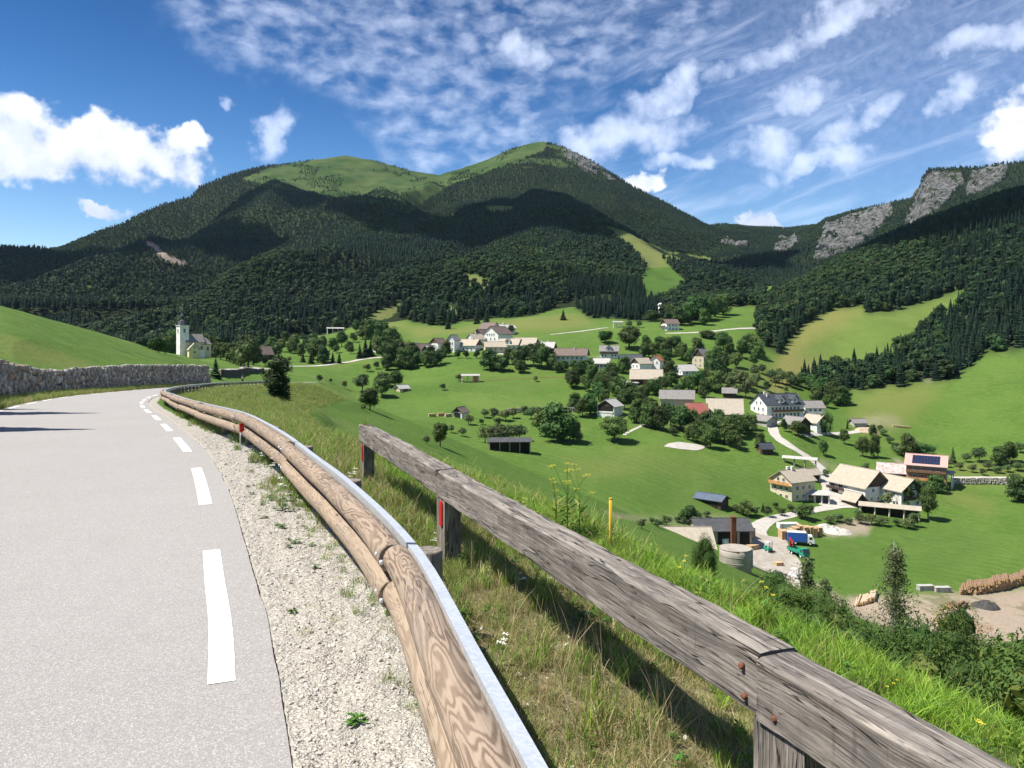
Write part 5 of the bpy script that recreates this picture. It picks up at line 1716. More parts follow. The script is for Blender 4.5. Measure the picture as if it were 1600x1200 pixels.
    scatter_obj("grass", P2, I2, R2, S2, coll, "rough roadside grass with straw, herbs and small white flowers", "grass")
    print("GRASS", len(P2))
    # limestone chips on the shoulder
    coll2 = proto_collection("chips", [chip(700 + i) for i in range(5)])
    n = 15000
    i = rng.integers(0, len(ep), n * 6); i = i[(ep[i, 1] > 1.8) & (ep[i, 1] < 19)][:n]
    off = np.where(rng.random(len(i)) < 0.9, rng.uniform(0.0, 0.98, len(i)), rng.uniform(0.9, 2.0, len(i))) * K
    q = ep[i] + en[i] * off[:, None] + rng.uniform(-.13, .13, (len(i), 2))
    k = rng.random(len(q)) < np.clip(9 / q[:, 1] ** 1.3 + .25, 0, 1); q = q[k]
    z = ground_z(q[:, 0], q[:, 1])
    s = 0.006 + 0.016 * rng.random(len(q)) ** 4
    s = s * (1 + q[:, 1] * 0.03)
    scatter_obj("gravel_stones", np.c_[q, z + s * .2], rng.integers(0, 5, len(q)), rng.uniform(0, 6.28, (len(q), 3)) * [.1, .1, 1],
                np.stack([s, s, s], 1), coll2, "loose pale limestone chips on the gravel shoulder", "gravel")
scatter_near()

# ------------------------------------------------------------------ bushes and trees close by
BUSH = [crown_broad("hazel_crown", 800 + i, M_BUSH, 4, 4.2, 13000, 0.072, 18, 0.02, 0.40, 0.60) for i in range(3)]
BUSH_T = trunk_mesh("hazel_stems", 810, 4, 0.05, M_BARK, 0.1, 8, 0.3)
def bush(u, vtop, y, w, label, seed, cat='bush', name='hazel_bush', hmin=1.0, group=None):
    x = (u - 800) / F * y
    zt = CAMZ - (vtop - HOR) / F * y; g = gz(x, y); h = max(hmin, zt - g)
    e = empty(name, (x, y, g - 0.1), seed * 1.3, label=label, cat=cat, group=group)
    wm = w / F * y
    inst('stems', BUSH_T, e, sc=(wm / 4.4, wm / 4.4, h / 4.2)); inst('crown', BUSH[seed % 3], e, sc=(wm / 4.2, wm / 4.2, h / 4.0))
for i, (u, vt, y, w, lb) in enumerate([
    (1655, 1010, 9.5, 230, "leafy dark bush at the right picture edge below the timber barrier"),
    (1530, 985, 11, 190, "wide leafy bush below the timber barrier, left of a small dark conifer"),
    (1470, 1000, 14.5, 140, "leafy bush in the thicket in front of the bark-covered ground"),
    (1405, 962, 18, 120, "dense dark bush in the thicket right in front of the birch"),
    (1345, 955, 16.5, 120, "dark bush with yellowing leaves in the thicket left of the birch foot"),
    (1292, 938, 21, 100, "bush at the left end of the dark thicket, below the log piles"),
    (1250, 918, 26, 70, "small bush below the sawmill yard's lower edge"),
    (1205, 896, 30, 60, "low bush between the round concrete silo and the yard's stone edge"),
    (1437, 985, 22, 90, "bush in the middle of the thicket behind the front leaves"),
    (1500, 955, 24, 90, "rounded bush standing alone against the dirt yard on the right"),
    (1102, 826, 44, 46, "round dark bush growing in front of the sawmill shed, left of the silo")]):
    bush(u, vt - (10 if u > 1200 else 0), y, w * (1.35 if u > 1200 else 1), lb, i)

# ------------------------------------------------------------------ building materials
def mat_roof(name, a, b, rows=3.2, mossy=0.25):
    m, T = new_mat(name)
    tc = T.n('ShaderNodeTexCoord'); P = tc.outputs['Object']
    n = T.noise(P, 0.9, 5, 0.65); n2 = T.noise(T.scale(P, (1, 4, 4)), 3.0, 4, 0.6)
    br = T.n('ShaderNodeTexWave', wave_type='BANDS', bands_direction='Z'); T.put(br.inputs['Vector'], P)
    br.inputs['Scale'].default_value = rows; br.inputs['Distortion'].default_value = 0.6; br.inputs['Detail'].default_value = 1.0
    bx = T.n('ShaderNodeTexWave', wave_type='BANDS', bands_direction='X'); T.put(bx.inputs['Vector'], P)
    bx.inputs['Scale'].default_value = rows * 0.8; bx.inputs['Distortion'].default_value = 0.4
    c = T.mix(T.ramp(n, 0.3, 0.75), a, b)
    c = T.mix(T.ramp(n2, 0.5, 0.8, 0, mossy * 2), c, tuple(q * 0.55 for q in a))
    line = T.m('MAXIMUM', T.ramp(br.outputs['Fac'], 0.0, 0.18, 0.45, 0), T.ramp(bx.outputs['Fac'], 0.0, 0.10, 0.25, 0))
    c = T.mix(line, c, tuple(q * 0.4 for q in a))
    T.put(T.bs.inputs['Base Color'], c); T.bs.inputs['Roughness'].default_value = 0.75
    return m
RF = dict(
    beige=mat_roof("roof_beige_fibre_cement", (0.46, 0.40, 0.31), (0.36, 0.31, 0.24)),
    grey=mat_roof("roof_grey", (0.27, 0.25, 0.23), (0.19, 0.175, 0.165)),
    slate=mat_roof("roof_dark_slate", (0.045, 0.052, 0.066), (0.07, 0.078, 0.092)),
    brown=mat_roof("roof_brown", (0.20, 0.145, 0.12), (0.13, 0.10, 0.085)),
    red=mat_roof("roof_red", (0.30, 0.085, 0.065), (0.22, 0.07, 0.055)),
    tile=mat_roof("roof_orange_tile", (0.42, 0.16, 0.085), (0.33, 0.13, 0.07)),
    pink=mat_roof("roof_pink", (0.58, 0.36, 0.31), (0.52, 0.31, 0.27)),
    pale=mat_roof("roof_pale", (0.50, 0.48, 0.44), (0.40, 0.38, 0.35)),
    rust=mat_roof("roof_rust_streaked", (0.58, 0.54, 0.52), (0.36, 0.17, 0.12), 2.0, 0.3),
    charcoal=mat_roof("roof_charcoal", (0.060, 0.062, 0.066), (0.10, 0.10, 0.105)),
    blue=mat_roof("roof_blue_grey", (0.11, 0.14, 0.19), (0.08, 0.10, 0.14)),
)
WL = dict(
    white=mat_plain("white_render", (0.82, 0.79, 0.74), 0.9, var=0.09, nscale=0.6, spec=0.2),
    cream=mat_plain("cream_render", (0.62, 0.53, 0.38), 0.9, var=0.08, nscale=0.6, spec=0.2),
    yellow=mat_plain("yellow_render", (0.80, 0.68, 0.38), 0.9, var=0.06, nscale=0.6, spec=0.2),
    grey=mat_plain("grey_render", (0.42, 0.41, 0.38), 0.9, var=0.12, nscale=0.8, spec=0.2),
    wood=mat_plain("dark_boards", (0.085, 0.060, 0.042), 0.85, col2=(0.04, 0.03, 0.024), nscale=2, stretch=(6, 6, 0.5)),
    brownwood=mat_plain("brown_boards", (0.24, 0.13, 0.07), 0.85, col2=(0.14, 0.08, 0.045), nscale=2, stretch=(6, 6, 0.5)),
    brick=mat_plain("orange_brick", (0.50, 0.20, 0.11), 0.85, col2=(0.38, 0.17, 0.11), nscale=3),
    concrete=mat_plain("concrete", (0.40, 0.365, 0.31), 0.9, col2=(0.27, 0.235, 0.19), nscale=0.5, spec=0.2),
    pinkish=mat_plain("rose_boards", (0.36, 0.215, 0.165), 0.85, col2=(0.28, 0.16, 0.12), nscale=2, stretch=(1, 1, 5)),
    orangewood=mat_plain("orange_timber", (0.60, 0.30, 0.11), 0.75, var=0.12, nscale=2),
)
M_GLASS = mat_plain("window_glass", (0.028, 0.034, 0.042), 0.15, var=0.1, spec=0.6)
M_FRAME = mat_plain("white_frame", (0.72, 0.71, 0.68), 0.6, var=0.04)
M_OPEN = mat_plain("painted_interior_shade", (0.022, 0.018, 0.015), 0.95, var=0.1)  # near-black slab colour, paints the shade inside open doorways
M_PALETIM = mat_plain("sawn_timber", (0.62, 0.43, 0.24), 0.8, col2=(0.42, 0.27, 0.14), nscale=2.5, stretch=(1, 1, 4))
M_SOLAR = mat_plain("solar_cells", (0.018, 0.026, 0.062), 0.2, var=0.1, spec=0.7)
M_WHITEP = mat_plain("white_paint", (0.78, 0.78, 0.76), 0.45, var=0.03)
M_BLUEP = mat_plain("blue_tarpaulin", (0.03, 0.11, 0.42), 0.5, var=0.06)
M_GREENP = mat_plain("green_paint", (0.02, 0.26, 0.16), 0.45, var=0.05)
M_REDP = mat_plain("red_paint", (0.40, 0.03, 0.025), 0.5, var=0.05)
M_TYRE = mat_plain("tyre_rubber", (0.02, 0.02, 0.02), 0.9)
M_DARKM = mat_plain("dark_metal", (0.05, 0.05, 0.055), 0.6)

def win_mesh(w, h):
    mb = MB()
    mb.box((0, 0.02, 0), (w + .22, 0.10, h + .22), 0)
    mb.box((0, -0.035, 0), (w, 0.02, h), 1)
    mb.box((0, -0.055, 0), (0.06, 0.03, h), 0)
    mb.box((0, -0.07, -h / 2 - .12), (w + .34, 0.16, 0.07), 0)
    return mb.mesh("window", [M_FRAME, M_GLASS])
_WM = {}
def winm(w, h):
    k = (round(w, 1), round(h, 1))
    if k not in _WM: _WM[k] = win_mesh(*k)
    return _WM[k]

def house(name, u, v, yaw, L, W, H, R, wall, roof, label, wins=(), gable=None, chim=(), base=None, balcony=None, over=0.7, back=0.5,
          doors=(), dormers=0, open_front=None, lower=None, cat='house', z_add=0.0, hip=0.0, y_at=None, group=None, snow=None):
    if y_at is not None:
        x = (u - 800) / F * y_at; p = Vector((x, y_at, gz(x, y_at)))
    else:
        p = at(u, v)
        dd = Vector((p.x, p.y, 0)).normalized() * (W * abs(math.cos(math.radians(yaw))) + L * abs(math.sin(math.radians(yaw)))) * back
        p = Vector((p.x + dd.x, p.y + dd.y, p.z))
    e = empty(name, p + Vector((0, 0, z_add)), math.radians(yaw) - math.atan2(p.x, p.y), label=label, cat=cat, group=group)
    l, w = L / 2, W / 2
    B = 4.0
    mb = MB()
    prof = [(-w, -B), (w, -B), (w, H), (0, H + R), (-w, H)]
    mb.prism(prof, -l, l)
    mb.build("wall", WL[wall], e)
    if lower:
        mat_, hh = lower
        mb = MB(); mb.box((0, 0, (hh - B) / 2), (L + .06, W + .06, hh + B)); mb.build("lower_wall", WL[mat_], e)
    # roof of two slabs
    t = 0.20; sl = math.hypot(w, R); ox = over; oy = over
    nrm = Vector((0, -R, w)).normalized() if False else None
    ey = w + oy; ez = H - oy * R / w
    hx = hip
    mb = MB()
    for s in (-1, 1):
        a = [(-l - ox, s * ey, ez + .03), (l + ox, s * ey, ez + .03), (l + ox - hx, 0, H + R + .03), (-l - ox + hx, 0, H + R + .03)]
        bt = [(q[0], q[1], q[2] + t) for q in a]
        vs = a + bt
        fs = [(0, 1, 2, 3), (7, 6, 5, 4), (0, 4, 5, 1), (1, 5, 6, 2), (2, 6, 7, 3), (3, 7, 4, 0)]
        if s > 0: fs = [f[::-1] for f in fs]
        mb.add(vs, fs)
    if hx:
        for s in (-1, 1):
            vs = [(s * (l + ox), -ey, ez + .03 + t), (s * (l + ox), ey, ez + .03 + t), (s * (l + ox - hx), 0, H + R + .03 + t)]
            mb.add(vs, [(0, 1, 2) if s > 0 else (2, 1, 0)])
    rf = mb.build("roof", RF[roof], e)
    mb = MB(); mb.box((0, 0, H + R + .06 + t), (L + 2 * ox - 2 * hx, 0.32, 0.12)); mb.build("ridge_cap", RF[roof], rf)
    if gable:
        for s in (-1, 1):
            mb = MB(); q = 0.05
            f = 0.985
            vs = [(s * (l + q), -w * f, H - .05), (s * (l + q), w * f, H - .05), (s * (l + q), 0, H + R * f - .05)]
            vs2 = [(s * (l + .002), y, z) for (_, y, z) in vs]
            mb.add(vs + vs2, [(0, 1, 2), (5, 4, 3), (0, 3, 4, 1), (1, 4, 5, 2), (2, 5, 3, 0)])
            mb.build("gable_boards", WL[gable], e)
    for (cx, cy) in chim:
        zr_ = H + R - abs(cy) * R / w
        mb = MB(); mb.box((cx, cy, zr_ + 0.3), (0.7, 0.7, 2.2)); mb.box((cx, cy, zr_ + 1.45), (0.9, 0.9, 0.14)); mb.build("chimney", WL['white' if wall != 'brick' else 'brick'], rf)
    for spec in wins:
        face, n, zc, ww, wh = spec[:5]
        a0, a1 = (spec[5], spec[6]) if len(spec) > 6 else (0.1, 0.9)
        for i in range(n):
            f = a0 + (a1 - a0) * (i + 0.5) / n
            d = 0.075 if (gable and zc > H) or lower else 0.035
            if face == 'F': loc, r = (-l + L * f, -w - d, zc), 0
            elif face == 'B': loc, r = (l - L * f, w + d, zc), math.pi
            elif face == 'L': loc, r = (-l - d, w - W * f, zc), -math.pi / 2
            else: loc, r = (l + d, -w + W * f, zc), math.pi / 2
            inst("window", winm(ww, wh), e, loc, r)
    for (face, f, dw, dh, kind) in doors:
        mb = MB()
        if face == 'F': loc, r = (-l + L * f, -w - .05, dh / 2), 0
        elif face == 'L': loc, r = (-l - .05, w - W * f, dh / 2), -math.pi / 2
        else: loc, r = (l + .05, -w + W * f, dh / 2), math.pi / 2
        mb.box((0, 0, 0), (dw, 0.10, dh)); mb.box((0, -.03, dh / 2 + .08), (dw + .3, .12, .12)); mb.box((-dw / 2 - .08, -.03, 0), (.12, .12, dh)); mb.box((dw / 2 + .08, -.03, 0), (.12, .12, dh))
        o = mb.build("opening_shade" if kind == 'open' else "door", [M_OPEN if kind == 'open' else WL[kind]], e, loc); o.rotation_euler = (0, 0, r)
    if balcony:
        for (face, z, col, a0, a1) in balcony:
            mb = MB()
            if face == 'F': c0 = -l + L * a0; c1 = -l + L * a1; R_ = Matrix.Identity(4); dd_ = w
            elif face == 'L': c0 = -w + W * a0; c1 = -w + W * a1; R_ = Matrix.Rotation(-math.pi / 2, 4, 'Z'); dd_ = l
            else: c0 = -w + W * a0; c1 = -w + W * a1; R_ = Matrix.Rotation(math.pi / 2, 4, 'Z'); dd_ = l
            mb.box(((c0 + c1) / 2, -dd_ - .62, z), (c1 - c0, 1.15, 0.14), M=R_)
            mb.box(((c0 + c1) / 2, -dd_ - 1.17, z + .95), (c1 - c0, .07, .10), M=R_)
            mb.box(((c0 + c1) / 2, -dd_ - 1.17, z + .5), (c1 - c0, .05, .72), M=R_)
            for k in range(int((c1 - c0) / 2) + 1):
                mb.box((c0 + .06 + (c1 - c0 - .12) * k / max(1, int((c1 - c0) / 2)), -dd_ - 1.17, z + .5), (.1, .12, 1.0), M=R_)
            mb.build("balcony", WL[col], e)
    for i in range(dormers):
        f = (i + 1) / (dormers + 1)
        cx = -l + L * (0.42 + 0.36 * i if dormers > 1 else .5)
        mb = MB()
        yy = -w * 0.60; zz = H + R * 0.40
        Mx = Matrix.Translation((cx, yy - .4, zz)) @ Matrix.Rotation(math.pi / 2, 4, 'Z') @ Matrix.Scale(1.35, 4)
        # little gabled dormer
        mb.prism([(-1.1, -1.4), (1.1, -1.4), (1.1, 0.5), (0, 1.55), (-1.1, 0.5)], -1.2, 2.6, M=Mx)
        dm = mb.build("dormer", WL['white'], rf)
        mb = MB()
        for s in (-1, 1):
            q = [(-1.6, s * 1.5, 0.22), (2.8, s * 1.5, 0.22), (2.8, 0, 1.68), (-1.6, 0, 1.68)]
            vs = q + [(a, b, c + .14) for a, b, c in q]
            fs = [(0, 1, 2, 3), (7, 6, 5, 4), (0, 4, 5, 1), (1, 5, 6, 2), (2, 6, 7, 3), (3, 7, 4, 0)]
            mb.add(vs, fs if s < 0 else [x[::-1] for x in fs], M=Mx)
        mb.build("dormer_roof", RF[roof], rf)
        inst("window", winm(1.0, 1.1), e, (cx, yy - 2.08, zz + .1), 0)
    return e

def rack(name, u, v, yaw, L, H, n, roof, post, label, W=1.6, back_boards=None, mono=0.0, cat='hay rack', deep=None, infill=None):
    """open post structure with a long roof: hay racks and open sheds"""
    p = at(u, v)
    e = empty(name, p, math.radians(yaw) - math.atan2(p.x, p.y), label=label, cat=cat)
    l = L / 2
    for i in range(n):
        x = -l + 0.3 + (L - .6) * i / (n - 1)
        mb = MB()
        mb.tube([(x, -W / 2 + .2, -2.0), (x, -W / 2 + .2, H)], 0.28 if post in ('white', 'concrete', 'cream') else .14, 4, smooth=False)
        mb.build("post", WL[post], e)
        if deep:
            mb = MB(); mb.box((x, W / 2 - .2, H / 2 - 1), (.25, .25, H + 2)); mb.build("post", WL[post], e)
    w = W / 2 + 0.5; R = 0.55 + W * .12
    mb = MB(); t = .14
    for s in (-1, 1):
        a = [(-l - .4, s * w, H - .15 + (mono if s > 0 else 0)), (l + .4, s * w, H - .15 + (mono if s > 0 else 0)), (l + .4, 0, H + R + mono / 2), (-l - .4, 0, H + R + mono / 2)]
        vs = a + [(q[0], q[1], q[2] + t) for q in a]
        fs = [(0, 1, 2, 3), (7, 6, 5, 4), (0, 4, 5, 1), (1, 5, 6, 2), (2, 6, 7, 3), (3, 7, 4, 0)]
        mb.add(vs, fs if s < 0 else [x[::-1] for x in fs])
    mb.build("roof", RF[roof], e)
    if back_boards:
        mb = MB(); mb.box((0, W / 2 - .05, H / 2 - .9), (L - .4, .1, H + 1.6))
        mb.box((-l + .15, 0, H / 2 - .9), (.1, W - .3, H + 1.6)); mb.box((l - .15, 0, H / 2 - .9), (.1, W - .3, H + 1.6)); mb.build("boards", WL[back_boards], e)
    else:
        mb = MB()
        for k in range(4):
            mb.box((0, -W / 2 + .2, H * (0.2 + .2 * k)), (L - .6, .08, .09))
        mb.build("crossbars", WL['wood'], e)
    if infill:
        a, b, m = infill
        mb = MB(); mb.box((-l + L * (a + b) / 2, -W / 2 + .25, H / 2), (L * (b - a), .3, H * .9)); mb.build("stacked_hay", WL[m], e)
    return e

# ---- lower farm
house("farmhouse", 1238, 784, 48, 11, 9.5, 6.6, 3.1, 'cream', 'beige', "cream three-storey farmhouse with beige roof and orange timber balcony left of the track bend",
      wins=[('L', 3, 1.3, 1.0, 1.2), ('L', 3, 4.0, 1.0, 1.2), ('L', 2, 6.9, 1.0, 1.1, .25, .75), ('F', 3, 1.4, 1.0, 1.2), ('F', 3, 4.3, 1.0, 1.2)],
      chim=[(-2, .4), (-.6, -.3)], balcony=[('L', 5.2, 'orangewood', .02, .98)], lower=None)
house("shed", 1268, 752, 48, 4.5, 4.5, 2.6, 1.6, 'grey', 'beige', "small beige-roofed outbuilding behind the cream farmhouse", doors=[('F', .5, 2.2, 2.0, 'open')], cat='shed')
tr = rack("terrace", 1277, 783, 8, 7.5, 2.6, 4, 'pale', 'white', "white-pillared garage with flat terrace roof beside the cream farmhouse", W=4.5, back_boards='grey', cat='garage')
house("barn", 1343, 786, -44, 16.5, 12, 5.4, 5.2, 'white', 'beige', "big farm building with huge beige roof and dark boarded gable at the track end",
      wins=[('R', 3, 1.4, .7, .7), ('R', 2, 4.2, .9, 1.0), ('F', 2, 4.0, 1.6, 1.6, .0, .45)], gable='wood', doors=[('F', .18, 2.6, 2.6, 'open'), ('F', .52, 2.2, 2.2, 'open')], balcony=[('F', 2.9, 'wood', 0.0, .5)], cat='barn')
house("lean_to", 1334, 793, -44, 6, 4.5, 2.3, 2.2, 'wood', 'beige', "small dark lean-to with beige roof against the front of the big beige-roofed barn", doors=[('R', .5, 1.4, 1.8, 'open')], cat='shed')
house("farmhouse", 1402, 794, -44, 13, 10, 5.8, 3.6, 'white', 'beige', "white farmhouse with beige roof half hidden by trees, right of the big barn",
      wins=[('R', 2, 1.4, .9, 1.1), ('R', 2, 4.0, .9, 1.1), ('F', 3, 1.4, .9, 1.1), ('F', 3, 4.2, .9, 1.1), ('R', 1, 7.0, .9, 1.0, .3, .7)], gable='wood', balcony=[('R', 2.8, 'wood', .1, .9)])
house("shed", 1394, 750, -3, 9.5, 7, 3.0, 2.8, 'wood', 'rust', "shed with pale rust-streaked metal roof behind the beige roofs of the lower farm", cat='shed')
sol = house("chalet", 1448, 764, -4, 13, 9.5, 8.8, 3.2, 'pinkish', 'pink', "tall chalet with pink roof covered in solar panels above a yellow ground floor",
      wins=[('F', 4, 4.6, .8, 1.0), ('F', 4, 7.3, .8, .9), ('F', 2, 1.3, 1.3, 1.2, .3, .95), ('R', 2, 4.6, .9, 1.0)], lower=('yellow', 2.9),
      balcony=[('F', 3.1, 'orangewood', 0.0, 1.0), ('F', 6.0, 'brownwood', 0.0, 1.0)], chim=[])
def solar(e):
    W, H, R = 9.5, 8.8, 3.2
    w = W / 2
    mb = MB()
    a = math.atan2(R, w)
    for i in range(9):
        for j in range(3):
            x = -4.6 + i * 1.02; f = 0.18 + 0.27 * j
            y = -w * (1 - f) - .15; z = H + R * f + .32
            mb.box((x + .5, y, z), (0.97, 1.42, 0.05), rx=a)
    mb.build("solar_panels", M_SOLAR, e)
solar(sol)
rack("carport", 1479, 762, -10, 4.6, 5.4, 2, 'pale', 'white', "white-roofed open extension on tall pillars at the solar chalet's right side", W=4, deep=True, cat='carport')
rack("open_shed", 1390, 806, -2, 17.5, 2.9, 5, 'beige', 'cream', "long low open shed with beige roof and pale pillars below the lower farm", W=3.2, back_boards='wood', cat='shed')
# ---- sawmill
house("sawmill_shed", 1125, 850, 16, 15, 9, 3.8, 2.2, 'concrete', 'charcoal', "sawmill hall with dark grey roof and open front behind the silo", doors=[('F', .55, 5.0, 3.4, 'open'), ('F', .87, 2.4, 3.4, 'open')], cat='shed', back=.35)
_x = (1052 - 800) / F * 186; _h = CAMZ - (824 - HOR) / F * 186 - 5.0 - gz(_x, 186.0)
house("sawmill_hall", 1052, 0, 10, 17, 16, _h, 5.0, 'concrete', 'beige', "large flat pale roof of the sawmill hall half hidden by the grassy slope", cat='shed', y_at=186.0)
house("tool_shed", 1112, 794, -28, 9.0, 5.2, 2.4, 1.2, 'wood', 'blue', "low shed with blue-grey metal roof alone in the meadow above the sawmill", doors=[('F', .55, 5.2, 1.9, 'open')], cat='shed')
def silo():
    y = 152.0; x = (1149 - 800) / F * y; top = CAMZ - (856 - HOR) / F * y; g = gz(x, y)
    e = empty("silo", (x, y, g), label="round pale concrete silo standing behind the grassy bank at the sawmill", cat="silo")
    h = top - g
    mb = MB(); n = 28
    mb.tube([(0, 0, -1), (0, 0, h * .33), (0, 0, h * .66), (0, 0, h)], 3.05, n); mb.build("shell", WL['concrete'], e)
    mb = MB()
    for zz in (0.33, 0.66, 0.995): mb.tube([(0, 0, h * zz - .06), (0, 0, h * zz + .06)], 3.09, n)
    mb.build("ring", WL['concrete'], e)
    mb = MB(); mb.box((3.0, -0.8, h * .5), (.35, .5, h)); mb.build("ladder_shaft", WL['grey'], e)
    y2 = 158.0; x2 = (1146 - 800) / F * y2; g2 = gz(x2, y2); t2 = CAMZ - (808 - HOR) / F * y2
    e = empty("chimney_pipe", (x2, y2, g2), label="tall square rust-brown metal chimney rising behind the concrete silo", cat="chimney")
    mb = MB(); mb.box((0, 0, (t2 - g2) / 2), (0.95, 0.95, t2 - g2)); mb.build("duct", M_RUST, e)
    mb = MB(); mb.box((0, 0, t2 - g2 + .06), (1.15, 1.15, .12)); mb.build("rim", M_RUST, e)
silo()
# ---- hotel group
house("guesthouse", 1214, 655, 38, 21, 12.5, 6.6, 4.6, 'white', 'slate', "large white guesthouse with dark slate roof and two white dormers",
      wins=[('L', 3, 1.6, .9, 1.3), ('L', 3, 4.3, .9, 1.3), ('L', 2, 7.2, .9, 1.2, .25, .75), ('F', 8, 1.6, 1.0, 1.6), ('F', 8, 4.7, 1.0, 1.3)],
      chim=[(-7.5, -.2), (-7.0, -1.6)], dormers=2, balcony=[('F', 3.2, 'brownwood', .12, .98)], cat='hotel')
house("house", 1268, 655, 24, 9, 8.5, 5.6, 2.9, 'white', 'grey', "small white house with grey roof right beside the large guesthouse", wins=[('L', 2, 4.2, 1.0, 1.1), ('F', 3, 4.2, 1.2, 1.1)], gable='brownwood',
      doors=[('L', .5, 3.6, 2.4, 'open'), ('F', .4, 2.6, 2.4, 'open')], balcony=[('F', 2.9, 'white', 0, 1)])
house("house", 1274, 676, -44, 9, 7.5, 4.6, 3.0, 'white', 'beige', "white cottage with beige roof and dark garage door below the guesthouse", wins=[('R', 2, 3.8, .9, 1.0), ('F', 2, 3.6, .9, 1.0)], doors=[('R', .55, 2.6, 2.2, 'open')])
house("cottage", 1243, 676, -44, 10, 7.5, 3.6, 2.8, 'wood', 'grey', "cottage with grey roof and dark boarded gable partly behind a bright round tree", gable='wood', wins=[('R', 1, 1.8, .9, 1.0)])
house("annexe", 1195, 668, -44, 8.5, 6.5, 3.0, 1.9, 'grey', 'grey', "grey-roofed annexe at the top of the white track below the guesthouse", wins=[('R', 1, 1.5, .8, .9)], cat='outbuilding')
house("barn", 1132, 657, 2, 15.5, 14, 3.2, 6.2, 'wood', 'beige', "broad barn with very large pale beige roof left of the guesthouse", doors=[('F', .5, 4, 2.6, 'open')], cat='barn')
house("barn", 1088, 655, 4, 10.5, 10.5, 2.7, 4.2, 'brownwood', 'red', "barn with dull red roof adjoining the large beige barn roof", hip=3.2, doors=[('F', .35, 5, 2.2, 'open')], cat='barn')
house("shed", 1140, 622, 0, 6.5, 6, 2.8, 2.3, 'wood', 'grey', "small grey roof just behind the large beige barn", cat='shed')
house("farmhouse", 1058, 640, -2, 15.5, 9.5, 5.3, 3.6, 'cream', 'grey', "long cream farm building with grey roof and dark boarded openings above the orchard",
      doors=[('F', .2, 3.0, 2.2, 'wood')], wins=[('F', 4, 1.4, .7, .8)], balcony=[], cat='barn')
def dark_loft(u, v):
    pass
hb = house("hay_barn", 953, 654, 66, 9.5, 8.2, 5.4, 2.7, 'white', 'pale', "white-walled hay barn with wide open gable front and pale roof among the trees", gable='wood',
      doors=[('L', .5, 6.2, 2.2, 'white')], cat='barn')
mb = MB(); mb.box((-4.82, 0, 3.9), (.14, 7.2, 3.0)); mb.build("opening_shade", M_OPEN, hb)
mb = MB(); mb.box((-4.92, 0, 2.75), (.18, 7.4, .7)); mb.build("railing", WL['white'], hb)
house("barn", 1010, 603, -2, 16.5, 11, 4.0, 4.6, 'brick', 'beige', "barn with pale beige roof and orange brick wall in the village middle", doors=[('F', .22, 6.0, 3.0, 'wood'), ('F', .93, 1.6, 3.4, 'cream')], cat='barn')
house("house", 1002, 583, 40, 9, 8, 5.6, 3.0, 'white', 'beige', "house with pale brown gabled roof directly behind the orange brick barn", gable='wood', wins=[('L', 2, 4, .9, 1)])
house("house", 1027, 580, 68, 7, 6, 6.4, 2.6, 'white', 'tile', "small white house with bright orange tiled roof behind the brick barn", wins=[('L', 2, 5, .8, .9)])
house("garage", 978, 604, 20, 11, 6, 1.8, 0.7, 'white', 'pale', "low white flat-roofed building left of the orange brick barn", doors=[('F', .5, 2.4, 1.5, 'open')], cat='garage')
house("house", 1071, 594, 36, 10, 8.5, 5.2, 3.2, 'white', 'pale', "white chalet with pale roof and wooden balcony on a brown base among trees", gable='white', wins=[('L', 3, 4.2, .9, 1.1), ('L', 2, 6.2, .8, .9, .3, .7), ('F', 2, 4, .9, 1)],
      balcony=[('L', 2.9, 'white', 0, 1)], lower=('brownwood', 2.3))
house("house", 1096, 576, 62, 8.5, 7.5, 7.2, 4.4, 'cream', 'grey', "tall narrow cream house with steep roof and dark boarded gable", gable='wood', wins=[('L', 2, 2, .8, .9), ('L', 2, 5, .8, .9)])
house("house", 952, 560, -2, 11, 9, 4.6, 3.2, 'white', 'grey', "house with grey roof, central dormer and timber loggia at the village top", wins=[('F', 2, 1.8, .9, 1.1, .05, .4), ('F', 2, 1.8, .9, 1.1, .6, .95)], dormers=1, balcony=[('F', 2.8, 'wood', 0, 1)])
house("house", 986, 573, -3, 12, 9, 3.6, 3.4, 'white', 'slate', "long low white house with plain dark slate roof", wins=[('F', 3, 1.6, 1.0, 1.2)], doors=[('F', .5, 1.6, 2.1, 'open')])
house("house", 937, 576, -1, 11, 8, 3.2, 2.6, 'white', 'pale', "low white house with pale roof and big windows", wins=[('F', 4, 1.6, 1.5, 1.3)], chim=[(-1, .4)])
house("farmhouse", 893, 572, -10, 18, 10, 6.6, 3.5, 'white', 'brown', "big white farmhouse with broad dark brown roof and two window rows", gable='wood', wins=[('F', 6, 1.8, .9, 1.1, .05, .95), ('F', 6, 4.6, .9, 1.1, .05, .95)], over=1.1, chim=[(2, -1)])
house("annexe", 870, 568, -10, 9, 8, 3.6, 2.6, 'cream', 'grey', "grey-roofed annexe joined to the left end of the big brown-roofed farmhouse", wins=[('F', 3, 1.6, .9, 1.0)], cat='outbuilding')
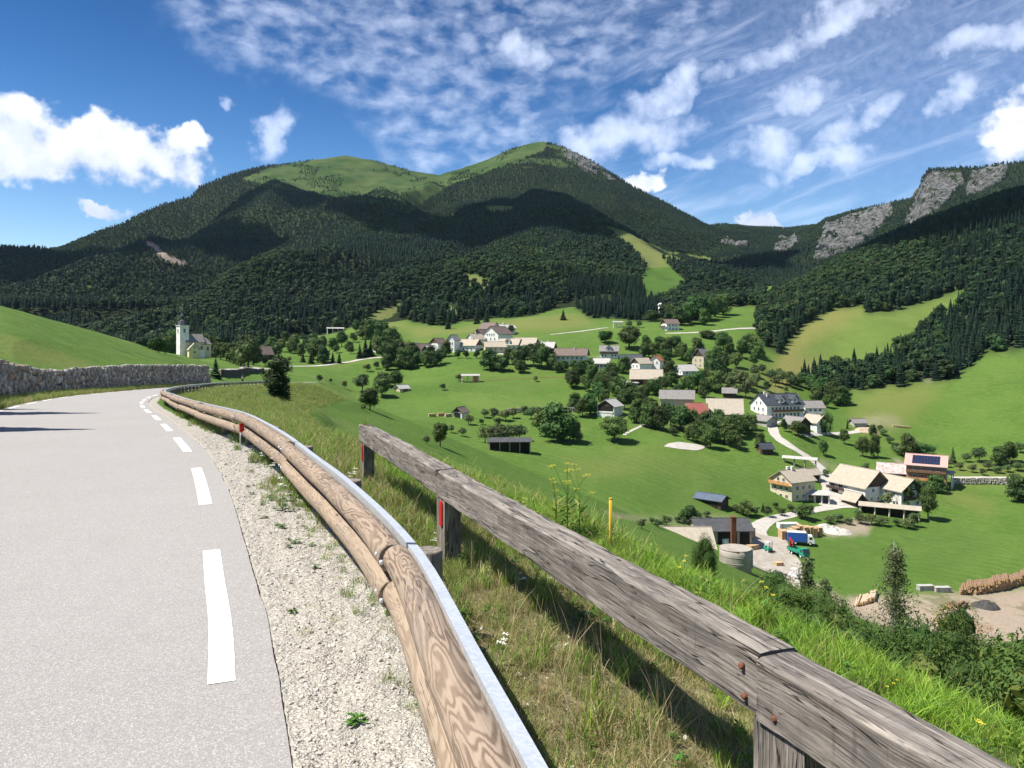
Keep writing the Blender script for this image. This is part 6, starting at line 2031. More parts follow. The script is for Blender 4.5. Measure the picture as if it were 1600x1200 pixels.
# ---- upper hamlet
house("house", 661, 556, 30, 9, 7, 4.2, 3.4, 'white', 'brown', "white house with brown roof at the left end of the upper hamlet", wins=[('L', 2, 2, .9, 1), ('F', 2, 2, .9, 1)])
house("house", 672, 557, 50, 9, 7.5, 3.6, 3.2, 'white', 'pale', "pale-roofed low house half behind the shrubs left of the hamlet", gable='wood')
house("house", 685, 547, 48, 9, 7.5, 4.6, 3.2, 'white', 'brown', "small white house with dark brown gable behind the leftmost hamlet trees", gable='brownwood', wins=[('L', 2, 2, .8, 1)])
house("chapel_house", 709, 551, 55, 6.5, 5.5, 8.4, 3.0, 'white', 'grey', "tall narrow white building with grey pointed roof at the hamlet's left part", wins=[('L', 2, 2.2, .8, 1.3), ('L', 2, 6, .8, 1.1)], cat='building')
house("house", 733, 550, -28, 14, 10, 4.4, 3.8, 'white', 'beige', "white house with broad pale beige roof in the upper hamlet", wins=[('R', 2, 2, .9, 1.1), ('F', 4, 1.8, .9, 1.1)], gable='brown' if False else 'brownwood', chim=[(1, .5), (3, -.5)])
house("house", 743, 540, 40, 10, 8, 4.6, 3.4, 'white', 'beige', "house with pale roof directly behind the broad beige roof", chim=[(0, 0)])
house("house", 765, 527, -40, 12, 9, 6.4, 4.2, 'white', 'brown', "white house with grey-brown roof at the very top of the hamlet", gable='white', wins=[('L', 2, 4.4, .9, 1.1)])
house("house", 752, 535, 55, 9, 8, 5.6, 3.4, 'cream', 'brown', "narrow house with dark gable between the hamlet's upper roofs", gable='wood')
house("house", 790, 524, 30, 12, 8, 5.6, 2.2, 'white', 'pale', "white house with pale roof at the hamlet's upper right corner", chim=[(-2, 0)])
house("farmhouse", 778, 537, 52, 16, 13, 6.8, 5.0, 'white', 'brown', "largest hamlet house with white gable and wide dark brown roof", wins=[('L', 4, 6.2, .9, 1.1, .2, .8), ('L', 3, 3.2, .9, 1.1)])
house("house", 773, 553, 8, 13, 9, 4.6, 3.0, 'cream', 'beige', "cream house with beige roof in front of the largest hamlet house", wins=[('F', 3, 3.0, .9, 1.1)])
house("house", 797, 551, -20, 13.5, 9, 5.2, 3.6, 'white', 'beige', "bright white house with pale brown roof in the centre of the hamlet's front row", wins=[('F', 4, 3.4, .9, 1.1), ('F', 3, 1.3, .9, 1)], dormers=1, gable='wood')
house("farmhouse", 822, 551, -16, 14, 11, 4.8, 4.6, 'grey', 'beige', "farmhouse with broad beige roof and dark boarded right gable in the front row", gable='wood', wins=[('F', 5, 3.4, 1.1, 1.2), ('F', 5, 1.2, 1.0, 1)], balcony=[('F', 2.3, 'wood', 0, 1)])
house("barn", 851, 551, -14, 13, 9, 3.2, 3.4, 'wood', 'pale', "barn with pale roof at the right end of the hamlet's front row", cat='barn', chim=[(-2, .2), (2, .2)])
# ---- outlying buildings
house("house", 1047, 517, 28, 10, 8.5, 5.4, 3.2, 'white', 'brown', "lone white house with brown roof on the meadow below the upper forest", wins=[('F', 3, 3.9, .9, 1.1), ('F', 3, 1.4, .9, 1.1), ('L', 2, 4, .9, 1.1)], gable='wood', balcony=[('L', 2.8, 'wood', 0, 1)])
def tower(u, v):
    p = at(u, v); e = empty("water_tower", p, label="slim white round tower at the forest edge above the lone house", cat="tower")
    s = p.y / F
    mb = MB(); mb.tube([(0, 0, -2), (0, 0, 13 * s)], 3.6 * s, 16); mb.build("shaft", WL['white'], e)
    mb = MB(); mb.tube([(0, 0, 13 * s), (0, 0, 15.5 * s), (0, 0, 17 * s), (0, 0, 17.8 * s)], [4.6 * s, 4.2 * s, 2.4 * s, .2 * s], 16); mb.build("cap", WL['white'], e)
tower(1032, 491)
rack("hay_rack", 965, 512, 20, 7.5, 4.0, 4, 'pale', 'white', "small white-posted hay rack on the meadow left of the lone house")
house("house", 474, 524, 20, 8.5, 7, 4.4, 3.0, 'white', 'grey', "white house with grey roof at the dark forest edge on the left", wins=[('L', 2, 2, .9, 1)])
house("house", 457, 524, 15, 8, 6.5, 3.6, 3.0, 'brownwood', 'brown', "brown house beside the white one at the dark forest edge")
house("shed", 446, 523, 10, 5, 5, 2.2, 1.6, 'wood', 'pale', "small pale-roofed shed left of the brown house at the forest edge", cat='shed')
rack("hay_rack", 524, 519, 4, 13.5, 3.0, 4, 'pale', 'white', "long low hay rack with pale roof at the forest foot", W=2.2)
house("barn", 634, 553, -4, 15, 10, 3.2, 3.8, 'wood', 'blue', "barn with plain dark blue roof hidden among trees left of the hamlet", cat='barn')
house("house", 594, 551, 20, 8, 7, 3.6, 3.0, 'white', 'grey', "house glimpsed between dark trees left of the blue roof", wins=[('L', 2, 2, .9, 1)])
house("barn", 408, 562, 24, 11, 8.5, 3.4, 4.6, 'wood', 'brown', "old dark wooden barn with grey-brown roof right of the church", gable='wood', cat='barn')
house("garden_hut", 720, 654, 56, 5.2, 4.6, 2.8, 1.9, 'white', 'brown', "small hut with dark gable and open white front in the left meadow", gable='wood', doors=[('L', .5, 2.6, 2.3, 'open')], cat='hut')
rack("open_shed", 796, 705, 3, 14.6, 3.6, 5, 'charcoal', 'grey', "long black-roofed open shed with four bays in the middle meadow", W=5, back_boards='wood', cat='shed')
house("field_hut", 628, 613, 40, 6, 4.2, 2.0, 1.5, 'cream', 'pale', "tiny field hut with pale roof right of the tree clump on the meadow", doors=[('F', .6, 2.4, 1.5, 'brownwood')], cat='hut')
rack("hay_rack", 735, 597, 2, 9.2, 3.4, 4, 'pale', 'cream', "three-bay hay rack with pale posts and one rust-brown bay on the open slope", infill=(.66, .93, 'brick'))
house("log_hut", 1195, 711, 30, 4.8, 4.2, 2.6, 1.8, 'wood', 'slate', "small dark log hut in the meadow below the orchard", doors=[('L', .5, 1.2, 1.7, 'brownwood')], cat='hut')
rack("hay_rack", 1250, 731, -12, 12.4, 3.6, 4, 'pale', 'concrete', "hay rack on four thick concrete pillars beside the white track")
house("shed", 1340, 668, 30, 6, 5, 2.2, 1.6, 'grey', 'grey', "grey shed beside the heap of timber right of the white cottage", cat='shed')

# ---- church
def church():
    y_ = 380.0; p = Vector(((296 - 800) / F * y_, y_, CAMZ - (557 - HOR) / F * y_)); s = p.y / F * 1.12
    e = empty("church", p + Vector((0, 4, 0)), math.radians(46), label="small yellow and white village church with dark spire on the left hill", cat="church")
    m = s
    tw = 12.5 * m; th = 43 * m
    mb = MB(); mb.box((-11 * m, 8 * m, th / 2 - 2), (tw, tw, th + 4)); t = mb.build("tower", WL['white'], e)
    cx, cy = -11 * m, 8 * m
    mb = MB(); mb.box((cx, cy, th + .1), (tw + .6, tw + .6, .35)); mb.build("cornice", WL['white'], t)
    # onion-like roof and lantern
    mb = MB()
    prof = [(0, 7.2), (1.5, 6.6), (4, 5.4), (6, 4.6), (7.5, 2.6), (8, 2.0), (11, 1.9), (11.4, 2.7), (13, 2.9), (15, 1.9), (17, 0.9), (21, 0.55), (27, 0.2)]
    mb.tube([(cx, cy, th + .3 + a * m) for a, b in prof], [b * m * 1.12 for a, b in prof], 8, smooth=False); sp = mb.build("spire", RF['slate'], t)
    mb = MB()
    for zz, r in ((23, .9), (19.5, .7)):
        mb.tube([(cx, cy, th + (zz - .9) * m), (cx, cy, th + zz * m), (cx, cy, th + (zz + .9) * m)], [.1 * m, r * m, .1 * m], 8)
    mb.box((cx, cy, th + 29 * m), (.25 * m, .25 * m, 5 * m)); mb.box((cx, cy, th + 30 * m), (1.9 * m, .25 * m, .25 * m)); mb.build("cross_and_balls", WL['cream'], t)
    for dx_, dy_, r in ((0, -tw / 2 - .06, 0), (-tw / 2 - .06, 0, -math.pi / 2), (tw / 2 + .06, 0, math.pi / 2)):
        for zz in (th * .84,):
            o = inst("window", winm(0.9, 1.8), t, (cx + dx_, cy + dy_, zz), r)
    def blk(x, y, L, W, H, R, wall, yaw, nm, hip=0.0, roof='grey'):
        M_ = Matrix.Translation((x, y, 0)) @ Matrix.Rotation(math.radians(yaw), 4, 'Z')
        l, w = L / 2, W / 2
        mb = MB(); mb.prism([(-w, -4), (w, -4), (w, H), (0, H + R), (-w, H)] if not hip else [(-w, -4), (w, -4), (w, H), (-w, H)], -l, l, M=M_)
        nv = mb.build(nm, WL[wall], e)
        mb = MB()
        for s_ in (-1, 1):
            a = [(-l - .3, s_ * (w + .4), H - .1), (l + .3, s_ * (w + .4), H - .1), (l + .3 - hip, 0, H + R + .1), (-l - .3 + hip, 0, H + R + .1)]
            vs = a + [(q[0], q[1], q[2] + .18) for q in a]
            fs = [(0, 1, 2, 3), (7, 6, 5, 4), (0, 4, 5, 1), (1, 5, 6, 2), (2, 6, 7, 3), (3, 7, 4, 0)]
            mb.add(vs, fs if s_ < 0 else [x_[::-1] for x_ in fs], M=M_)
        if hip:
            for s_ in (-1, 1):
                mb.add([(s_ * (l + .3), -w - .4, H + .08), (s_ * (l + .3), w + .4, H + .08), (s_ * (l + .3 - hip), 0, H + R + .28)], [(0, 1, 2) if s_ > 0 else (2, 1, 0)], M=M_)
        mb.build("roof", RF[roof], nv)
        return nv, M_
    blk(4 * m, 10 * m, 26 * m, 19 * m, 20 * m, 11 * m, 'yellow', 0, "nave", roof='grey')
    blk(20 * m, 9 * m, 14 * m, 16 * m, 17 * m, 9 * m, 'yellow', 0, "chancel", hip=5 * m, roof='grey')
    nv, M_ = blk(-3 * m, -7 * m, 20 * m, 14 * m, 9 * m, 9 * m, 'yellow', 78, "sacristy", roof='beige')
    mb = MB(); mb.box((5 * m, -13 * m, 2 * m), (9 * m, 8 * m, 14 * m)); mb.build("porch", WL['white'], e)
    for (x, z) in ((13 * m, 12 * m), (22 * m, 11 * m)):
        inst("window", winm(1.0, 1.8), e, (x, 0.3 * m if x < 20 * m else .9 * m, z), 0)
    inst("window", winm(.8, 1.0), e, (-4.9 * m, -17.3 * m, 6 * m), math.radians(-12))
    inst("window", winm(.6, .9), e, (-4.9 * m, -17.3 * m, 12.5 * m), math.radians(-12))
church()

# ------------------------------------------------------------------ tracks and yards draped on the ground
def mat_track():
    m, T = new_mat("pale_track")
    P = T.n('ShaderNodeNewGeometry').outputs['Position']
    n = T.noise(P, 0.6, 5, 0.65); n2 = T.noise(P, 3, 4, 0.6)
    c = T.mix(T.ramp(n, 0.3, 0.7), (0.48, 0.45, 0.40), (0.38, 0.35, 0.30)); c = T.mix(T.ramp(n2, .5, .8, 0, .5), c, (0.56, 0.53, 0.48))
    T.put(T.bs.inputs['Base Color'], c); return m
M_TRACK = mat_track()
def track(name, pix, w, label=None, mat=None, dz=0.12, wpx=None):
    pts = [at(u, v) for u, v in pix]
    p2 = smooth_path([(p.x, p.y) for p in pts], 2.0)
    p2, s = resample(p2, 1.6)
    nn = normals(p2)
    ws = np.interp(np.linspace(0, 1, len(p2)), np.linspace(0, 1, len(w)), w) if isinstance(w, (list, tuple)) else np.full(len(p2), w)
    ws = ws * (1 + 0.12 * fbm(s / 4, s * 0, 2, 6))
    cols = [p2 + nn * (ws[:, None] * f) for f in (-.5, -.25, 0, .25, .5)]
    o = ribbon(name, cols[::1], lambda x, y: ground_z(x, y) + dz, mat or M_TRACK)
    tag(o, kind='structure'); return o
track("farm_track", [(1200, 655), (1207, 668), (1213, 682), (1236, 698), (1262, 714), (1282, 730), (1292, 750), (1298, 770), (1300, 792)], [4.5, 4.5, 4.2, 4.2, 4.5, 6, 8])
track("farm_track", [(1345, 790), (1310, 791), (1280, 796), (1240, 804), (1205, 812), (1190, 820), (1180, 832), (1190, 850), (1215, 872), (1232, 898)], [4.5, 5, 4, 3.6, 4, 5, 7, 9, 10, 9])
track("farmyard", [(1264, 780), (1285, 776), (1305, 782), (1325, 788)], [4, 9, 11, 6], dz=0.16)
track("sawmill_yard", [(1200, 838), (1206, 858), (1212, 880), (1216, 903)], [9, 13, 14, 11], dz=0.18, mat=WL['concrete'])
track("guesthouse_yard", [(1158, 661), (1180, 659), (1215, 660), (1258, 662)], [5, 8, 4, 4])
track("lane", [(1255, 680), (1290, 678), (1330, 676), (1345, 674)], 3.0)
track("lane", [(1486, 747), (1520, 747), (1560, 747), (1588, 748)], 3.4)
track("lane", [(1040, 521), (1080, 520), (1120, 517), (1170, 513), (1205, 511)], 3.4)
track("lane", [(420, 577), (450, 573), (490, 572), (530, 568), (570, 561), (596, 558)], 3.8)
track("lane", [(340, 582), (370, 580), (400, 576), (425, 577)], 4.5)
track("lane", [(778, 553), (800, 554), (830, 554), (860, 554)], 3.5)
track("lane", [(640, 543), (800, 521), (900, 515), (960, 512)][:0] or [(860, 523), (905, 518), (950, 512)], 2.2, mat=M_TRACK)
track("sand_patch", [(1038, 698), (1052, 697.2), (1070, 697), (1088, 697.4), (1103, 698)], [0.6, 7, 9, 7, 0.8])
track("path", [(1010, 662), (1000, 667), (985, 674), (975, 680)], 1.5)
track("path", [(735, 597), (800, 592), (900, 588)], 0.6, mat=WL['brownwood'])

# low stone walls out in the valley
def small_wall(pix, h, label, seed, sw=0.8, sh=0.6):
    pts = [at(u, v) for u, v in pix]
    p2, s = resample(smooth_path([(p.x, p.y) for p in pts], 1.0), 1.0)
    if p2[0][0] > p2[-1][0]: p2 = p2[::-1]
    stone_wall("stone_wall", p2[::1], lambda x, y: gz(x, y), lambda x, y: h, M_CHIP if seed % 2 else M_WALLST, sw, sh, label, lean=0.1, seed=seed, thick=0.5)
small_wall([(795, 646), (830, 645), (870, 644), (925, 643), (950, 642)], 2.2, "low pale stone terrace wall left of the great round tree clump", 11, 1.2, 0.9)
small_wall([(1488, 757), (1520, 757), (1555, 757), (1584, 758)], 2.4, "pale stone retaining wall right of the solar chalet", 13, 1.0, 0.9)
small_wall([(345, 588), (370, 586), (395, 583), (410, 581)], 1.6, "low grey stone wall along the road bend below the church", 12, .8, .6)
small_wall([(1208, 905), (1225, 910), (1240, 918), (1250, 925)], 2.0, "rubble edge of big pale stones under the sawmill yard", 15, 1.1, 0.9)

# ------------------------------------------------------------------ valley trees
_tid = [0]
def T1(kind, u, v, hpx, label, group=None, w=None, name=None, cat='tree', wpx=None):
    _tid[0] += 1
    p = at(u, v); s = p.y / F
    h = hpx * s
    if wpx: w = (wpx / hpx) / (0.84 if kind != 'spruce' else 0.40)
    nm = name or dict(broad='leafy_tree', fruit='fruit_tree', spruce='spruce_tree')[kind]
    return add_tree(kind, p - Vector((0, 0, 0.15)), h, _tid[0], nm, label, group, w, cat)

def cluster(kind, pts, label, group, w=None, name=None):
    for (u, v, h) in pts: T1(kind, u, v, h * 1.16, label, group, w, name)

# single trees that one can pick out
T1('broad', 872, 690, 62, "largest tree clump of the meadow, tall round dark crown above the black shed's right side", wpx=66)
T1('broad', 850, 683, 44, "leafy tree at the left side of the largest round meadow tree", wpx=36)
T1('broad', 896, 690, 36, "leafy tree at the right foot of the largest round meadow tree", wpx=30)
T1('fruit', 903, 694, 22, "small thin tree just right of the largest round meadow tree")
T1('broad', 960, 690, 40, "round dark tree standing below the white hay barn", wpx=52)
T1('broad', 688, 698, 40, "pear-shaped tree alone in the meadow above the timber barrier's left end", wpx=30)
T1('fruit', 666, 694, 16, "small shrub touching the left side of the pear-shaped meadow tree")
T1('broad', 578, 641, 36, "dark round tree at the front of the clump in the left meadow", wpx=30)
T1('fruit', 568, 641, 12, "low bush at the foot of the front tree in the left meadow clump")
T1('fruit', 566, 613, 32, "grey-green tree at the left of the left meadow clump", wpx=34)
T1('broad', 597, 620, 30, "grey-green tree in the middle of the left meadow clump", wpx=34)
T1('broad', 617, 606, 27, "dark tree at the right of the left meadow clump beside the field hut", wpx=30)
T1('broad', 598, 604, 24, "tree at the back of the left meadow clump", wpx=26)
T1('fruit', 499, 598, 14, "tiny young tree on the left meadow, leftmost of three")
T1('fruit', 517, 598, 8, "tiniest young tree on the left meadow, middle one of three")
T1('fruit', 538, 607, 14, "tiny young tree on the left meadow, rightmost of three")
T1('fruit', 574, 581, 14, "small dark round tree on the meadow below the hedge of the lane")
T1('fruit', 588, 577, 14, "second small tree beside the dark round one below the lane")
T1('fruit', 692, 610, 12, "lone small round tree on the slope left below the hay rack")
T1('fruit', 717, 596, 13, "small tree just left of the three-bay hay rack")
T1('fruit', 837, 596, 10, "lone small bush on the slope right of the three-bay hay rack")
T1('broad', 893, 606, 30, "dark bushy tree at the meadow edge below the brown-roofed farmhouse", wpx=24)
T1('broad', 1258, 812, 26, "dark round tree beside the sawmill track below the farmhouse", wpx=34)
T1('broad', 1077, 818, 30, "dark round tree on the bank above the sawmill hall", wpx=32)
T1('fruit', 1041, 822, 18, "small dark bush on the bank left of the sawmill tree", w=1.2)
T1('fruit', 1003, 826, 18, "small dark bush half hidden by the grassy slope near the yellow stake", w=1.2)
T1('broad', 1166, 806, 26, "dark pointed tree right of the blue-roofed shed", wpx=20)
T1('spruce', 1192, 800, 16, "small conifer in the garden left of the cream farmhouse", w=1.3)
T1('fruit', 1212, 795, 12, "bush at the left corner of the cream farmhouse")
T1('fruit', 1200, 808, 20, "shrub in the terraced garden below the cream farmhouse")
T1('broad', 1450, 812, 52, "tall dark tree right of the long open shed", wpx=30)
T1('broad', 1432, 790, 44, "tree in front of the white farmhouse's right gable", wpx=30)
T1('broad', 1415, 792, 36, "tree half covering the white farmhouse front", wpx=26)
T1('fruit', 1388, 793, 26, "bright fruit tree between the big barn and the white farmhouse", w=1.1)
T1('fruit', 1428, 824, 26, "thin shrub below the right end of the long open shed")
T1('broad', 1462, 770, 30, "tree between the white farmhouse and the solar chalet", wpx=34)
T1('broad', 1592, 784, 44, "dark round tree cut by the right edge of the picture", wpx=44)
T1('broad', 1420, 716, 40, "tall dark tree behind the solar chalet's left corner", wpx=30)
T1('broad', 1443, 716, 24, "dark bush behind the solar chalet roof", wpx=34)
T1('spruce', 1489, 724, 28, "slim dark columnar tree in the scrub right of the solar chalet", w=1.0)
T1('fruit', 1510, 722, 16, "thin young tree in the scrub, second from the solar chalet")
T1('fruit', 1530, 722, 26, "airy tree in the middle of the scrub strip on the right")
T1('broad', 1562, 728, 32, "leafy tree in the right part of the scrub strip", wpx=28)
T1('broad', 1577, 724, 34, "tallest tree in the right part of the scrub strip", wpx=26)
T1('fruit', 1594, 708, 18, "small tree at the far right end of the scrub strip")
T1('broad', 1287, 712, 24, "round tree alone in the meadow right of the white track", wpx=18)
T1('broad', 1348, 714, 32, "left tree of the pair in the meadow above the lower farm", wpx=22)
T1('broad', 1366, 714, 38, "right tree of the pair in the meadow above the lower farm", wpx=16)
T1('broad', 1319, 694, 24, "tree alone right of the white cottage", wpx=16)
T1('broad', 1364, 682, 20, "small tree right of the heap of timber", wpx=12)
T1('broad', 1247, 682, 26, "bright round tree in front of the grey-roofed cottage", wpx=30)
T1('broad', 1225, 675, 22, "dark narrow tree beside the guesthouse yard", wpx=12)
T1('broad', 1291, 680, 38, "tall tree right in front of the white cottage's garage gable", wpx=20)
T1('spruce', 1324, 670, 18, "thin dark tree left of the grey shed", w=.8)
T1('broad', 1188, 700, 26, "tree just behind the dark log hut", wpx=18)
T1('fruit', 1153, 704, 26, "thin tree standing alone below the orchard", w=.8)
T1('fruit', 1290, 745, 14, "small bush beside the track above the big barn")
T1('fruit', 1353, 738, 16, "small tree above the big barn's roof")
T1('fruit', 1050, 680, 16, "low fruit tree at the orchard's lower left corner")
T1('broad', 1105, 529, 14, "round bush on the meadow below the forest lane", wpx=24)
T1('broad', 983, 545, 36, "big dark tree behind the grey-roofed dormer house", wpx=44)
T1('broad', 946, 536, 20, "dark round tree left of the big tree behind the dormer house", wpx=30)
T1('broad', 1090, 560, 34, "dark tree right behind the tall narrow cream house", wpx=24)
T1('broad', 798, 523, 16, "dark tree at the hamlet's upper right corner", wpx=14)
T1('broad', 697, 557, 26, "round tree in front of the hamlet's left houses", wpx=20)
T1('broad', 765, 578, 34, "tallest round tree below the hamlet's front row", wpx=34)
T1('broad', 783, 580, 26, "tree right beside the tallest round one below the hamlet", wpx=28)
T1('broad', 1020, 592 - 90, 18, "round tree left of the lone house on the upper meadow", wpx=28)
T1('broad', 1068, 500, 16, "dark round tree right behind the lone upper house", wpx=14)
T1('fruit', 983, 513, 14, "small tree between the hay rack and the lone upper house")
T1('fruit', 999, 512, 12, "second small tree between the hay rack and the lone upper house")
T1('spruce', 337, 592, 36, "dark conifer at the end of the roadside stone wall", w=1.5)
T1('fruit', 452, 566, 10, "shrub on the lane's far side")
# groups
cluster('broad', [(905, 594, 24), (925, 600, 28), (940, 606, 26), (955, 612, 30), (968, 620, 30), (935, 626, 26), (915, 612, 24), (985, 630, 30), (1000, 636, 28), (975, 640, 28), (945, 634, 24), (1012, 650, 26), (920, 580, 18), (955, 590, 22), (975, 583, 24), (1008, 626, 22), (1022, 618, 24)],
        "leafy tree in the dense grove between the village houses and the white hay barn", "trees of the central village grove")
cluster('broad', [(898, 640, 24), (910, 652, 28), (922, 648, 30)], "tree left of the white hay barn", "trees left of the white hay barn")
cluster('broad', [(995, 660, 34), (1012, 668, 34), (1030, 672, 34), (1048, 668, 32), (1063, 672, 34), (1080, 672, 30), (1100, 680, 34), (1115, 690, 36), (1132, 692, 38), (1150, 684, 34), (1165, 680, 30), (1122, 676, 32), (1082, 690, 26), (1110, 700, 30), (1175, 672, 22), (1020, 655, 26), (1040, 655, 24), (1145, 700, 26), (1066, 655, 20)],
        "leafy tree in the dense orchard in front of the big barns", "trees of the orchard below the barns")
cluster('broad', [(1030, 552, 24), (1042, 556, 26), (1055, 552, 24), (1020, 560, 22), (1010, 548, 22), (1065, 562, 24), (1078, 568, 22), (1040, 575, 26), (1045, 590, 24), (1050, 604, 22), (1035, 610, 20), (1110, 580, 28), (1120, 596, 34), (1130, 578, 26), (1105, 606, 28), (1090, 610, 26), (1075, 612, 24), (1100, 622, 26), (1118, 612, 30), (1140, 560, 22), (1130, 548, 26), (1160, 560, 26), (1172, 552, 28), (1185, 560, 24), (1150, 575, 22), (1120, 568, 24), (1008, 560, 20), (1178, 572, 18), (1060, 622, 20)],
        "leafy tree in the wooded belt around the upper village houses", "trees among the village houses")
cluster('fruit', [(1150, 598, 22), (1160, 606, 26), (1172, 612, 22), (1178, 590, 18), (1190, 585, 16), (1205, 596, 18), (1165, 622, 24), (1182, 604, 20), (1212, 604, 16), (1198, 612, 16), (1222, 600, 20), (1238, 606, 20), (1150, 620, 18), (1142, 610, 22), (1190, 626, 14), (1228, 614, 10), (1216, 590, 14), (1135, 605, 20)],
        "fruit tree scattered on the sunny slope above the guesthouse", "fruit trees above the guesthouse", w=1.0)
cluster('broad', [(1235, 600, 18), (1252, 606, 22), (1268, 614, 26), (1285, 622, 30), (1302, 630, 32), (1315, 634, 28), (1275, 628, 22), (1293, 638, 20)],
        "tree in the hedge running down from the forest towards the guesthouse", "trees of the hedge by the guesthouse")
cluster('fruit', [(705, 676, 12), (722, 682, 14), (732, 664, 16), (757, 653, 14), (772, 656, 18), (790, 658, 18), (752, 664, 10), (778, 665, 12), (802, 654, 16), (820, 648, 14), (830, 655, 18), (842, 652, 16)],
        "small fruit tree in the scattered orchard around the meadow hut", "fruit trees around the meadow hut", w=1.15)
cluster('fruit', [(758, 692, 24), (772, 694, 26), (786, 692, 26), (800, 690, 24), (812, 688, 24), (780, 684, 22)],
        "dense low tree growing right behind the black-roofed open shed", "trees behind the black shed", w=1.2)
cluster('broad', [(640, 560, 24), (652, 572, 20), (665, 574, 24), (680, 572, 22), (630, 576, 30), (615, 572, 34), (604, 562, 34), (622, 560, 26), (648, 568, 26), (596, 540, 34), (580, 536, 34), (572, 530, 28), (612, 545, 30), (590, 552, 24), (672, 562, 20), (688, 568, 20), (605, 578, 22), (640, 577, 20)],
        "leafy tree in the big dark clump left of the upper hamlet", "trees left of the upper hamlet")
cluster('broad', [(795, 570, 24), (806, 576, 26), (820, 572, 30), (834, 574, 34), (846, 576, 32), (856, 570, 26), (812, 562, 20), (845, 562, 24), (862, 578, 22), (728, 560, 12), (745, 560, 12), (715, 560, 12), (812, 582, 18), (870, 582, 16), (880, 580, 16), (895, 577, 14), (907, 582, 18)],
        "tree in the hedge belt just below the upper hamlet", "trees below the upper hamlet")
cluster('broad', [(497, 566, 34), (490, 562, 30), (505, 568, 26), (470, 556, 18), (455, 552, 18), (440, 550, 18), (430, 560, 22), (418, 558, 20), (480, 548, 22), (520, 545, 16), (534, 542, 22), (545, 548, 14), (526, 552, 12), (548, 553, 12), (460, 540, 16), (445, 538, 18), (474, 536, 14), (490, 538, 16), (505, 540, 14), (556, 520, 18), (552, 535, 14)],
        "leafy tree scattered on the far left meadows along the lane", "trees along the far left lane")
cluster('spruce', [(520, 566, 16), (473, 566, 16), (486, 568, 20), (562, 560, 22), (571, 558, 28), (579, 557, 24), (530, 568, 18)],
        "small dark conifer lining the far left lane", "conifers along the far left lane", w=1.4)
cluster('broad', [(376, 572, 34), (388, 575, 40), (365, 568, 30), (354, 564, 26), (396, 570, 34), (345, 562, 24), (402, 545, 18), (384, 560, 34), (414, 572, 16), (335, 556, 22), (328, 552, 20), (424, 548, 20)],
        "leafy tree in the clump between the church and the old dark barn", "trees between church and barn")
cluster('broad', [(248, 551, 22), (258, 553, 22), (238, 548, 18), (216, 536, 16), (225, 540, 18), (208, 531, 12)],
        "dark leafy tree standing round the church", "trees round the church")
cluster('fruit', [(1205, 650, 12), (1240, 662, 8), (1110, 655, 12), (1170, 665, 16), (1160, 672, 18)],
        "small garden tree in front of the guesthouse", "garden trees near the guesthouse")
cluster('fruit', [(1180, 806, 14), (1222, 806, 12), (1150, 800, 12), (1235, 800, 12), (1090, 812, 12), (1105, 808, 10), (1018, 818, 10), (1060, 816, 10), (1028, 824, 12)],
        "low scrub bush on the bank along the sawmill track", "bushes along the sawmill track", w=1.35, name='scrub_bush')
cluster('fruit', [(1500, 735, 12), (1520, 738, 12), (1545, 735, 14), (1560, 740, 12), (1535, 742, 10), (1575, 738, 12), (1590, 736, 14), (1478, 730, 12), (1400, 706, 14), (1408, 712, 16), (1390, 692, 10), (1380, 680, 10), (1375, 672, 8)],
        "low scrub bush on the rough strip above the pale stone wall", "bushes of the rough strip", w=1.4, name='scrub_bush')
cluster('fruit', [(1295, 818, 12), (1310, 816, 14), (1325, 820, 12), (1345, 818, 14), (1362, 820, 16), (1380, 822, 14), (1400, 822, 12), (1420, 826, 16), (1262, 800, 10), (1340, 806, 10)],
        "low green bush on the bank below the lower farm", "bushes below the lower farm", w=1.5, name='scrub_bush')
cluster('spruce', [(880, 500, 16), (760, 505, 20), (745, 506, 20), (700, 514, 22), (690, 508, 30), (675, 508, 28)],
        "conifer standing out in front of the forest edge above the hamlet", "conifers above the hamlet", w=1.5)
cluster('broad', [(1062, 520 - 12, 26), (1078, 506, 30), (1092, 502, 34), (1108, 500, 30), (1118, 496, 28), (1130, 492, 30), (1100, 508, 24), (1048, 500, 22), (1085, 496, 32)],
        "rounded tree at the forest edge above the lone upper house", "trees above the lone upper house")

# spruces standing above the road outside the left edge; their shadows cross the asphalt
SHADOW = []
for _tx, _ty, _H, _w in [(-16.1, 30.3, 15.5, 1.0), (-11.4, 21.0, 13.5, 1.15), (-20.6, 33.8, 14.5, 0.9), (-11.8, 17.2, 13.5, 0.9), (-18.4, 29.6, 16.5, 1.0), (-13.6, 21.6, 14, 1.15)]:
    SHADOW.append((_tx + SUN.x / SUN.z * _H, _ty + SUN.y / SUN.z * _H, _H, _w))
for i, (x, y, H, w) in enumerate(SHADOW):
    g = gz(x, y); h = H - g + float(zroad(y))
    add_tree('spruce', (x, y, g), max(5, h), 900 + i, 'spruce_tree', "spruce on the slope above the retaining wall, left of the view", 'spruces above the road', w, 'tree')

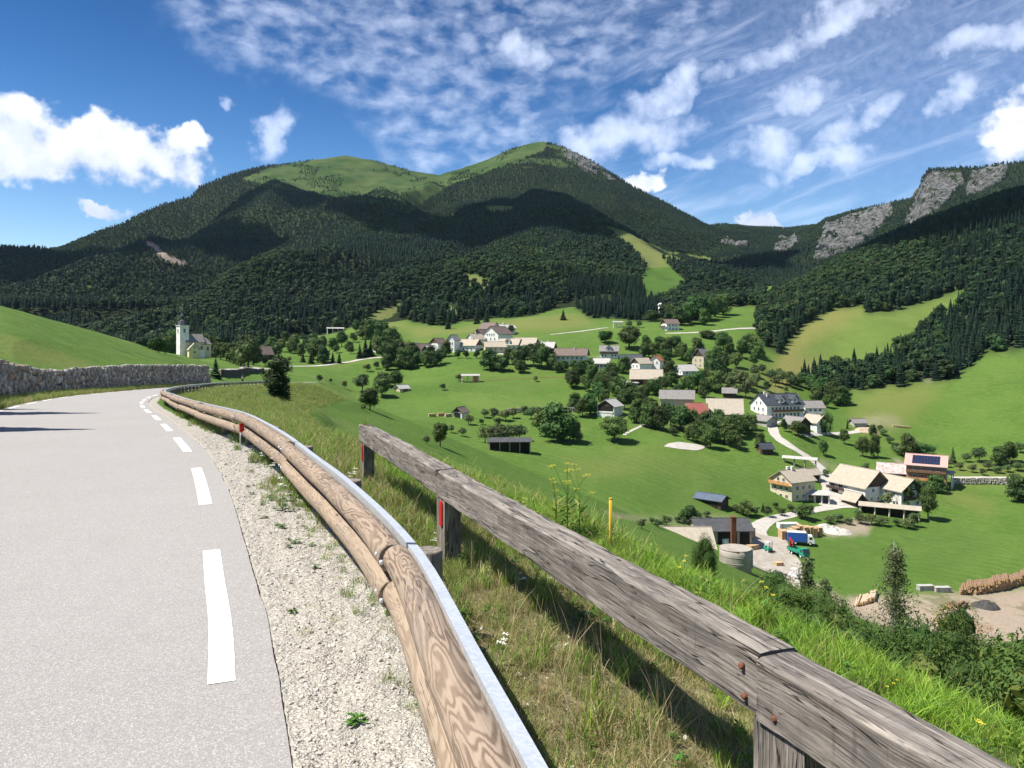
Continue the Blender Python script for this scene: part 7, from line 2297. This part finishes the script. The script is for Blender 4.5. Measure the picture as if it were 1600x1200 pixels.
# the bushy spruce at the road's outer edge
def near_spruce():
    y = 88.0; x = (435 - 800) / F * y; g = gz(x, y)
    zt = CAMZ - (546 - HOR) / F * y; zb = CAMZ - (614 - HOR) / F * y
    e = empty("spruce_tree", (x, y, min(g, zb)), label="bushy dark spruce on the embankment edge just right of the road bend", cat="tree")
    h = zt - min(g, zb)
    cr = crown_broad("bushy_spruce_crown", 77, M_NEEDLE, 10, 5.4, 5200, 0.24, 22, 0.03, 0.5, 0.62)
    sp = crown_spruce("bushy_spruce_boughs", 78, M_NEEDLE, 10, 2.4, 26, 14, droop=0.25)
    inst("trunk", SPRUCE_T, e, sc=(1, 1, h / 16)); inst("crown", cr, e, sc=(h / 10 * 1.12, h / 10 * 1.12, h / 10 * .93)); inst("boughs", sp, e, sc=(h / 10 * 1.2, h / 10 * 1.2, h / 9.9))
near_spruce()

# birch above the thicket and thin shrubs
def sparse_crown(name, seed, mat, H, W, n, leaf, z0=0.15):
    rng = np.random.default_rng(seed)
    C = []
    br = []
    for i in range(70):
        t = z0 + (0.98 - z0) * rng.random() ** 0.85; a = rng.uniform(0, 6.28)
        L = W / 2 * (1 - t) ** 0.6 * rng.uniform(.45, 1.25) + .1
        base = np.array([0, 0, H * t * .93]); tip = base + np.array([math.cos(a) * L, math.sin(a) * L, L * .55])
        br.append((base, tip))
        for k in range(n // 70):
            f = rng.uniform(.25, 1.05)
            q = base + (tip - base) * f + rng.normal(size=3) * .07 * W
            q[2] -= abs(rng.normal()) * .06 * H * f
            C.append(q)
    C = np.array(C); N = rng.normal(size=C.shape)
    s = leaf * (0.6 + .8 * rng.random(len(C)))
    return quads_mesh(name, C, N, s * .6, s, [mat], None, rng=rng), br
def birch(u, vtop, y, wpx, label, seed, n=4200, leaf=0.10, cat='tree', name='birch_tree', mat=None):
    x = (u - 800) / F * y; g = gz(x, y); h = CAMZ - (vtop - HOR) / F * y - g
    e = empty(name, (x, y, g), label=label, cat=cat)
    me, br = sparse_crown("birch_crown", seed, mat or M_BIRCH, h, wpx / F * y, n, leaf)
    inst("crown", me, e)
    mb = MB(); mb.tube([(0, 0, -.5), (0.05, 0, h * .3), (-.03, .04, h * .6), (0, 0, h * .97)], [h * .018, h * .014, h * .008, h * .002], 7)
    for a, b in br: mb.tube([tuple(a), tuple((a + b) / 2 + np.array([0, 0, .03])), tuple(b)], [h * .004, h * .003, h * .001], 4, caps=False)
    mb.build("trunk", M_BARK_B, e)
birch(1397, 840, 48, 66, "slender airy birch rising above the thicket before the meadow", 31)
birch(1262, 868, 44, 44, "thin greyish young birch at the corner of the sawmill yard", 32, 1500, .11)
birch(1290, 900, 40, 34, "sparse sapling between the yard corner and the thicket", 33, 900, .11)
e_ = empty("spruce_tree", (8.6, 13.2, gz(8.6, 13.2)), label="dark small conifer at the lower right edge behind the bushes", cat="tree")
hh_ = CAMZ - (985 - HOR) / F * 13.2 - gz(8.6, 13.2)
inst("trunk", SPRUCE_T, e_, sc=(.5, .5, hh_ / 18)); inst("crown", SPRUCE[0], e_, sc=(hh_ / 14 * 1.5, hh_ / 14 * 1.5, hh_ / 14))

# ------------------------------------------------------------------ timber yard
M_LOGEND = mat_plain("cut_log_end", (0.56, 0.36, 0.19), 0.85, var=0.18, nscale=3)
M_LOGBARK = mat_plain("pine_bark", (0.36, 0.22, 0.13), 0.9, col2=(0.12, 0.08, 0.055), nscale=2.2)
M_LOGPALE = mat_plain("peeled_log", (0.55, 0.43, 0.30), 0.85, col2=(0.42, 0.31, 0.21), nscale=4)
def log_mesh(r, L, bark, seed):
    mb = MB(); mb.tube([(-L / 2, 0, 0), (0, 0, .01), (L / 2, 0, 0)], [r * 1.06, r, r * .93], 9, 0, caps=False)
    for s, xx in ((-1, -L / 2), (1, L / 2)):
        rr = r * (1.06 if s < 0 else .93)
        vs = [(xx, math.cos(k * .698) * rr, math.sin(k * .698) * rr) for k in range(9)]
        mb.add(vs, [tuple(range(9)) if s > 0 else tuple(range(8, -1, -1))], 1)
    return mb.mesh("log", [bark, M_LOGEND])
LOGS = [log_mesh(r, 4.4, M_LOGBARK, i) for i, r in enumerate((.22, .27, .32))]
LOGP = [log_mesh(r, 4.4, M_LOGPALE, i) for i, r in enumerate((.16, .2, .23))]
def log_pile(path_px, rows, yaw, meshes, label, group, seed, step=0.42, ln=1.0):
    rnd = random.Random(seed)
    pts = [at(u, v) for u, v in path_px]
    p2, s = resample(np.array([(p.x, p.y) for p in pts]), step)
    cnt = 0
    for r in range(rows):
        for i in range(r // 2, len(p2) - (r + 1) // 2):
            t = i / max(1, len(p2) - 1)
            hmax = rows * min(1.0, 6 * t + .3, 6 * (1 - t) + .3) * (0.8 + .2 * math.sin(i * .35 + seed))
            if r > hmax: continue
            j = min(i, len(p2) - 2)
            q = p2[j] + (p2[j + 1] - p2[j]) * (0.5 if r % 2 else 0)
            z = gz(q[0], q[1]) + 0.2 + r * step * 0.84 + rnd.uniform(-.03, .03)
            _j = rnd.uniform(-.45, .45); o = inst("log", rnd.choice(meshes), None, (q[0] + math.cos(math.radians(yaw)) * _j, q[1] + math.sin(math.radians(yaw)) * _j, z), math.radians(yaw) + rnd.uniform(-.05, .05), (ln * rnd.uniform(.88, 1.08), 1, 1))
            o.rotation_euler.x = rnd.uniform(0, 6.28)
            tag(o, label, 'log', group); cnt += 1
    return cnt
c1 = log_pile([(1500, 925), (1530, 924), (1570, 917), (1612, 905), (1650, 895)], 5, 60, LOGS, "bark-covered log in the long high pile at the right edge of the yard", "logs of the long pile", 1, .66)
c2 = log_pile([(1478, 951), (1495, 953), (1508, 950)], 3, 40, LOGS, "brown log in the short pile in the middle of the timber yard", "logs of the middle pile", 2, .58)
c3 = log_pile([(1338, 942), (1352, 939), (1370, 934)], 3, 60, LOGP, "pale peeled log in the pile behind the birch", "logs of the pale pile", 3, .46, 1.5)
c4 = log_pile([(1470, 974), (1476, 966), (1484, 961)], 4, 20, LOGP, "peeled yellowish log in the pile nearest the thicket", "logs of the near pile", 4, .40)
print("LOGS", c1, c2, c3, c4)

def box_stack(name, u, v, yaw, L, W, H, mat, label, cat, slats=6, part='boards', z=0.0):
    p = at(u, v); e = empty(name, p + Vector((0, 0, z)), math.radians(yaw), label=label, cat=cat)
    mb = MB()
    for k in range(slats):
        zz = H * (k + .5) / slats
        mb.box((0.03 * ((k * 7) % 3 - 1), 0, zz), (L, W, H / slats * .84))
    mb.build(part, mat, e)
    mb = MB()
    for xx in (-L * .35, L * .35): mb.box((xx, 0, H / 2), (.12, W + .06, H - .05))
    mb.build("battens", WL['brownwood'], e)
    return e
# upright board stacks of the sawmill yard
rnd = random.Random(8)
STK = [(1222, 842, 3.0, 2.6), (1229, 842, 2.8, 2.6), (1236, 840, 3.0, 2.6), (1243, 838, 3.2, 2.8), (1250, 836, 3.0, 3.0), (1257, 838, 2.9, 3.0), (1264, 838, 2.8, 3.0), (1271, 838, 2.6, 2.7), (1278, 836, 2.4, 2.5)]
for i, (u, v, w, h) in enumerate(STK):
    box_stack("board_stack", u, v, 8 + rnd.uniform(-8, 8), 1.25, 3.0, h, M_PALETIM, "stack of pale sawn boards in the row behind the blue lorry", "board stack", 7)
for _k, o in enumerate(sorted([q for q in bpy.data.objects if q.name.startswith('board_stack') and q.parent is None], key=lambda q: q.location.x / q.location.y)):
    o['group'] = "board stacks behind the blue lorry"
    o['label'] = "stack of pale sawn boards behind the blue lorry, " + ["leftmost of nine", "second from the left", "third from the left", "fourth from the left", "middle of nine", "fourth from the right", "third from the right", "second from the right", "rightmost of nine"][_k]
box_stack("timber_stack", 1170, 840, 20, 2.6, 2.6, 3.0, M_PALETIM, "cubic stack of orange timber at the sawmill shed's right corner", "board stack", 8)
box_stack("timber_stack", 1176, 858, 30, 3.0, 2.0, 1.3, M_PALETIM, "low stack of beams lying beside the silo", "board stack", 4)
box_stack("timber_stack", 1163, 862, -20, 3.2, 1.6, 1.0, M_LOGPALE, "low heap of planks right behind the silo's rim", "board stack", 3)
box_stack("timber_stack", 1217, 884, 10, 2.0, 1.4, 1.0, M_PALETIM, "small pallet of reddish bricks in the middle of the sawmill yard", "board stack", 4)
box_stack("timber_stack", 1446, 922, 4, 3.6, 1.4, 1.2, WL['grey'], "grey stack of weathered boards left of the small dark trailer", "board stack", 4)
box_stack("timber_stack", 1472, 924, 2, 3.6, 1.4, 1.1, WL['grey'], "second grey stack of weathered boards at the long pile's left end", "board stack", 4)
box_stack("timber_stack", 1268, 782, 10, 2.2, 1.2, 1.1, M_PALETIM, "low stack of orange boards in front of the farmhouse garage", "board stack", 4)
box_stack("timber_stack", 1372, 796, -10, 5.5, 1.2, 1.3, WL['brownwood'], "long brown firewood stack between the big barn and the white farmhouse", "wood stack", 5)
for i, (u, v) in enumerate([(675, 651), (689, 650), (700, 651)]):
    box_stack("wood_pile", u, v, 20 + 10 * i, 3.0, 1.4, 1.3, [M_PALETIM, M_LOGEND, M_LOGPALE][i], ["orange wood pile farthest left of the meadow hut", "wood pile in the middle of three left of the meadow hut", "pale wood pile nearest the meadow hut"][i], "wood pile", 4)
def hives():
    m = [mat_plain("hive_yellow", (0.70, 0.46, 0.08), 0.7), mat_plain("hive_cream", (0.66, 0.60, 0.42), 0.7)]
    for i in range(9):
        p = at(1396 + i * 3.1, 667 + i * .25)
        e = empty("beehive", p, .2, label="small painted beehive box in the row on the right-hand meadow", cat="beehive", group="beehives in a row")
        mb = MB(); mb.box((0, 0, .5), (.62, .6, .8)); mb.build("box", m[i % 2], e)
        mb = MB(); mb.box((0, 0, .95), (.74, .72, .1)); mb.build("lid", m[1], e)
hives()
# mound of bark and heap of rubble
def mound(name, u, v, w, d, h, mat, label, cat, seed):
    p = at(u, v); rng = np.random.default_rng(seed); n = 26
    vs = []; fs = []
    for i in range(n + 1):
        for j in range(n + 1):
            x = (i / n - .5) * 2; y = (j / n - .5) * 2
            q = max(0, 1 - (x * x + y * y))
            z = h * q ** .7 * (1 + .5 * float(fbm(np.array([x * 3 + seed]), np.array([y * 3]), 3, seed)[0])) - .35
            X = p.x + x * w / 2; Y = p.y + y * d / 2
            vs.append((X - p.x, Y - p.y, z + gz(X, Y) - p.z))
    for i in range(n):
        for j in range(n):
            a = i * (n + 1) + j; fs.append((a, a + n + 1, a + n + 2, a + 1))
    me = bpy.data.meshes.new(name); me.from_pydata(vs, [], fs); me.materials.append(mat); me.update()
    o = bpy.data.objects.new(name, me); COL.objects.link(o); o.location = p
    tag(o, label, cat)
M_BARKM = mat_stone("bark_mulch", [(0.24, 0.155, 0.10), (0.33, 0.235, 0.16), (0.28, 0.20, 0.14), (0.40, 0.31, 0.23)], 3, 0.1)
mound("bark_mound", 1505, 980, 13, 8, 1.1, M_BARKM, "broad low mound of reddish bark chips in the yard", "mound", 3)
mound("earth_mound", 1540, 948, 6.5, 5, 1.6, M_DARKCORE, "small dark grey heap beside the middle log pile", "mound", 5)
mound("rubble_heap", 1310, 832, 9, 6, 1.6, M_CHIP, "heap of pale rubble right of the board stacks", "rubble", 7)
mound("rubble_heap", 1290, 826, 7, 4, 1.8, M_CHIP, "pale stone heap directly behind the board stacks", "rubble", 8)
mound("timber_heap", 1355, 674, 12, 6, 2.0, M_LOGPALE, "sprawling heap of pale timber right of the white cottage", "wood pile", 9)

# ------------------------------------------------------------------ vehicles, machines, people
def wheel(e, x, y, r, w=0.3):
    mb = MB(); mb.tube([(0, -w / 2, 0), (0, w / 2, 0)], r, 14); o = mb.build("wheel", M_TYRE, e, (x, y, r))
    mb = MB(); s = -1 if y < 0 else 1
    mb.tube([(0, s * w / 2, 0), (0, s * (w / 2 + .03), 0)], r * .55, 10); mb.build("rim", M_WHITEP, o)
def lorry(name, u, v, yaw, body, cabm, label, tarp=True, crane=False):
    p = at(u, v); e = empty(name, p + Vector((0, 0, .2)), math.radians(yaw), label=label, cat="lorry")
    mb = MB(); mb.box((0.3, 0, .75), (6.6, 1.0, .3)); mb.build("chassis", M_DARKM, e)
    if tarp:
        mb = MB(); mb.box((-.9, 0, 2.25), (5.0, 2.35, 2.3)); mb.box((-.9, 0, 1.0), (5.1, 2.4, .25)); mb.build("cargo_box", body, e)
        mb = MB(); mb.box((-.9, 0, 3.43), (5.05, 2.4, .08)); mb.build("cargo_roof", M_WHITEP, e)
    else:
        mb = MB(); mb.box((-1.0, 0, 1.1), (4.8, 2.35, .2))
        for s in (-1, 1): mb.box((-1.0, s * 1.15, 1.5), (4.8, .08, .7))
        mb.box((-3.4, 0, 1.5), (.08, 2.3, .7)); mb.build("flatbed", body, e)
    # cab with sloping windscreen
    mb = MB(); mb.prism([(-1.1, .55), (1.1, .55), (1.1, 2.6), (-1.1, 2.6)], 1.9, 3.2)
    mb.add([(3.2, -1.1, .55), (3.2, 1.1, .55), (3.2, 1.1, 2.6), (3.2, -1.1, 2.6), (3.75, -1.1, .55), (3.75, 1.1, .55), (3.72, 1.1, 1.5), (3.72, -1.1, 1.5)],
           [(4, 5, 6, 7), (7, 6, 2, 3), (0, 4, 7, 3), (1, 2, 6, 5)])
    cab = mb.build("cab", cabm, e)
    mb = MB(); mb.add([(3.735, -1.0, 1.58), (3.735, 1.0, 1.58), (3.25, 1.0, 2.52), (3.25, -1.0, 2.52)], [(0, 1, 2, 3)])
    for s in (-1, 1): mb.box((2.75, s * 1.11, 1.95), (.8, .03, .65))
    mb.build("windows", M_GLASS, cab)
    for s in (-1, 1):
        mb = MB(); mb.box((3.77, s * .85, .95), (.05, .3, .2)); mb.build("headlight", M_WHITEP, cab)
    for x in (-2.4, -1.3, 2.6):
        for y in (-.98, .98): wheel(e, x, y, .48)
    if crane:
        mb = MB(); mb.box((-3.4, 0, 2.2), (.45, .45, 2.4)); mb.box((-3.0, 0, 3.4), (2.2, .3, .3), ry=.5); mb.box((-2.1, 0, 2.5), (.25, .25, 1.6)); mb.build("crane", M_REDP, e)
lorry("lorry", 1250, 851, -14, M_BLUEP, M_WHITEP, "lorry with blue tarpaulin box and white cab parked by the board stacks")
lorry("lorry", 1247, 869, -75, M_GREENP, M_GREENP, "green flatbed lorry with red loading crane facing the camera in the yard", tarp=False, crane=True)
box_stack("container", 1231, 826, 4, 6.0, 2.4, 1.9, M_WHITEP, "long white container standing behind the board stacks", "container", 1, 'panels')
def machine(u, v, yaw, mat, label):
    p = at(u, v); e = empty("forklift", p, math.radians(yaw), label=label, cat="forklift")
    mb = MB(); mb.box((0, 0, .8), (2.2, 1.3, .7)); mb.box((-.9, 0, 1.2), (.5, 1.2, .5)); mb.build("body", mat, e)
    mb = MB()
    for x in (-.6, .5):
        for y in (-.55, .55): mb.box((x, y, 1.9), (.08, .08, 1.5))
    mb.box((-.05, 0, 2.65), (1.3, 1.25, .08)); mb.build("cab_frame", M_WHITEP, e)
    mb = MB()
    for y in (-.4, .4): mb.box((1.2, y, 1.6), (.12, .1, 2.8)); mb.box((1.8, y, .15), (1.2, .12, .05))
    mb.build("mast", M_DARKM, e)
    for x in (-.75, .75):
        for y in (-.6, .6): wheel(e, x, y, .36, .22)
machine(1200, 862, -70, M_GREENP, "green and white forklift in the sawmill yard left of the lorries")
machine(1241, 905, -40, M_WHITEP, "small white loader at the lower end of the sawmill yard")
def saw(u, v):
    p = at(u, v); e = empty("saw_machine", p, .2, label="pale blue saw machine under the open front of the sawmill shed", cat="machine")
    mb = MB(); mb.box((0, 0, .9), (2.2, 1.4, 1.8)); mb.box((1.7, 0, .6), (1.6, .9, .9)); mb.build("housing", mat_plain("pale_blue_paint", (0.42, 0.50, 0.55), .5), e)
    mb = MB(); mb.tube([(-.2, -.75, 1.0), (-.2, -.82, 1.0)], .55, 16); mb.build("wheel_guard", M_WHITEP, e)
saw(1133, 851)

def stake():
    y = 9.3; x = (954 - 800) / F * y; zt = CAMZ - (780 - HOR) / F * y; g = gz(x, y)
    e = empty("stake", (x, y, g), label="thin yellow marker stake poking out of the grassy slope", cat="stake")
    mb = MB(); mb.tube([(0, 0, -.3), (0.0, 0, zt - g), (.012, 0, zt - g + .01)], [.019, .019, .012], 8)
    mb.build("rod", mat_plain("yellow_plastic", (0.85, 0.52, 0.04), .45, var=.06), e)
    mb = MB(); mb.tube([(0, 0, zt - g), (0, 0, zt - g + .015)], .021, 8); mb.build("cap", mat_plain("stake_cap", (0.60, 0.38, 0.05), .5), e)
stake()
# tall flowering umbel and reeds at the lip
def umbel(u, v, vtop, y, label, seed, n=9):
    x = (u - 800) / F * y; g = gz(x, y); h = CAMZ - (vtop - HOR) / F * y - g
    rng = random.Random(seed); mb = MB()
    mb.tube([(0, 0, 0), (.01, 0, h * .5), (0.0, .01, h * .8)], [.006, .005, .003], 5, 0)
    for i in range(n):
        a = rng.uniform(0, 6.28); t = rng.uniform(.45, .85); r = h * rng.uniform(.1, .26); top = Vector((math.cos(a) * r, math.sin(a) * r, h * min(1.0, t + .2)))
        mb.tube([(0, 0, h * t * .8), top], .0025, 4, 0, caps=False)
        for j in range(26):
            q = top + Vector((rng.uniform(-1, 1), rng.uniform(-1, 1), rng.uniform(-.3, .3))) * .036; s = .0045
            mb.add([q + Vector((-s, -s, 0)), q + Vector((s, -s, .003)), q + Vector((s, s, 0)), q + Vector((-s, s, .003))], [(0, 1, 2, 3)], 1)
    for i in range(40):
        a = rng.uniform(0, 6.28); z = h * rng.uniform(.05, .6); L = .1
        c = Vector((math.cos(a) * .09, math.sin(a) * .09, z)); d = Vector((math.cos(a), math.sin(a), .4)) * L; sd = Vector((-math.sin(a), math.cos(a), 0)) * .02
        mb.add([c - d, c + sd, c + d, c - sd], [(0, 1, 2, 3)], 0)
    o = mb.build("flowering_plant", [G_GREEN, G_YELLOW], None, (x, y, g)); tag(o, label, "plant")
umbel(886, 770, 722, 9.6, "tall yellow-flowered umbel plant above the grassy lip", 3)
umbel(868, 770, 733, 9.4, "shorter yellow-flowered umbel left of the tallest one", 4, 5)
umbel(905, 775, 727, 9.9, "thin yellow-flowered umbel right of the tallest one", 5, 4)

# cyclist riding behind the far guardrail
def cyclist():
    pz = 112.0 * K * .92
    x = (379 - 800) / F * pz; y = pz; z = float(zroad(y)) + 0.02
    path_dir = math.atan2(1.0, -0.25)
    bike = empty("bicycle", (x, y, z), path_dir + math.pi, label="road bicycle ridden behind the far guardrail", cat="bicycle")
    for nm, wx in (("wheel", -.5), ("wheel", .5)):
        mb = MB(); pts = [(wx + .33 * math.cos(a), 0, .34 + .33 * math.sin(a)) for a in np.linspace(0, 2 * math.pi, 21)]
        mb.tube(pts, .016, 6, caps=False); mb.build(nm, M_TYRE, bike)
    mb = MB()
    for a, b in (((-.5, 0, .34), (-.12, 0, .86)), ((-.5, 0, .34), (-.02, 0, .3)), ((-.02, 0, .3), (-.12, 0, .9)), ((-.02, 0, .3), (.36, 0, .82)), ((-.12, 0, .82), (.36, 0, .86)), ((.5, 0, .34), (.36, 0, .9)), ((.36, 0, .9), (.46, 0, .94))):
        mb.tube([a, b], .018, 6)
    mb.build("frame", M_DARKM, bike)
    mb = MB(); mb.box((-.14, 0, .95), (.26, .12, .05)); mb.build("saddle", M_DARKM, bike)
    mb = MB(); mb.tube([(.46, -.2, .94), (.46, .2, .94)], .014, 6); mb.build("handlebar", M_DARKM, bike)
    vs = [(-.14, 0, .98), (-.08, 0, 1.16), (.06, 0, 1.34), (.17, 0, 1.48), (.22, 0, 1.54), (.27, 0, 1.62), (.29, 0, 1.72),
          (.18, .17, 1.42), (.28, .20, 1.20), (.45, .19, .98), (.18, -.17, 1.42), (.28, -.20, 1.20), (.45, -.19, .98),
          (-.12, .09, .94), (.16, .10, .74), (.02, .10, .36), (.12, .10, .30), (-.12, -.09, .94), (.18, -.10, .80), (.06, -.10, .44), (.16, -.10, .40)]
    ed = [(0, 1), (1, 2), (2, 3), (3, 4), (4, 5), (5, 6), (3, 7), (7, 8), (8, 9), (3, 10), (10, 11), (11, 12), (0, 13), (13, 14), (14, 15), (15, 16), (0, 17), (17, 18), (18, 19), (19, 20)]
    rad = [.14, .13, .15, .13, .06, .085, .075, .06, .045, .035, .06, .045, .035, .09, .065, .045, .045, .09, .065, .045, .045]
    me = bpy.data.meshes.new("person"); me.from_pydata(vs, ed, [])
    me.materials.append(mat_plain("cycling_kit", (0.035, 0.035, 0.04), .8))
    body = bpy.data.objects.new("person", me); COL.objects.link(body); body.location = (x, y, z); body.rotation_euler = bike.rotation_euler
    sk = body.modifiers.new("skin", 'SKIN')
    for i, r in enumerate(rad): me.skin_vertices[0].data[i].radius = (r, r)
    me.skin_vertices[0].data[0].use_root = True
    ss = body.modifiers.new("sub", 'SUBSURF'); ss.levels = 1; ss.render_levels = 1
    tag(body, "cyclist in dark shorts and pale yellow jersey behind the far guardrail", "person")
    mb = MB(); mb.tube([(-.10, 0, 1.12), (.05, 0, 1.33), (.17, 0, 1.47)], [.165, .175, .155], 12); mb.build("jersey", mat_plain("jersey", (0.62, 0.66, 0.42), .8), body)
    mb = MB(); mb.tube([(.26, 0, 1.66), (.28, 0, 1.73), (.30, 0, 1.80), (.30, 0, 1.83)], [.10, .115, .09, .02], 12); mb.build("helmet", M_DARKM, body)
cyclist()

# ------------------------------------------------------------------ thin summer air
def haze():
    me = bpy.data.meshes.new("haze")
    x0, x1, y0, y1, z0, z1 = -6000, 6000, -1800, 5200, -1400, 900
    vs = [(x, y, z) for z in (z0, z1) for y in (y0, y1) for x in (x0, x1)]
    me.from_pydata(vs, [], [(0, 2, 3, 1), (4, 5, 7, 6), (0, 1, 5, 4), (1, 3, 7, 5), (3, 2, 6, 7), (2, 0, 4, 6)])
    m = bpy.data.materials.new("haze"); m.use_nodes = True; t = m.node_tree
    for nd in list(t.nodes): t.nodes.remove(nd)
    out = t.nodes.new('ShaderNodeOutputMaterial'); v = t.nodes.new('ShaderNodeVolumePrincipled')
    v.inputs['Color'].default_value = (0.50, 0.72, 1.0, 1); v.inputs['Density'].default_value = 2.0e-5; v.inputs['Anisotropy'].default_value = 0.2
    t.links.new(v.outputs[0], out.inputs['Volume'])
    me.materials.append(m)
    o = bpy.data.objects.new("haze", me); COL.objects.link(o); tag(o, "thin bluish air over the whole valley", "haze", kind='stuff')
haze()

# trees right behind the church
for _i, (_u, _t, _y, _h) in enumerate([(262, 524, 410, 12), (273, 514, 420, 14), (318, 520, 412, 12), (328, 528, 405, 10), (334, 536, 400, 9)]):
    _x = (_u - 800) / F * _y
    add_tree('broad', (_x, _y, CAMZ - (_t - HOR) / F * _y - _h), _h, 950 + _i, 'leafy_tree', "dark leafy tree rising behind the church", "trees behind the church")

# ------------------------------------------------------------------ labels of grouped trees: say what each stands beside
def relabel():
    cuts = (' with ', ' left of ', ' right of ', ' behind ', ' at ', ' beside ', ' in ', ' below ', ' half ', ' directly ', ' joined', ' partly ', ' among ', ' standing ', ' on ', ' hidden ', ' glimpsed ', ' alone', ' adjoining ', ' right ', ' of ')
    anchors = []
    cats = ('house', 'barn', 'hotel', 'shed', 'building', 'outbuilding', 'hut', 'garage', 'hay rack', 'carport', 'church', 'silo', 'tower')
    tops = [o for o in scene.objects if o.parent is None and o.get('label')]
    for o in tops:
        if o.get('category') in cats:
            s_ = o['label']
            k = min([s_.find(c) for c in cuts if s_.find(c) > 0] + [len(s_)])
            u, v = uv_of(o.location.x, o.location.y, o.location.z)
            anchors.append((s_[:k], u, v, o.location.copy()))
    names = [a[0] for a in anchors]
    anchors = [a for a in anchors if names.count(a[0]) == 1 and len(a[0].split()) >= 2]
    ords = ['nearest', 'second', 'third', 'fourth', 'fifth', 'sixth', 'seventh', 'eighth', 'ninth', 'tenth', 'eleventh', 'twelfth', 'thirteenth', 'fourteenth']
    B = {}
    for o in tops:
        g = o.get('group')
        if not g or 'forest' in g or 'spruces' in g or 'broadleaf' in g or o.get('category') not in ('tree',) or 'above the road' in g: continue
        u, v = uv_of(o.location.x, o.location.y, o.location.z)
        best = min(anchors, key=lambda a: abs(a[1] - u) + 1.3 * abs(a[2] - v))
        du, dv = u - best[1], v - best[2]
        if abs(du) > 0.8 * abs(dv): rel = 'right of' if du > 0 else 'left of'
        else: rel = 'in front of' if dv > 0 else 'behind'
        kind = 'conifer' if 'conifer' in o['label'] else ('bush' if 'bush' in o['label'] else ('fruit tree' if 'fruit' in o['label'] else 'leafy tree'))
        B.setdefault((kind, rel, best[0]), []).append((abs(du) + 1.3 * abs(dv), o))
    for (kind, rel, a), L in B.items():
        L.sort(key=lambda t: t[0])
        for i, (_, o) in enumerate(L):
            o['label'] = ' '.join((f"{ords[min(i, 13)]} {kind} {rel} the {a}" if len(L) > 1 else f"{kind} just {rel} the {a}").split()[:16])
relabel()

# ------------------------------------------------------------------ unseen cumulus clouds above the frame, added to shade the slopes
def cloud(target, alt, size, seed, label):
    """a thick cloud body whose shadow falls on the target"""
    t = (alt - target[2]) / SUN.z
    c = Vector(target) + SUN * t
    v, f = ico(5)
    nx = lambda s_, o: fbm(v[:, 0] * s_ + o + v[:, 2] * s_ * .7, v[:, 1] * s_ + o * 2 - v[:, 2] * s_ * .5, 5, seed + o)
    r = 1 + 0.55 * nx(1.1, 0) + 0.25 * np.abs(nx(3.1, 3))
    p = v * r[:, None] * np.array(size)
    p[:, 2] = np.where(p[:, 2] < 0, p[:, 2] * 0.35, p[:, 2])
    me = bpy.data.meshes.new("cloud"); me.from_pydata(p.tolist(), [], [list(q) for q in f])
    me.polygons.foreach_set('use_smooth', [True] * len(f)); me.materials.append(M_CLOUD); me.update()
    o = bpy.data.objects.new("cloud", me); COL.objects.link(o); o.location = c
    tag(o, label, "cloud", kind='stuff')
M_CLOUD, _T = new_mat("cloud_white")
_tr = _T.n('ShaderNodeBsdfTransparent'); _mx = _T.n('ShaderNodeMixShader')
_lw = _T.n('ShaderNodeLayerWeight'); _lw.inputs[0].default_value = 0.35
_T.bs.inputs['Base Color'].default_value = (0.9, 0.9, 0.92, 1); _T.bs.inputs['Roughness'].default_value = 1
_T.put(_mx.inputs[0], _T.ramp(_lw.outputs['Facing'], 0.35, 0.95, 0.22, 1.0))
_T.t.links.new(_T.bs.outputs[0], _mx.inputs[1]); _T.t.links.new(_tr.outputs[0], _mx.inputs[2]); _T.t.links.new(_mx.outputs[0], _T.out.inputs[0])
def mt(u, v_d):
    x = (u - 800) / F * v_d
    return (x, v_d, float(top_z(np.array([x]), np.array([v_d]))[0]))
cloud(mt(900, 1500), 1500, (330, 260, 120), 1, "unseen cumulus cloud added for shading the right flank of the big mountain")
cloud(mt(200, 1450), 1500, (330, 250, 110), 2, "unseen cumulus cloud added for shading the wooded slope above the church")
cloud(mt(480, 1900), 1550, (190, 130, 80), 3, "small unseen cumulus cloud added for shading the gullies under the high pasture")
cloud(mt(1500, 900), 1300, (150, 100, 70), 4, "small unseen cumulus cloud added for shading part of the right-hand hillside")
